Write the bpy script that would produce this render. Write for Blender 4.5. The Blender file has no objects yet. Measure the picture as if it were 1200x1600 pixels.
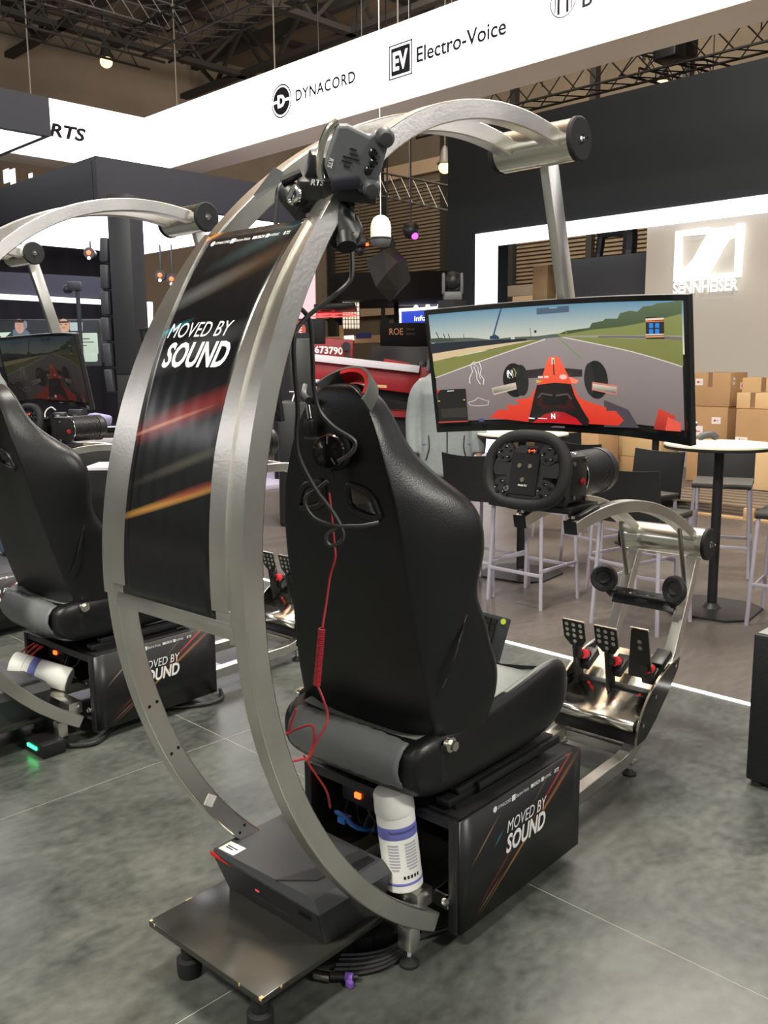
import bpy, bmesh, math, random
from mathutils import Vector, Matrix, noise

random.seed(7)
S = bpy.context.scene
COL = S.collection
PI = math.pi

# ---------------------------------------------------------------- camera
cam_data = bpy.data.cameras.new('camera')
cam_data.sensor_width = 36.0
cam_data.sensor_fit = 'AUTO'
cam_data.lens = 31.584
cam_data.clip_start = 0.05
cam_data.clip_end = 200
cam = bpy.data.objects.new('camera', cam_data)
COL.objects.link(cam)
cam.matrix_world = Matrix(((0.70229212, 0.12164624, -0.70141855, 0.0),
                           (-0.71183161, 0.10749901, -0.69407472, 0.0),
                           (-0.00902978, 0.9867351, 0.16208734, 1.55),
                           (0, 0, 0, 1)))
S.camera = cam

# ---------------------------------------------------------------- world and hall lighting
w = bpy.data.worlds.new('hall_ambience')
S.world = w
w.use_nodes = True
w.node_tree.nodes['Background'].inputs[0].default_value = (0.86, 0.88, 0.80, 1)
w.node_tree.nodes['Background'].inputs[1].default_value = 0.20
S.view_settings.view_transform = 'Standard'
S.view_settings.look = 'None'
S.view_settings.gamma = 1.0
S.view_settings.use_curve_mapping = False
S.view_settings.exposure = 0.12


def area(name, loc, target, size, power, color=(1, 1, 1), sy=None):
    d = bpy.data.lights.new(name, 'AREA')
    d.energy = power
    d.size = size
    if sy:
        d.shape = 'RECTANGLE'
        d.size_y = sy
    d.color = color
    o = bpy.data.objects.new(name, d)
    COL.objects.link(o)
    o.location = loc
    o.rotation_euler = (Vector(target) - Vector(loc)).to_track_quat('-Z', 'Y').to_euler()
    return o


area('hall_lamp_behind', (-3.2, 1.2, 6.5), (1.8, 1.9, 0.6), 0.7, 560, (1.0, 0.97, 0.84))
area('hall_lamp_side', (2.6, -4.2, 6.5), (2.4, 1.6, 0.6), 0.7, 360, (1.0, 0.97, 0.86))
area('stand_lamp', (3.2, 3.0, 7.5), (3.0, 2.9, 0.0), 0.9, 460, (1.0, 0.97, 0.88))
area('booth_wall_lamp', (7.6, 3.4, 6.6), (9.5, 3.6, 0.6), 2.0, 520, (1.0, 0.92, 0.82))
area('far_hall_lamp', (16.0, 14.0, 10.0), (26.0, 16.0, 4.0), 4.0, 1700, (1.0, 0.88, 0.72))
area('roof_fill', (9.0, 9.0, 8.2), (9.5, 9.5, 14.0), 10.0, 5200, (1.0, 0.90, 0.78))  # added fill light that brightens the dark roof

# ---------------------------------------------------------------- materials


def lin(c):
    return tuple((x / 12.92 if x <= 0.04045 else ((x + 0.055) / 1.055) ** 2.4) for x in c)


def rgb(r, g, b):
    return lin((r / 255, g / 255, b / 255))


MATS = {}


def mat(name, col, rough=0.5, metal=0.0, spec=0.5, bump=0.0, bscale=40.0, vary=0.0, vscale=8.0, coat=0.0, stretch=None, rvary=0.0):
    if name in MATS:
        return MATS[name]
    m = bpy.data.materials.new(name)
    m.use_nodes = True
    nt = m.node_tree
    b = nt.nodes['Principled BSDF']
    b.inputs['Base Color'].default_value = (*col, 1)
    b.inputs['Roughness'].default_value = rough
    b.inputs['Metallic'].default_value = metal
    b.inputs['Specular IOR Level'].default_value = spec
    b.inputs['Coat Weight'].default_value = coat
    if bump or vary or rvary:
        tc = nt.nodes.new('ShaderNodeTexCoord')
        mp = nt.nodes.new('ShaderNodeMapping')
        nt.links.new(tc.outputs['Object'], mp.inputs[0])
        if stretch:
            mp.inputs['Scale'].default_value = stretch
    if vary:
        n = nt.nodes.new('ShaderNodeTexNoise')
        n.inputs['Scale'].default_value = vscale
        n.inputs['Detail'].default_value = 6
        nt.links.new(mp.outputs[0], n.inputs[0])
        r = nt.nodes.new('ShaderNodeValToRGB')
        r.color_ramp.elements[0].position = 0.3
        r.color_ramp.elements[1].position = 0.7
        r.color_ramp.elements[0].color = (*[c * (1 - vary) for c in col], 1)
        r.color_ramp.elements[1].color = (*[min(1, c * (1 + vary)) for c in col], 1)
        nt.links.new(n.outputs[0], r.inputs[0])
        nt.links.new(r.outputs[0], b.inputs['Base Color'])
    if rvary:
        n = nt.nodes.new('ShaderNodeTexNoise')
        n.inputs['Scale'].default_value = vscale
        n.inputs['Detail'].default_value = 5
        nt.links.new(mp.outputs[0], n.inputs[0])
        r = nt.nodes.new('ShaderNodeMapRange')
        r.inputs[3].default_value = rough - rvary
        r.inputs[4].default_value = rough + rvary
        nt.links.new(n.outputs[0], r.inputs[0])
        nt.links.new(r.outputs[0], b.inputs['Roughness'])
    if bump:
        n = nt.nodes.new('ShaderNodeTexNoise')
        n.inputs['Scale'].default_value = bscale
        n.inputs['Detail'].default_value = 4
        nt.links.new(mp.outputs[0], n.inputs[0])
        bp = nt.nodes.new('ShaderNodeBump')
        bp.inputs['Strength'].default_value = bump
        bp.inputs['Distance'].default_value = 0.01
        nt.links.new(n.outputs[0], bp.inputs['Height'])
        nt.links.new(bp.outputs[0], b.inputs['Normal'])
    MATS[name] = m
    return m


def glow(name, col, strength):
    if name in MATS:
        return MATS[name]
    m = bpy.data.materials.new(name)
    m.use_nodes = True
    b = m.node_tree.nodes['Principled BSDF']
    b.inputs['Base Color'].default_value = (0.02, 0.02, 0.02, 1)
    b.inputs['Emission Color'].default_value = (*col, 1)
    b.inputs['Emission Strength'].default_value = strength
    MATS[name] = m
    return m


STEEL = mat('brushed_steel', (0.78, 0.76, 0.71), 0.30, 1.0, bump=0.04, bscale=120, vary=0.10, vscale=5, rvary=0.07)
STEEL_P = mat('polished_steel', (0.80, 0.78, 0.70), 0.20, 1.0, vary=0.06, vscale=6)
STEEL_D = mat('dark_steel', (0.42, 0.40, 0.36), 0.30, 1.0)
CHROME = mat('chrome', (0.8, 0.8, 0.8), 0.1, 1.0)
ALU = mat('grey_metal_legs', rgb(178, 172, 186), 0.35, 0.3)
LEATHER = mat('black_leather', (0.007, 0.007, 0.008), 0.34, 0, 0.45, bump=0.10, bscale=260, rvary=0.05, vscale=6)
LEATHER_G = mat('grey_leather', rgb(150, 156, 152), 0.42, 0, 0.4, bump=0.08, bscale=240, vary=0.08, vscale=7)
LEATHER_D = mat('dark_grey_leather', rgb(112, 116, 116), 0.42, 0, 0.4, bump=0.08, bscale=240, vary=0.1, vscale=7)
BLACK = mat('black_plastic', (0.010, 0.010, 0.011), 0.42)
BLACK_M = mat('matte_black', (0.008, 0.008, 0.009), 0.75, 0, 0.25)
BLACK_G = mat('gloss_black', (0.008, 0.008, 0.009), 0.12, 0, 0.5)
BOXBLACK = mat('black_powder_coat', (0.014, 0.014, 0.015), 0.40, 0, 0.4, bump=0.05, bscale=300)
RUBBER = mat('black_rubber', (0.016, 0.016, 0.017), 0.65, 0, 0.3)
GREYP = mat('grey_plastic', rgb(98, 100, 103), 0.45)
DGREY = mat('dark_grey_plastic', rgb(54, 56, 60), 0.5)
WHITE = mat('white_plastic', rgb(232, 232, 228), 0.4)
WHITEPRINT = mat('white_print', rgb(235, 235, 235), 0.6)
DARKPRINT = mat('dark_print', rgb(34, 32, 38), 0.8, 0, 0.2)
RED = mat('red_plastic', rgb(196, 30, 36), 0.45)
REDCABLE = mat('red_cable', rgb(170, 44, 52), 0.5)
GREYCABLE = mat('grey_black_cable', rgb(46, 47, 48), 0.45)
BLUE = mat('blue_plastic', rgb(40, 110, 190), 0.4)
VIOLET = mat('violet_tape', rgb(110, 74, 160), 0.6)
WALLDARK = mat('dark_booth_wall', rgb(34, 40, 44), 0.6, 0, 0.35)
NAVY = mat('dark_violet_fascia', rgb(30, 31, 42), 0.5, 0, 0.4)
BEIGE = mat('beige_soffit', rgb(232, 222, 206), 0.7)
LIGHTWALL = mat('light_grey_panel', rgb(196, 190, 180), 0.7)
CARD = mat('cardboard', rgb(178, 140, 100), 0.85, vary=0.06, vscale=3)
CARD_L = mat('pale_cardboard', rgb(206, 172, 126), 0.85, vary=0.06, vscale=3)
TAPE = mat('brown_tape', rgb(140, 106, 76), 0.4)
PAPER = mat('paper_label', rgb(226, 220, 216), 0.8)
TIMBER = mat('pale_timber', rgb(176, 144, 104), 0.6, vary=0.1, vscale=4)
SLAT = mat('brown_slat', rgb(128, 112, 92), 0.7, vary=0.1, vscale=2)
ROOFM = mat('roof_panel_brown', rgb(132, 118, 104), 0.8, vary=0.12, vscale=0.6)
GIRDER = mat('girder_paint', rgb(44, 42, 40), 0.6)
PIPE = mat('grey_pipe', rgb(150, 146, 138), 0.5)
TRUSS = mat('truss_metal', rgb(40, 40, 40), 0.5, 0.2)
CURTAIN = mat('black_curtain', (0.012, 0.011, 0.014), 0.9, 0, 0.1)
FLEECE = mat('grey_fleece', rgb(132, 136, 138), 0.95, 0, 0.1, bump=0.25, bscale=120, vary=0.05, vscale=30)
DENIM = mat('blue_denim', rgb(84, 100, 126), 0.9, 0, 0.1, vary=0.18, vscale=12)
SKIN = mat('skin', rgb(204, 158, 132), 0.55, 0, 0.35)
HAIR = mat('dark_hair', rgb(46, 36, 30), 0.7)
GREEN_D = mat('dark_green_awning', rgb(34, 42, 34), 0.7)
MACHRED = mat('machine_red', rgb(150, 24, 34), 0.45)
PANELWHITE = mat('white_panel', rgb(225, 220, 225), 0.6)
LAMINATE = mat('white_table_laminate', rgb(232, 224, 196), 0.35)

LIGHTBOX = glow('lightbox_white', (1.0, 0.97, 0.99), 3.0)
SOFFIT = glow('luminous_ceiling', (0.97, 0.94, 1.0), 4.5)
STRIP = glow('led_strip', (1.0, 0.97, 0.90), 5.0)
LEDBAR = glow('led_light_bar', (0.98, 0.94, 1.0), 2.0)
LAMPW = glow('warm_lamp', (1.0, 0.66, 0.25), 3.2)
LOGOW = glow('lit_logo', (1.0, 0.98, 0.94), 1.6)
LED_RED = glow('red_led', (1.0, 0.06, 0.01), 6.0)
LED_GREEN = glow('green_led', (0.02, 1.0, 0.2), 8.0)
LED_PURPLE = glow('purple_led', (0.7, 0.05, 1.0), 4.0)
DAYWIN = glow('bright_window', (0.95, 0.97, 1.0), 2.0)

# ---------------------------------------------------------------- geometry helpers
TH = math.radians(2.8188)
RIG = Matrix.Rotation(TH, 4, 'Z')
OFF = {}


class MB:
    def __init__(self):
        self.bm = bmesh.new()

    def box(self, c, s, bev=0.0, rot=None, seg=2):
        geo = bmesh.ops.create_cube(self.bm, size=1.0)['verts']
        m = Matrix.Diagonal((*s, 1))
        bmesh.ops.transform(self.bm, matrix=m, verts=geo)
        if bev:
            es = list({e for v in geo for e in v.link_edges})
            r = bmesh.ops.bevel(self.bm, geom=es, offset=bev, segments=seg, affect='EDGES', profile=0.5)
            geo = list({v for f in r['faces'] for v in f.verts} | {v for v in geo if v.is_valid})
        M_ = Matrix.Translation(c)
        if rot is not None:
            M_ = M_ @ rot.to_4x4()
        bmesh.ops.transform(self.bm, matrix=M_, verts=geo)
        return self

    def cyl(self, p0, p1, r, seg=16, r2=None, cap=True):
        p0, p1 = Vector(p0), Vector(p1)
        d = p1 - p0
        g = bmesh.ops.create_cone(self.bm, cap_ends=cap, segments=seg, radius1=r, radius2=r if r2 is None else r2, depth=d.length)['verts']
        M_ = Matrix.Translation((p0 + p1) / 2) @ d.to_track_quat('Z', 'Y').to_matrix().to_4x4()
        bmesh.ops.transform(self.bm, matrix=M_, verts=g)
        return self

    def sphere(self, c, r, s=(1, 1, 1), seg=20, rings=12, rot=None):
        g = bmesh.ops.create_uvsphere(self.bm, u_segments=seg, v_segments=rings, radius=r)['verts']
        M_ = Matrix.Translation(c)
        if rot is not None:
            M_ = M_ @ rot.to_4x4()
        bmesh.ops.transform(self.bm, matrix=M_ @ Matrix.Diagonal((*s, 1)), verts=g)
        return self

    def rings(self, rings, closed=True, caps=True, loop=False):
        vs = [[self.bm.verts.new(p) for p in r] for r in rings]
        n = len(rings[0])
        k = len(vs)
        for i in range(k if loop else k - 1):
            a, b = vs[i], vs[(i + 1) % k]
            for j in range(n if closed else n - 1):
                self.bm.faces.new((a[j], a[(j + 1) % n], b[(j + 1) % n], b[j]))
        if caps and not loop and closed:
            self.bm.faces.new(list(reversed(vs[0])))
            self.bm.faces.new(vs[-1])
        return self

    def tube(self, pts, r, seg=8, smooth=True, loop=False, n=6):
        pts = [Vector(p) for p in pts]
        if smooth and len(pts) > 2:
            q = []
            N = len(pts)
            rng = range(N if loop else N - 1)
            for i in rng:
                g = lambda k: pts[k % N] if loop else pts[max(0, min(N - 1, k))]
                a, b, c, d = g(i - 1), g(i), g(i + 1), g(i + 2)
                for t in range(n):
                    t /= n
                    q.append(0.5 * ((2 * b) + (c - a) * t + (2 * a - 5 * b + 4 * c - d) * t * t + (3 * b - a - 3 * c + d) * t ** 3))
            if not loop:
                q.append(pts[-1])
            pts = q
        rr = []
        prev = None
        N = len(pts)
        for i, p in enumerate(pts):
            if loop:
                t = pts[(i + 1) % N] - pts[i - 1]
            else:
                t = pts[min(i + 1, N - 1)] - pts[max(i - 1, 0)]
            t.normalize()
            if prev is None:
                up = Vector((0, 0, 1)) if abs(t.z) < 0.9 else Vector((1, 0, 0))
                a = t.cross(up).normalized()
            else:
                a = (prev - t * prev.dot(t)).normalized()
            prev = a
            b = t.cross(a)
            ra = r(i / (N - 1)) if callable(r) else r
            rr.append([p + a * math.cos(2 * PI * k / seg) * ra + b * math.sin(2 * PI * k / seg) * ra for k in range(seg)])
        return self.rings(rr, loop=loop)

    def prism(self, poly, d):
        d = Vector(d)
        a = [self.bm.verts.new(Vector(p)) for p in poly]
        b = [self.bm.verts.new(Vector(p) + d) for p in poly]
        n = len(a)
        self.bm.faces.new(a)
        self.bm.faces.new(list(reversed(b)))
        for i in range(n):
            self.bm.faces.new((a[(i + 1) % n], a[i], b[i], b[(i + 1) % n]))
        return self

    def lathe(self, prof, o=(0, 0, 0), axis=(0, 0, 1), seg=28):
        o = Vector(o)
        q = Vector(axis).to_track_quat('Z', 'Y')
        rr = []
        for r, z in prof:
            rr.append([o + q @ Vector((max(r, 1e-4) * math.cos(2 * PI * k / seg), max(r, 1e-4) * math.sin(2 * PI * k / seg), z)) for k in range(seg)])
        return self.rings(rr)

    def quad(self, *p):
        self.bm.faces.new([self.bm.verts.new(Vector(x)) for x in p])
        return self

    def build(self, name, m, parent=None, smooth=30, bev=0, sub=0):
        bmesh.ops.recalc_face_normals(self.bm, faces=self.bm.faces)
        me = bpy.data.meshes.new(name)
        self.bm.to_mesh(me)
        self.bm.free()
        return link_mesh(name, me, m, parent, smooth)


def link_mesh(name, me, m, parent=None, smooth=30):
    if m is not None:
        me.materials.append(m)
    if smooth and len(me.polygons):
        me.polygons.foreach_set('use_smooth', [True] * len(me.polygons))
        me.set_sharp_from_angle(angle=math.radians(smooth))
    o = bpy.data.objects.new(name, me)
    COL.objects.link(o)
    if parent is not None:
        o.parent = parent
        off = OFF.get(parent.name)
        if off is not None:
            o.location = -off
    return o


def thing(name, label, cat, at=(0, 0, 0), group=None, rig=False):
    o = bpy.data.objects.new(name, None)
    o.empty_display_size = 0.1
    COL.objects.link(o)
    at = Vector(at)
    if rig:
        o.location = RIG @ at
        o.rotation_euler = (0, 0, TH)
    else:
        o.location = at
    OFF[o.name] = at
    o['label'] = label
    o['category'] = cat
    if group:
        o['group'] = group
    return o


def tag(o, label, cat, group=None):
    o['label'] = label
    o['category'] = cat
    if group:
        o['group'] = group
    return o


def struct(o):
    o['kind'] = 'structure'
    return o


def dup(root, label=None, move=None, loc=None, rotz=None, group=None):
    r = root.copy()
    COL.objects.link(r)
    if move is not None:
        r.location = root.location + Vector(move)
    if loc is not None:
        r.location = loc
    if rotz is not None:
        r.rotation_euler = (0, 0, rotz)
    if label:
        r['label'] = label
    if group:
        r['group'] = group
    for ch in list(root.children):
        c = ch.copy()
        COL.objects.link(c)
        c.parent = r
        for g in list(ch.children):
            d = g.copy()
            COL.objects.link(d)
            d.parent = c
    return r


def text_bm(body, w_, h_, shear=0.0, bold=0.0, spacing=1.0):
    cu = bpy.data.curves.new('lettering', 'FONT')
    cu.body = body
    cu.size = 1
    cu.shear = shear
    cu.offset = bold
    cu.space_character = spacing
    cu.resolution_u = 3
    o = bpy.data.objects.new('lettering', cu)
    me = bpy.data.meshes.new_from_object(o)
    bpy.data.objects.remove(o)
    bpy.data.curves.remove(cu)
    xs = [v.co.x for v in me.vertices]
    ys = [v.co.y for v in me.vertices]
    x0, x1, y0, y1 = min(xs), max(xs), min(ys), max(ys)
    for v in me.vertices:
        v.co.x = (v.co.x - (x0 + x1) / 2) / (x1 - x0) * w_
        v.co.y = (v.co.y - (y0 + y1) / 2) / (y1 - y0) * h_
        v.co.z = 0
    return me


def lettering(body, m, parent, w_, h_, c=None, xd=None, yd=None, fn=None, shear=0.0, bold=0.0, spacing=1.0, name='lettering', thick=0.0):
    """flat printed or cut-out letters, fitted into w_ x h_ around c, or laid on a surface by fn(x, y)"""
    me = text_bm(body, w_, h_, shear, bold, spacing)
    if fn is None:
        c, xd, yd = Vector(c), Vector(xd).normalized(), Vector(yd).normalized()
        fn = lambda x, y: c + xd * x + yd * y
    for v in me.vertices:
        v.co = fn(v.co.x, v.co.y)
    if thick:
        bm = bmesh.new()
        bm.from_mesh(me)
        n = Vector(xd).cross(Vector(yd)).normalized()
        r = bmesh.ops.extrude_face_region(bm, geom=list(bm.faces))
        bmesh.ops.translate(bm, vec=n * thick, verts=[g for g in r['geom'] if isinstance(g, bmesh.types.BMVert)])
        bmesh.ops.recalc_face_normals(bm, faces=bm.faces)
        bm.to_mesh(me)
        bm.free()
    return link_mesh(name, me, m, parent, 0)


def evaluated(o):
    """the object's modifiers applied; the helper object is removed"""
    dg = bpy.context.evaluated_depsgraph_get()
    me = bpy.data.meshes.new_from_object(o.evaluated_get(dg))
    bpy.data.objects.remove(o)
    return me


def superell(t, a, b, n):
    c, s = math.cos(t), math.sin(t)
    return (a * math.copysign(abs(c) ** (2 / n), c), b * math.copysign(abs(s) ** (2 / n), s))


def interp(x, tab):
    if x <= tab[0][0]:
        return tab[0][1]
    for (a, fa), (b, fb) in zip(tab, tab[1:]):
        if x <= b:
            return fa + (fb - fa) * (x - a) / (b - a)
    return tab[-1][1]


def streaks(name, base, items, rough=0.16, spec=0.5, reflection_wave=None, bump=0.0):
    """printed artwork: soft diagonal streaks of colour on a base; items = (x, y, angle, half length, half width, colour, strength) in UV metres"""
    m = bpy.data.materials.new(name)
    m.use_nodes = True
    nt = m.node_tree
    b = nt.nodes['Principled BSDF']
    b.inputs['Roughness'].default_value = rough
    b.inputs['Specular IOR Level'].default_value = spec
    uv = nt.nodes.new('ShaderNodeUVMap')
    cur = None
    for (x, y, ang, L, W, col, k) in items:
        mp = nt.nodes.new('ShaderNodeMapping')
        mp.vector_type = 'TEXTURE'
        mp.inputs['Location'].default_value = (x, y, 0)
        mp.inputs['Rotation'].default_value = (0, 0, math.radians(ang))
        mp.inputs['Scale'].default_value = (L, W, 1)
        nt.links.new(uv.outputs[0], mp.inputs[0])
        g = nt.nodes.new('ShaderNodeTexGradient')
        g.gradient_type = 'SPHERICAL'
        nt.links.new(mp.outputs[0], g.inputs[0])
        mx = nt.nodes.new('ShaderNodeMix')
        mx.data_type = 'RGBA'
        mul = nt.nodes.new('ShaderNodeMath')
        mul.operation = 'MULTIPLY'
        mul.use_clamp = True
        mul.inputs[1].default_value = k
        nt.links.new(g.outputs['Fac'], mul.inputs[0])
        nt.links.new(mul.outputs[0], mx.inputs['Factor'])
        if cur is None:
            mx.inputs['A'].default_value = (*base, 1)
        else:
            nt.links.new(cur, mx.inputs['A'])
        mx.inputs['B'].default_value = (*col, 1)
        cur = mx.outputs['Result']
    nt.links.new(cur, b.inputs['Base Color'])
    if reflection_wave:
        sx = nt.nodes.new('ShaderNodeSeparateXYZ')
        nt.links.new(uv.outputs[0], sx.inputs[0])
        mu = nt.nodes.new('ShaderNodeMath')
        mu.operation = 'MULTIPLY'
        mu.inputs[1].default_value = 2 * PI / reflection_wave
        nt.links.new(sx.outputs[0], mu.inputs[0])
        sn = nt.nodes.new('ShaderNodeMath')
        sn.operation = 'SINE'
        nt.links.new(mu.outputs[0], sn.inputs[0])
        bp = nt.nodes.new('ShaderNodeBump')
        bp.inputs['Strength'].default_value = bump
        bp.inputs['Distance'].default_value = 0.002
        nt.links.new(sn.outputs[0], bp.inputs['Height'])
        nt.links.new(bp.outputs[0], b.inputs['Normal'])
    return m

# ================================================================ SETTING
# ---- floor: large stone-look vinyl panels up to the light strip, brown floor beyond


def floor_material(name, c0, c1, rough, scale, stretch=(1, 1, 1), rv=0.12, bump=0.06):
    m = bpy.data.materials.new(name)
    m.use_nodes = True
    nt = m.node_tree
    b = nt.nodes['Principled BSDF']
    g = nt.nodes.new('ShaderNodeNewGeometry')
    mp = nt.nodes.new('ShaderNodeMapping')
    mp.inputs['Scale'].default_value = stretch
    nt.links.new(g.outputs['Position'], mp.inputs[0])
    n1 = nt.nodes.new('ShaderNodeTexNoise')
    n1.inputs['Scale'].default_value = scale
    n1.inputs['Detail'].default_value = 9
    n1.inputs['Roughness'].default_value = 0.62
    n1.inputs['Distortion'].default_value = 1.3
    nt.links.new(mp.outputs[0], n1.inputs[0])
    n2 = nt.nodes.new('ShaderNodeTexNoise')
    n2.inputs['Scale'].default_value = scale * 12
    n2.inputs['Detail'].default_value = 8
    nt.links.new(mp.outputs[0], n2.inputs[0])
    r = nt.nodes.new('ShaderNodeValToRGB')
    r.color_ramp.elements[0].position = 0.28
    r.color_ramp.elements[1].position = 0.74
    r.color_ramp.elements[0].color = (*c0, 1)
    r.color_ramp.elements[1].color = (*c1, 1)
    ad = nt.nodes.new('ShaderNodeMath')
    ad.operation = 'MULTIPLY_ADD'
    ad.inputs[1].default_value = 0.35
    nt.links.new(n2.outputs[0], ad.inputs[0])
    ma = nt.nodes.new('ShaderNodeMath')
    ma.operation = 'MULTIPLY'
    ma.inputs[1].default_value = 0.65
    nt.links.new(n1.outputs[0], ma.inputs[0])
    nt.links.new(ma.outputs[0], ad.inputs[2])
    nt.links.new(ad.outputs[0], r.inputs[0])
    nt.links.new(r.outputs[0], b.inputs['Base Color'])
    mr = nt.nodes.new('ShaderNodeMapRange')
    mr.inputs[3].default_value = rough - rv
    mr.inputs[4].default_value = rough + rv
    nt.links.new(n2.outputs[0], mr.inputs[0])
    nt.links.new(mr.outputs[0], b.inputs['Roughness'])
    bp = nt.nodes.new('ShaderNodeBump')
    bp.inputs['Strength'].default_value = bump
    bp.inputs['Distance'].default_value = 0.01
    nt.links.new(n2.outputs[0], bp.inputs['Height'])
    nt.links.new(bp.outputs[0], b.inputs['Normal'])
    b.inputs['Specular IOR Level'].default_value = 0.5
    return m


SLATE = floor_material('slate_vinyl', rgb(34, 36, 35), rgb(98, 101, 95), 0.34, 1.9, (1.0, 1.35, 1.0))
BROWNFLOOR = floor_material('brown_grey_floor', rgb(66, 60, 57), rgb(98, 90, 84), 0.36, 0.9, (1.0, 2.5, 1))
GROUT = mat('pale_floor_joint', rgb(150, 150, 142), 0.7)
mb = MB()
mb.box((8, 8, -0.0606), (56, 56, 0.12))
floor = struct(mb.build('floor', GROUT))
xs = [-3.55, -1.67, 0.20, 2.071, 3.935]
ys = [-6.09, -4.78, -3.48, -2.18, -0.88, 0.42, 1.712, 3.004, 4.30, 5.60, 6.90, 8.20, 9.5, 10.8, 12.1]
for i in range(len(xs) - 1):
    if i == 3:
        ys = [-6.09, -1.2, 3.004, 4.30, 5.60, 6.90, 8.20, 9.5, 10.8, 12.1]
    for j in range(len(ys) - 1):
        g = 0.0016
        mb = MB()
        mb.box(((xs[i] + xs[i + 1]) / 2, (ys[j] + ys[j + 1]) / 2, -0.006), (xs[i + 1] - xs[i] - 2 * g, ys[j + 1] - ys[j] - 2 * g, 0.012))
        mb.build('floor_panel', SLATE, floor)
mb = MB()
mb.box((19.98, 8, -0.006), (32.0, 56, 0.012))
mb.build('brown_flooring', BROWNFLOOR, floor)
mb = MB()
mb.box((3.951, 1.0, -0.004), (0.026, 12.0, 0.014))
struct(mb.build('trim_1', STRIP))

# ---- hall roof with girders
mb = MB()
mb.box((16, 14, 13.1), (70, 70, 0.2))
roof = struct(mb.build('ceiling', ROOFM))


def girder(a, b, h=1.3, n=10, w_=0.16):
    a, b = Vector(a), Vector(b)
    m = MB()
    d = (b - a)
    L = d.length
    q = d.to_track_quat('X', 'Z').to_matrix()
    m.box((a + b) / 2, (L, w_ * 1.8, w_), rot=q)
    m.box((a + b) / 2 - Vector((0, 0, h)), (L, w_ * 1.8, w_), rot=q)
    for i in range(n):
        p = a + d * (i / n)
        c = a + d * ((i + 0.5) / n)
        e = a + d * ((i + 1) / n)
        for s, t in ((p, c - Vector((0, 0, h))), (c - Vector((0, 0, h)), e)):
            k = (t - s)
            m.box((s + t) / 2, (k.length, w_ * 0.7, w_ * 0.7), rot=k.to_track_quat('X', 'Z').to_matrix())
    return m


for i, (a, b) in enumerate([((-4, 16, 12.9), (38, 16, 12.9)), ((-4, 21, 12.9), (38, 21, 12.9)), ((-4, 26.5, 12.9), (38, 26.5, 12.9)),
                            ((13.5, -8, 12.9), (13.5, 40, 12.9)), ((20, -8, 12.9), (20, 40, 12.9)), ((27, -8, 12.9), (27, 40, 12.9))]):
    girder(a, b, 1.5, 14).build('girder', GIRDER, roof)
mb = MB()
mb.cyl((2.0, 13.2, 11.4), (19.5, 16.6, 11.4), 0.13, 12)
mb.build('roof_pipe', PIPE, roof)
mb = MB()
for k in range(9):
    x = 4 + k * 3.3
    mb.box((x, 18.5, 12.6), (0.25, 44, 0.35))
mb.build('purlin', GIRDER, roof)

# ---- far hall wall with brown slats
mb = MB()
mb.box((27.2, 12, 6.5), (0.3, 60, 13))
wall_far = struct(mb.build('wall_back', mat('far_wall_brown', rgb(104, 92, 78), 0.8, vary=0.12, vscale=0.5)))
mb = MB()
for k in range(34):
    mb.box((27.0, 12, 4.0 + k * 0.135), (0.10, 56, 0.075))
o = mb.build('wall_slat', SLAT, wall_far)
o['kind'] = 'stuff'
mb = MB()
mb.box((26.9, 12, 3.75), (0.3, 56, 0.42))
mb.box((26.9, 12, 9.0), (0.3, 56, 0.5))
mb.build('wall_rail', mat('beige_rail', rgb(180, 156, 130), 0.7), wall_far)
mb = MB()
for k in range(16):
    mb.box((26.85, -12 + k * 3.2, 6.5), (0.25, 0.22, 13))
mb.build('wall_post', GIRDER, wall_far)
mb = MB()
mb.box((12, 30.2, 6.5), (60, 0.3, 13))
struct(mb.build('wall_left', ROOFM))

# ---- box trusses over the stand


def truss(name, label, a, b, s=0.32, step=0.42, r=0.022, group='black lighting trusses under the hall roof'):
    a, b = Vector(a), Vector(b)
    d = (b - a).normalized()
    L = (b - a).length
    side = Vector((0, 0, 1)).cross(d).normalized()
    up = Vector((0, 0, 1))
    t = thing(name, label, 'truss', a, group)
    offs = [(-1, -1), (1, -1), (1, 1), (-1, 1)]
    for (p, q) in offs:
        m = MB()
        o_ = side * p * s / 2 + up * q * s / 2
        m.cyl(a + o_, b + o_, r, 6)
        m.build('chord', TRUSS, t)
    m = MB()
    n = int(L / step)
    for i in range(n):
        p0 = a + d * (i * step)
        p1 = a + d * ((i + 1) * step)
        for k in range(4):
            u0 = offs[k]
            u1 = offs[(k + 1) % 4]
            A = p0 + side * u0[0] * s / 2 + up * u0[1] * s / 2
            B = p1 + side * u1[0] * s / 2 + up * u1[1] * s / 2
            m.cyl(A, B, r * 0.55, 4, cap=False)
    o = m.build('bracing', TRUSS, t)
    o['kind'] = 'stuff'
    m = MB()
    for k in range(4):
        p = a + (b - a) * ((k + .5) / 4)
        m.cyl(p, (p.x, p.y, 12.96), .012, 5)
    m.build('suspension_cable', TRUSS, t)
    return t


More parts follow.
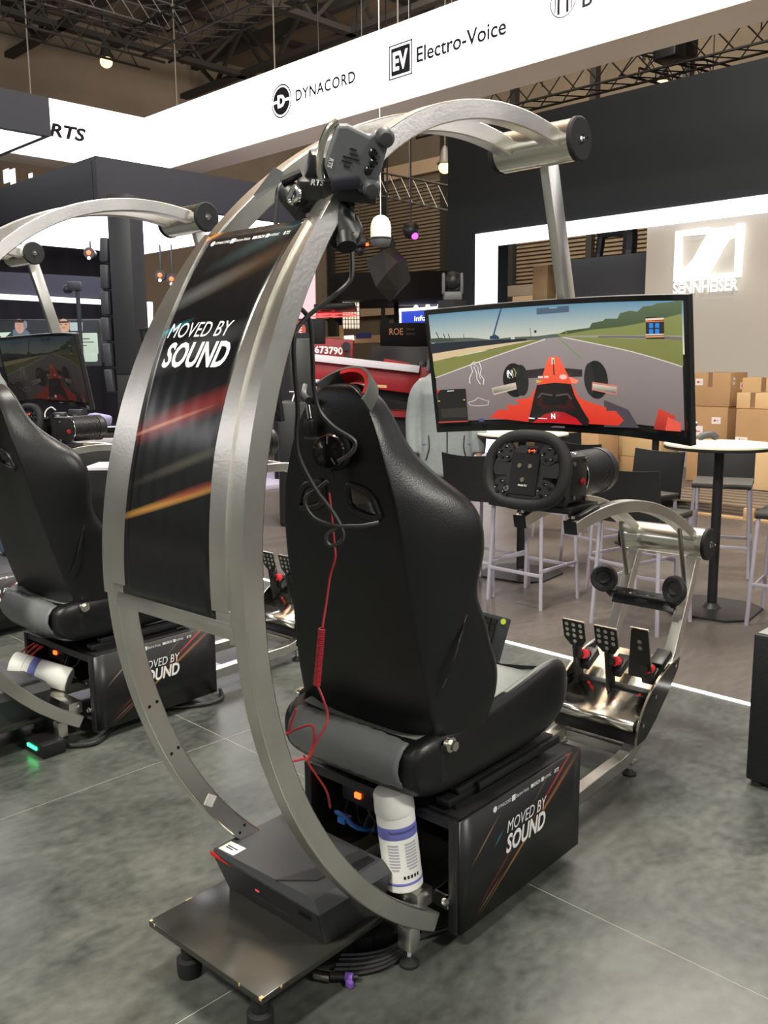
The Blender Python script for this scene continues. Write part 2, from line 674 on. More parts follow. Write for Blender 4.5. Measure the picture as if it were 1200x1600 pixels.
truss('lighting_truss', 'long black box truss above the banner corner running along the RTS side', (-7, 14.6, 7.0), (9.2, 14.6, 7.0), 0.5)
truss('lighting_truss', 'black box truss above the long banner face with the disc logo', (9.0, 14.3, 7.0), (9.0, 0.2, 7.0), 0.5)
truss('lighting_truss', 'black box truss behind and above the first banner truss, farther from the corner', (-7, 17.2, 8.6), (11.5, 17.2, 8.6), 0.5)
truss('lighting_truss', 'near black truss crossing the top edge over the square banner emblem', (3.4, 8.3, 8.2), (11.8, 8.3, 8.2), 0.45)
truss('lighting_truss', 'black truss above the dark booth wall, running to the right edge under the banner', (13.163, 12.249, 6.080), (14.791, 5.361, 6.600), 0.5)
truss('lighting_truss', 'short black truss joining the right-hand truss beside the warm lamp', (14.484, 8.384, 6.600), (16.864, 7.846, 6.600), 0.4)
truss('lighting_truss', 'distant black truss seen under the arch beside the dark wall edge', (17.758, 20.831, 7.190), (18.104, 14.290, 5.354), 0.6)
# hoist motor on the right-hand truss
t = thing('chain_hoist', 'black chain hoist hanging on the truss at the upper right', 'hoist', (12.864, 6.804, 6.149))
c0 = Vector((12.864, 6.804, 6.149))
mb = MB(); mb.box(c0, (0.34, 0.34, 0.55), 0.04); mb.build('motor_body', BLACK, t)
mb = MB(); mb.cyl(c0 + Vector((0, 0, 0.27)), c0 + Vector((0, 0, 2.5)), 0.02, 6); mb.build('chain', TRUSS, t)
t = thing('chain_hoist', 'black chain hoist on the thick truss joint left of the warm right-hand lamp', 'hoist', (14.831, 7.784, 6.519))
c0 = Vector((14.897, 7.786, 6.814))
mb = MB(); mb.box(c0, (0.5, 0.6, 0.6), 0.06); mb.build('motor_body', BLACK, t)
mb = MB(); mb.cyl(c0 + Vector((0, 0, 0.3)), c0 + Vector((0, 0, 2.5)), 0.03, 6); mb.build('chain', TRUSS, t)

# ---- hall lamps
for (p, lab) in (((13.630, 24.200, 9.922), 'glowing warm hall lamp among the girders above the RTS banner'),
                 ((21.489, 11.539, 8.222), 'glowing warm hall lamp at the top edge of the dark booth wall'),
                 ((19.094, 16.490, 6.722), 'glowing warm hall lamp left of the dark booth wall, under the arch')):
    p = Vector(p)
    t = thing('hall_lamp', lab, 'lamp', p, 'warm high bay hall lamps')
    mb = MB(); mb.sphere(p, 0.17, (1, 1, 0.9), 16, 10); mb.build('bulb', LAMPW, t)
    mb = MB(); mb.lathe([(0.05, 0.55), (0.10, 0.45), (0.15, 0.2), (0.22, 0.10), (0.20, 0.08), (0.12, 0.2), (0.02, 0.42)], p); mb.build('reflector', GIRDER, t)
    mb = MB(); mb.cyl(p + Vector((0, 0, 0.5)), (p.x, p.y, 13.0), 0.02, 6); mb.build('stem', GIRDER, t)
for k, (x, y) in enumerate(((985, 66), (995, 73))):
    p = Vector((22.983, 13.321, 9.983)) if k == 0 else Vector((23.099, 13.173, 9.847))
    mb = MB(); mb.box(p, (0.5, 0.24, 0.06), 0.01)
    tag(mb.build('ceiling_panel_light', glow('panel_light', (1, 0.95, 0.85), 3)), ('upper' if k == 0 else 'lower') + ' of two bright flat ceiling lights beside the right-hand truss', 'lamp')
for k in range(3):
    p = [Vector((10.842, 24.803, 6.608)), Vector((10.960, 24.680, 6.590)), Vector((11.294, 24.337, 6.568))][k]
    mb = MB(); mb.box(p, ((0.02), (0.34, 0.30, 0.20)[k], (0.34, 0.38, 0.2)[k]))
    struct(mb.build('window_%d' % (k + 1), DAYWIN, None))

# ---- hanging illuminated banner (two seen faces meet in a corner, two unseen sides added)
XB, YB, ZT, ZB = 8.62, 14.15, 5.70, 4.80
t = thing('hanging_banner', 'long white illuminated banner ring hanging above the stand with brand lettering', 'banner', (XB, YB, ZB))
mb = MB(); mb.box((XB + 0.01, (YB - 8.0) / 2, (ZT + ZB) / 2), (0.02, YB + 8.0, ZT - ZB)); mb.build('lit_face', LIGHTBOX, t)
mb = MB(); mb.box(((XB - 8) / 2, YB + 0.01, (ZT + ZB) / 2), (XB + 8, 0.02, ZT - ZB)); mb.build('lit_face', LIGHTBOX, t)
mb = MB(); mb.box((XB / 2 - 4, -8.01, (ZT + ZB) / 2), (XB + 8, 0.02, ZT - ZB)); mb.build('lit_face', LIGHTBOX, t)  # unseen side, added to brighten reflections in the steel
mb = MB(); mb.box((-8.01, (YB - 8.0) / 2, (ZT + ZB) / 2), (0.02, YB + 8.0, ZT - ZB)); mb.build('lit_face', LIGHTBOX, t)  # added side behind the camera, also for reflections
mb = MB()
mb.box((XB + 0.33, (YB - 8.0) / 2, (ZT + ZB) / 2), (0.60, YB + 9.2, ZT - ZB + 0.02))
mb.box((XB / 2 - 4, -8.33, (ZT + ZB) / 2), (XB + 8, 0.60, ZT - ZB + 0.02))
mb.box((-8.33, (YB - 8.0) / 2, (ZT + ZB) / 2), (0.60, YB + 8.0, ZT - ZB + 0.02))
mb.box(((XB - 8) / 2, YB + 0.33, (ZT + ZB) / 2), (XB + 8.6, 0.60, ZT - ZB + 0.02))
mb.build('frame_box', BEIGE, t)
YD, ZD = Vector((0, -1, 0)), Vector((0, 0, 1))


def bpos(p):
    return Vector((XB - 0.012, p[1], p[2]))


lettering('DYNACORD', DARKPRINT, t, 1.20, 0.150, bpos((8.610, 9.572, 5.247)), YD, ZD, spacing=1.15, bold=.022)
lettering('Electro-Voice', DARKPRINT, t, 1.35, 0.18, bpos((8.610, 7.214, 5.253)), YD, ZD, bold=.016)
lettering('B', DARKPRINT, t, 0.12, 0.16, bpos((8.610, 5.502, 5.256)), YD, ZD, bold=0.02)
lettering('RTS', DARKPRINT, t, 0.62, 0.21, Vector((0, YB - 0.012, 0)) + Vector((Vector((7.222, 14.140, 5.234)).x, 0, Vector((7.222, 14.140, 5.234)).z)), (1, 0, 0), ZD, shear=0.25, bold=0.035)


def disc(m, c, ax, r, n=32):
    ax = Vector(ax)
    q = ax.to_track_quat('Z', 'Y')
    m.bm.faces.new([m.bm.verts.new(Vector(c) + q @ Vector((r * math.cos(2 * PI * k / n), r * math.sin(2 * PI * k / n), 0))) for k in range(n)])
    return m


def ring(m, c, ax, r0, r1, n=40):
    q = Vector(ax).to_track_quat('Z', 'Y')
    A = [m.bm.verts.new(Vector(c) + q @ Vector((r0 * math.cos(2 * PI * k / n), r0 * math.sin(2 * PI * k / n), 0))) for k in range(n)]
    B = [m.bm.verts.new(Vector(c) + q @ Vector((r1 * math.cos(2 * PI * k / n), r1 * math.sin(2 * PI * k / n), 0))) for k in range(n)]
    for k in range(n):
        m.bm.faces.new((A[k], A[(k + 1) % n], B[(k + 1) % n], B[k]))
    return m


c = bpos((8.610, 10.484, 5.241))
mb = MB(); disc(mb, c + Vector((-0.002, 0, 0)), (-1, 0, 0), 0.185); ring(mb, c, (-1, 0, 0), 0.205, 0.225); mb.build('disc_emblem', DARKPRINT, t)
lettering('D', LIGHTBOX, t, 0.16, 0.17, c + Vector((-0.006, 0, 0)), YD, ZD, bold=0.05, name='emblem_letter')
mb = MB()
for dy in (-0.17, 0.11):
    mb.box(c + Vector((-0.006, dy + 0.03, 0)), (0.002, 0.11, 0.035))
mb.build('emblem_bar', LIGHTBOX, t)
c = bpos((8.610, 8.159, 5.258))
mb = MB()
a = 0.20
for (y0, y1, z0, z1) in ((-a, a, a - 0.015, a), (-a, a, -a, -a + 0.015), (-a, -a + 0.015, -a, a), (a - 0.015, a, -a, a), (-a + 0.04, a - 0.04, -a + 0.04, a - 0.04)):
    mb.box(c + Vector((0, (y0 + y1) / 2, (z0 + z1) / 2)), (0.004, y1 - y0, z1 - z0))
mb.build('square_emblem', DARKPRINT, t)
lettering('EV', LIGHTBOX, t, 0.25, 0.22, c + Vector((-0.006, 0, 0)), YD, ZD, bold=0.03, name='emblem_letter')
c = bpos((8.610, 5.798, 5.304))
mb = MB()
ring(mb, c, (-1, 0, 0), 0.15, 0.162)
for s in (-1, 1):
    mb.box(c + Vector((0, s * 0.055, 0)), (0.003, 0.03, 0.24))
    mb.box(c + Vector((0, s * 0.10, 0)), (0.003, 0.012, 0.20))
mb.build('ring_emblem', DARKPRINT, t)
mb = MB()
for y in (13.6, 11.0, 8.5, 6.2, 4.0, 1.6):
    mb.cyl((XB + 0.3, y, ZT), (XB + 0.3, y, 12.5), 0.012, 5)
for x in (6.8, 4.2, 1.4, -1.2):
    mb.cyl((x, YB + 0.3, ZT), (x, YB + 0.3, 12.5), 0.012, 5)
mb.build('suspension_wire', PIPE, t)

# ---- dark booth wall with lit frame, grey panel and lit emblem
XW = 12.60
a = Vector((12.600, 10.810, 5.506)); b = Vector((12.600, 10.150, 3.755)); c = Vector((12.600, 9.704, 3.521)); g = Vector((12.600, 6.931, 3.652))
zt, zs, zi = a.z, b.z, c.z
yl, yb, yc, yg, yr = a.y, b.y, c.y, g.y, -3.0
mb = MB()
mb.box((XW + 0.45, (yl + yr) / 2, (zt + zs) / 2), (0.9, yl - yr, zt - zs))
mb.box((XW + 0.45, (yl + yb) / 2, zs / 2), (0.9, yl - yb, zs))
wall_booth = struct(mb.build('wall_right', WALLDARK))
mb = MB()
mb.box((XW - 0.01, (yb + yr) / 2, (zs + zi) / 2), (0.06, yb - yr, zs - zi - 0.004))
struct(mb.build('trim_2', LEDBAR))
mb = MB()
mb.box((XW - 0.01, (yb + yc) / 2, zi / 2), (0.06, yb - yc, zi))
struct(mb.build('trim_3', LEDBAR))
mb = MB()
mb.box((XW + 0.10, (yg + yr) / 2, zi / 2), (0.16, yg - yr, zi))
struct(mb.build('wall_front', LIGHTWALL))
q0 = Vector((12.900, 8.418, 3.212)); q1 = Vector((12.900, 7.034, 2.496))
mb = MB(); mb.box((13.0, (q0.y + q1.y) / 2, q0.z - 0.75), (0.10, q0.y - q1.y + 0.3, 1.5), 0.01)
tag(mb.build('dark_display_panel', DGREY), 'dark grey display panel in the booth opening beside the light grey wall', 'panel')
q0 = Vector((14.500, 10.281, 3.347)); q1 = Vector((14.500, 9.947, 2.702))
mb = MB(); mb.box((14.6, (q0.y + q1.y) / 2, q0.z / 2), (0.3, q0.y - q1.y, q0.z), 0.01)
tag(mb.build('timber_post', TIMBER), 'pale timber post standing in the booth opening', 'post')
mb = MB(); mb.tube([(13.600, 8.365, 3.745), (13.600, 7.889, 3.755), (13.600, 7.768, 3.611), (13.600, 7.787, 3.210)], 0.12, 8); mb.tube([(13.600, 7.769, 3.641), (13.600, 8.240, 3.650), (13.600, 8.319, 3.462), (13.600, 8.358, 3.186)], 0.07, 8)
tag(mb.build('ventilation_hose', BLACK), 'bent black ventilation hose in the booth opening', 'hose')
mb = MB(); mb.box(Vector((16.000, 11.914, 3.073)), (0.1, 2.6, 0.22))
tag(mb.build('beige_rail', BEIGE), 'beige rail crossing the booth opening behind the timber post', 'rail')

t = thing('lit_wall_emblem', 'glowing white square emblem with a curved stripe on the grey wall', 'sign', Vector((12.500, 5.915, 3.014)))
PX = 12.50
mb = MB()
poly = lambda pts: [Vector((PX, p[1], p[2])) for p in pts]
mb.prism(poly([(12.500, 5.929, 3.383), (12.500, 5.927, 3.335), (12.500, 6.031, 3.178), (12.500, 6.135, 2.995), (12.500, 6.236, 2.889), (12.500, 6.342, 2.865), (12.500, 6.335, 2.716), (12.500, 5.930, 2.720), (12.500, 5.932, 2.769), (12.500, 5.821, 2.936), (12.500, 5.729, 3.118), (12.500, 5.651, 3.220), (12.500, 5.529, 3.247), (12.500, 5.537, 3.380)]), (0.10, 0, 0))
mb.prism(poly([(12.500, 6.422, 3.403), (12.500, 6.422, 2.697), (12.500, 6.335, 2.698), (12.500, 6.355, 3.403)]), (0.10, 0, 0))
mb.prism(poly([(12.500, 6.422, 3.403), (12.500, 6.352, 3.336), (12.500, 5.927, 3.327), (12.500, 5.931, 3.407)]), (0.10, 0, 0))
mb.prism(poly([(12.500, 5.441, 3.408), (12.500, 5.463, 2.703), (12.500, 5.524, 2.702), (12.500, 5.538, 3.411)]), (0.10, 0, 0))
mb.prism(poly([(12.500, 6.422, 2.697), (12.500, 5.463, 2.703), (12.500, 5.466, 2.762), (12.500, 6.338, 2.763)]), (0.10, 0, 0))
mb.build('emblem_face', LOGOW, t)
lw = Vector((12.500, 6.421, 2.598)) - Vector((12.500, 5.461, 2.605))
lettering('SENNHEISER', LOGOW, t, abs(lw.y), 0.17, Vector((PX, (Vector((12.500, 6.421, 2.598)).y + Vector((12.500, 5.461, 2.605)).y) / 2, Vector((12.500, 5.927, 2.601)).z)), YD, ZD, bold=0.03)

# ---- left booth: dark canopy with luminous ceiling
N = Vector((4.579, 8.433, 3.186)); Ft = Vector((7.439, 12.409, 3.198)); T0 = Vector((4.600, 8.494, 3.539))
zc, zt2 = N.z, T0.z
x0, y0, x1, y1 = N.x, N.y, Ft.x, Ft.y
mb = MB()
mb.box(((x0 + x1) / 2, y0 + 0.04, (zc + zt2) / 2), (x1 - x0, 0.08, zt2 - zc))
mb.box((x0 + 0.04, (y0 + y1) / 2 + 0.06, (zc + zt2) / 2), (0.08, y1 - y0 - 0.06, zt2 - zc))
canopy = struct(mb.build('trim_4', NAVY))
mb = MB(); mb.box(((x0 + x1) / 2 + 0.04, (y0 + y1) / 2 + 0.04, zc + 0.06), (x1 - x0 - 0.1, y1 - y0 - 0.1, 0.05)); struct(mb.build('trim_5', SOFFIT))
mb = MB(); mb.box(((x0 + x1) / 2, (y0 + y1) / 2, zt2 + 0.02), (x1 - x0, y1 - y0, 0.04)); struct(mb.build('trim_6', NAVY))
# second canopy above at the left edge
E0 = Vector((3.691, 7.520, 3.454)); E1 = Vector((3.721, 7.561, 3.760))
mb = MB()
mb.box((E0.x - 2.0, E0.y + 0.05, (E0.z + E1.z) / 2), (4.0, 0.10, E1.z - E0.z))
mb.box((E0.x - 0.05, E0.y + 0.75, (E0.z + E1.z) / 2), (0.10, 1.3, E1.z - E0.z))
struct(mb.build('trim_7', NAVY))
mb = MB(); mb.box((E0.x - 2.03, E0.y + 0.72, E0.z + 0.022), (3.95, 1.30, 0.05)); struct(mb.build('trim_8', SOFFIT))
# curtains behind the canopy
t = thing('stage_curtain', 'black pleated stage curtain hanging behind the left booth', 'curtain', (5.0, y1 + 0.8, 0))
mb = MB()
pts = [(-5 + k * 0.08, y1 + 0.8 + 0.05 * math.sin(k * 1.25)) for k in range(int((x1 + 5.2) / .08))]
for (p, q) in zip(pts, pts[1:]):
    mb.quad((p[0], p[1], 0.01), (q[0], q[1], 0.01), (q[0], q[1], zc + 0.4), (p[0], p[1], zc + 0.4))
bmesh.ops.remove_doubles(mb.bm, verts=mb.bm.verts, dist=0.001)
o = mb.build('pleated_cloth', CURTAIN, t, 80)
# ================================================================ RACING SIMULATOR (rig coordinates: u forward, v to the left, z up)
VC = 1.607
HU, HZ, HRO, HRI = 2.268, 1.090, 1.173, 1.122
HTAB = [(76, .107), (82.7, .107), (89.6, .109), (103.7, .115), (110.9, .122), (117.3, .135), (125, .155), (140, .197), (151.9, .222), (160.9, .236), (176.8, .254), (182, .257), (245, .257)]
W_ = 0.045


def hoop_pt(a, r, v):
    a = math.radians(a)
    return Vector((HU + r * math.cos(a), v, HZ + r * math.sin(a)))


def hoop_side(a, s, inset=0.0):
    """v of the outer side face of the hoop rail on side s (-1 right, +1 left)"""
    return VC + s * (interp(a, HTAB) - inset)


def frange(a, b, n):
    return [a + (b - a) * i / n for i in range(n + 1)]


ART_PANEL = streaks('panel_artwork', (0.006, 0.006, 0.007), [
    (0.17, 0.93, 27, 0.34, 0.035, rgb(96, 44, 40), 0.9),
    (0.26, 0.965, 27, 0.26, 0.016, rgb(150, 112, 64), 0.9),
    (0.05, 0.86, 27, 0.14, 0.012, rgb(180, 132, 70), 0.9),
    (0.30, 0.84, 24, 0.22, 0.030, rgb(44, 62, 66), 0.8),
    (0.28, 0.76, 24, 0.20, 0.035, rgb(74, 54, 38), 0.7),
    (0.13, 0.70, 22, 0.20, 0.030, rgb(90, 92, 92), 0.7),
    (0.07, 0.60, 20, 0.10, 0.010, rgb(20, 130, 140), 0.9),
    (0.19, 0.555, 17, 0.22, 0.040, rgb(72, 72, 76), 0.9),
    (0.22, 0.535, 17, 0.16, 0.008, rgb(10, 10, 12), 1.0),
    (0.22, 0.41, 18, 0.30, 0.034, rgb(120, 36, 38), 0.95),
    (0.15, 0.385, 16, 0.20, 0.006, rgb(178, 120, 96), 0.9),
    (0.26, 0.31, 18, 0.22, 0.014, rgb(74, 70, 62), 0.8),
    (0.22, 0.225, 16, 0.30, 0.011, rgb(190, 140, 70), 0.95),
    (0.29, 0.252, 17, 0.18, 0.012, rgb(120, 56, 44), 0.9),
], rough=0.20, reflection_wave=0.052, bump=0.10)  # wave bump added so reflections break into vertical stripes
ART_BOX = streaks('box_artwork', (0.010, 0.010, 0.011), [
    (0.30, 0.14, 30, 0.30, 0.006, rgb(196, 140, 70), 0.95),
    (0.49, 0.25, 30, 0.20, 0.012, rgb(110, 70, 40), 0.8),
    (0.49, 0.285, 33, 0.26, 0.006, rgb(150, 44, 40), 0.95),
    (0.17, 0.10, 33, 0.14, 0.005, rgb(150, 50, 40), 0.9),
    (0.13, 0.055, 30, 0.08, 0.004, rgb(186, 150, 140), 0.9),
    (0.11, 0.225, 38, 0.09, 0.004, rgb(140, 110, 84), 0.8),
    (0.175, 0.205, 40, 0.03, 0.005, rgb(20, 110, 130), 0.9),
    (0.40, 0.28, 38, 0.09, 0.003, rgb(110, 80, 60), 0.7),
], rough=0.38, spec=0.4)


def uv_mesh(name, grid, uvs, m, parent, smooth=60):
    """grid[i][j] points, uvs the same shape"""
    bm = bmesh.new()
    L = bm.loops.layers.uv.new('UVMap')
    V = [[bm.verts.new(p) for p in row] for row in grid]
    for i in range(len(V) - 1):
        for j in range(len(V[0]) - 1):
            idx = ((i, j), (i, j + 1), (i + 1, j + 1), (i + 1, j))
            f = bm.faces.new([V[a][b] for a, b in idx])
            for lp, (a, b) in zip(f.loops, idx):
                lp[L].uv = uvs[a][b]
    me = bpy.data.meshes.new(name)
    bm.to_mesh(me)
    bm.free()
    return link_mesh(name, me, m, parent, smooth)


RT = thing('racing_simulator', 'nearest racing simulator rig: steel hoop frame with streaked black panel and base box', 'simulator', (2.06, VC, 0), rig=True)

# hoop rails
for s in (-1, 1):
    mb = MB()
    rr = []
    for a in frange(240.5, 77, 90):
        vo = hoop_side(a, s)
        vi = hoop_side(a, s, W_)
        rr.append([hoop_pt(a, HRO, vo), hoop_pt(a, HRO, vi), hoop_pt(a, HRI, vi), hoop_pt(a, HRI, vo)])
    mb.rings(rr)
    r = mb.build('hoop_rail', STEEL, RT, 30)
    bv = r.modifiers.new('bevel', 'BEVEL'); bv.width = 0.0035; bv.segments = 2; bv.limit_method = 'ANGLE'
# raised cover channel on the upper half of each rail, seen as a joint above the crossbar
for s in (-1, 1):
    mb = MB()
    rr = []
    for a in frange(183.0, 139.2, 34):
        vo = hoop_side(a, s, -0.002)
        vi = hoop_side(a, s, 0.050)
        rr.append([hoop_pt(a, HRO + .004, vo), hoop_pt(a, HRO + .004, vi), hoop_pt(a, HRI + 0.006, vi), hoop_pt(a, HRI + 0.006, vo)])
    mb.rings(rr)
    mb.build('rail_sleeve', STEEL, RT, 30)
# flat strips framing the panel
strip_in = lambda a: interp(a, [(140, .020), (150, .038), (160, .046)])
strip_w = lambda a: interp(a, [(140, .012), (152, .034), (166, .052)])
for s in (-1, 1):
    mb = MB()
    rr = []
    for a in frange(181.5, 139.8, 34):
        vo = hoop_side(a, s, strip_in(a))
        vi = hoop_side(a, s, strip_in(a) + strip_w(a))
        rr.append([hoop_pt(a, HRO + .0095, vo), hoop_pt(a, HRO + .0095, vi), hoop_pt(a, HRO + .004, vi), hoop_pt(a, HRO + .004, vo)])
    mb.rings(rr)
    mb.build('panel_strip', STEEL, RT, 30)
# curved printed panel
grid, uvs = [], []
A0, A1 = 182.4, 139.6
NA, NV = 40, 10
for a in frange(A0, A1, NA):
    row, ur = [], []
    for k in range(NV + 1):
        x = k / NV
        hw = interp(a, HTAB) - strip_in(a) - strip_w(a) * .8
        row.append(hoop_pt(a, HRO + 0.0065, VC + hw * (1 - 2 * x)))
        ur.append((0.21 + hw * (2 * x - 1), math.radians(A0 - a) * HRO))
    grid.append(row)
    uvs.append(ur)
gp = uv_mesh('graphic_panel', grid, uvs, ART_PANEL, RT)
sd = gp.modifiers.new('thickness', 'SOLIDIFY'); sd.thickness = 0.004; sd.offset = -1 if False else 0


def on_panel(a_mid, v_mid):
    def fn(x, y):
        a = a_mid - math.degrees(y / HRO)
        return hoop_pt(a, HRO + 0.0095, v_mid - x)
    return fn


lettering('MOVED BY', WHITEPRINT, RT, 0.222, 0.036, fn=on_panel(152.9, 1.622), shear=0.22)
lettering('SOUND', WHITEPRINT, RT, 0.225, 0.060, fn=on_panel(155.8, 1.606), shear=0.22, bold=0.03)


def logo_row(place, parent, scale=1.0):
    """row of five small sponsor names; place(x, y) lays it on a surface, x from 0 to 1 metre*scale"""
    for body, x, wd, h in (('DYNACORD', 0.052, 0.055, 0.0085), ('Electro-Voice', 0.128, 0.058, 0.0095), ('BOSCH', 0.192, 0.034, 0.0095), ('AVONIC', 0.244, 0.036, 0.008), ('RTS', 0.288, 0.022, 0.0105)):
        lettering(body, WHITEPRINT, parent, wd * scale, h * scale, fn=lambda X, Y, x=x: place((x - 0.15) * scale + X, Y), shear=0.2 if body == 'RTS' else 0, bold=0.03 if body in ('RTS', 'BOSCH') else 0.0)
    m = MB()
    n = 16
    m.bm.faces.new([m.bm.verts.new(place((0.012 - 0.15) * scale + 0.008 * scale * math.cos(2 * PI * k / n), 0.008 * scale * math.sin(2 * PI * k / n))) for k in range(n)])
    for (cx, s_) in ((0.090, 0.0075), (0.171, 0.0045), (0.220, 0.0055)):
        m.bm.faces.new([m.bm.verts.new(place((cx - 0.15) * scale + a * s_ * scale, b * s_ * scale)) for a, b in ((-1, -1), (1, -1), (1, 1), (-1, 1))])
    m.build('sponsor_mark', WHITEPRINT, parent, 0)


logo_row(on_panel(141.3, 1.604), RT, 0.92)
# crossbars under the panel
for zc_, h_, uo in ((1.052, 0.026, -0.006), (1.020, 0.036, 0.0)):
    mb = MB()
    mb.box((HU - HRO + 0.022 + uo, VC, zc_), (0.046, 2 * (0.257 - W_) + 0.002, h_), 0.003)
    mb.build('crossbar', STEEL, RT)
mb = MB()
mb.cyl((1.112, 1.408, 1.006), (1.112, 1.408, 0.990), 0.012, 10)
mb.cyl((1.112, 1.380, 1.004), (1.112, 1.380, 0.992), 0.008, 8)
mb.build('weld_lug', STEEL_P, RT)
# bolt holes and sticker on the left rail
mb = MB()
for a in (205.5, 198.0, 223.5):
    for r_ in (1.135, 1.158):
        p = hoop_pt(a, r_, hoop_side(a, 1, W_) - 0.0006)
        mb.cyl(p, p + Vector((0, 0.001, 0)), 0.0045, 8)
mb.build('rail_hole', BLACK_M, RT)
p = hoop_pt(215.5, 1.147, hoop_side(215.5, 1, W_) - 0.001)
mb = MB(); mb.box(p, (0.030, 0.001, 0.030), rot=Matrix.Rotation(math.radians(35), 3, 'Y')); mb.build('rail_sticker', PAPER, RT)


def capped_cylinder(c, half, r, parent):
    c = Vector(c)
    mb = MB()
    mb.cyl(c - Vector((0, half, 0)), c + Vector((0, half, 0)), r, 40)
    o = mb.build('cross_cylinder', STEEL_P, parent)
    for s in (-1, 1):
        mb = MB()
        e = c + Vector((0, s * half, 0))
        mb.lathe([(0.0, 0), (r * 1.06, 0), (r * 1.06, 0.012), (r * 0.98, 0.016), (0.0, 0.016)], e, (0, s, 0), 40)
        cp = mb.build('end_cap', RUBBER, parent)
        mb = MB()
        mb.cyl(e + Vector((0, s * .016, 0)), e + Vector((0, s * .019, 0)), 0.014, 16)
        mb.cyl(e + Vector((0, s * .019, 0)), e + Vector((0, s * .026, 0)), 0.009, 6)
        mb.cyl(e + Vector((0, s * .026, 0)), e + Vector((0, s * .036, 0)), 0.005, 10)
        mb.build('bolt', CHROME, cp)
    return o


capped_cylinder((2.534, VC, 2.218), 0.135, 0.062, RT)
capped_cylinder((3.583, VC, 0.809), 0.175, 0.063, RT)
# monitor arm
mb = MB()
a, b = Vector((2.592, VC, 2.185)), Vector((2.800, VC, 1.50))
d = b - a
mb.box((a + b) / 2, (0.032, 0.066, d.length), 0.003, d.to_track_quat('Z', 'Y').to_matrix())
mb.build('monitor_arm', STEEL, RT)
mb = MB()
q = Vector((0.17, 0, -1)).normalized()
mb.box((2.765, VC, 1.53), (0.055, 0.13, 0.16), 0.003, Matrix.Rotation(-0.171, 3, 'Y'))
mb.build('monitor_plate', BLACK, RT)
p = a + d * 0.62
mb = MB(); mb.box(p + Vector((-0.0175, 0.008, 0)), (0.001, 0.03, 0.075), rot=d.to_track_quat('Z', 'Y').to_matrix()); mb.build('arm_sticker', mat('pale_sticker', rgb(150, 148, 138), 0.6), RT)

# front rails
FP = [(1.80, .083), (2.40, .083), (2.80, .083), (2.93, .083), (3.02, .105), (3.09, .148), (3.19, .215), (3.29, .297), (3.37, .378), (3.435, .49), (3.50, .61), (3.56, .73), (3.583, .775)]
fh = lambda u: .152 + .036 * (3.56 - u)


def spline(pts, n=6):
    q = []
    N = len(pts)
    for i in range(N - 1):
        g = lambda k: Vector(pts[max(0, min(N - 1, k))])
        a, b, c, d = g(i - 1), g(i), g(i + 1), g(i + 2)
        for t in range(n):
            t /= n
            q.append(0.5 * ((2 * b) + (c - a) * t + (2 * a - 5 * b + 4 * c - d) * t * t + (3 * b - a - 3 * c + d) * t ** 3))
    q.append(Vector(pts[-1]))
    return q


def planar_bar(path, th, vo, vi):
    """rectangular bar along a path of (u, z) points; vo(u), vi(u) give its two side faces"""
    rr = []
    for i, p in enumerate(path):
        t = (path[min(i + 1, len(path) - 1)] - path[max(i - 1, 0)]).normalized()
        n = Vector((-t.y, t.x)) * th / 2
        A, B = p + n, p - n
        rr.append([(A.x, vo(p.x), A.y), (A.x, vi(p.x), A.y), (B.x, vi(p.x), B.y), (B.x, vo(p.x), B.y)])
    m = MB()
    m.rings(rr)
    return m


sp = spline(FP, 4)
for s in (-1, 1):
    r = planar_bar(sp, 0.047, lambda u: VC + s * fh(u), lambda u: VC + s * (fh(u) - W_)).build('front_rail', STEEL, RT)
    bv = r.modifiers.new('bevel', 'BEVEL'); bv.width = 0.003; bv.segments = 2; bv.limit_method = 'ANGLE'
for (u, z) in ((3.03, 0.085), (2.50, 0.083)):
    mb = MB(); mb.box((u, VC, z), (0.045, 2 * (fh(u) - W_), 0.04), 0.003); mb.build('cross_tube', STEEL, RT)
# wheel arms
AU, AZ = 2.892, -0.11
for s in (-1, 1):
    path = [Vector((AU + 1.149 * math.cos(math.radians(a)), AZ + 1.149 * math.sin(math.radians(a)))) for a in frange(103.8, 54.8, 36)]
    vo = lambda u: VC + s * (.1225 + (u - 2.6) * .028)
    vi = lambda u: VC + s * (.1225 + (u - 2.6) * .028 - W_)
    r = planar_bar(path, 0.043, vo, vi).build('wheel_arm', STEEL, RT)
    bv = r.modifiers.new('bevel', 'BEVEL'); bv.width = 0.003; bv.segments = 2; bv.limit_method = 'ANGLE'
    mb = MB(); mb.box((2.612, VC + s * (.1225 - W_ / 2), 1.006), (0.008, W_ + 0.002, 0.047), 0.002, Matrix.Rotation(math.radians(-13), 3, 'Y')); mb.build('arm_plug', BLACK, RT)
    mb = MB(); mb.box((2.70, VC + s * (.1225 - W_ / 2), 1.050), (0.13, W_ + 0.004, 0.012), 0.002, Matrix.Rotation(math.radians(-9), 3, 'Y')); mb.build('arm_pad', BLACK, RT)
    mb = MB(); mb.cyl((2.63, VC + s * .10, 1.034), (2.63, VC + s * .10, 1.044), 0.007, 8); mb.build('bolt', CHROME, RT)
    # strut between arm and rail
    mb = MB(); mb.cyl((3.415, VC + s * .128, 0.90), (3.49, VC + s * .128, 0.655), 0.009, 12); mb.build('strut', STEEL_D, RT)
# bridge plate between the arms
mb = MB(); mb.box((2.95, VC, 1.018), (0.08, 0.20, 0.006)); mb.build('bridge_plate', STEEL, RT)
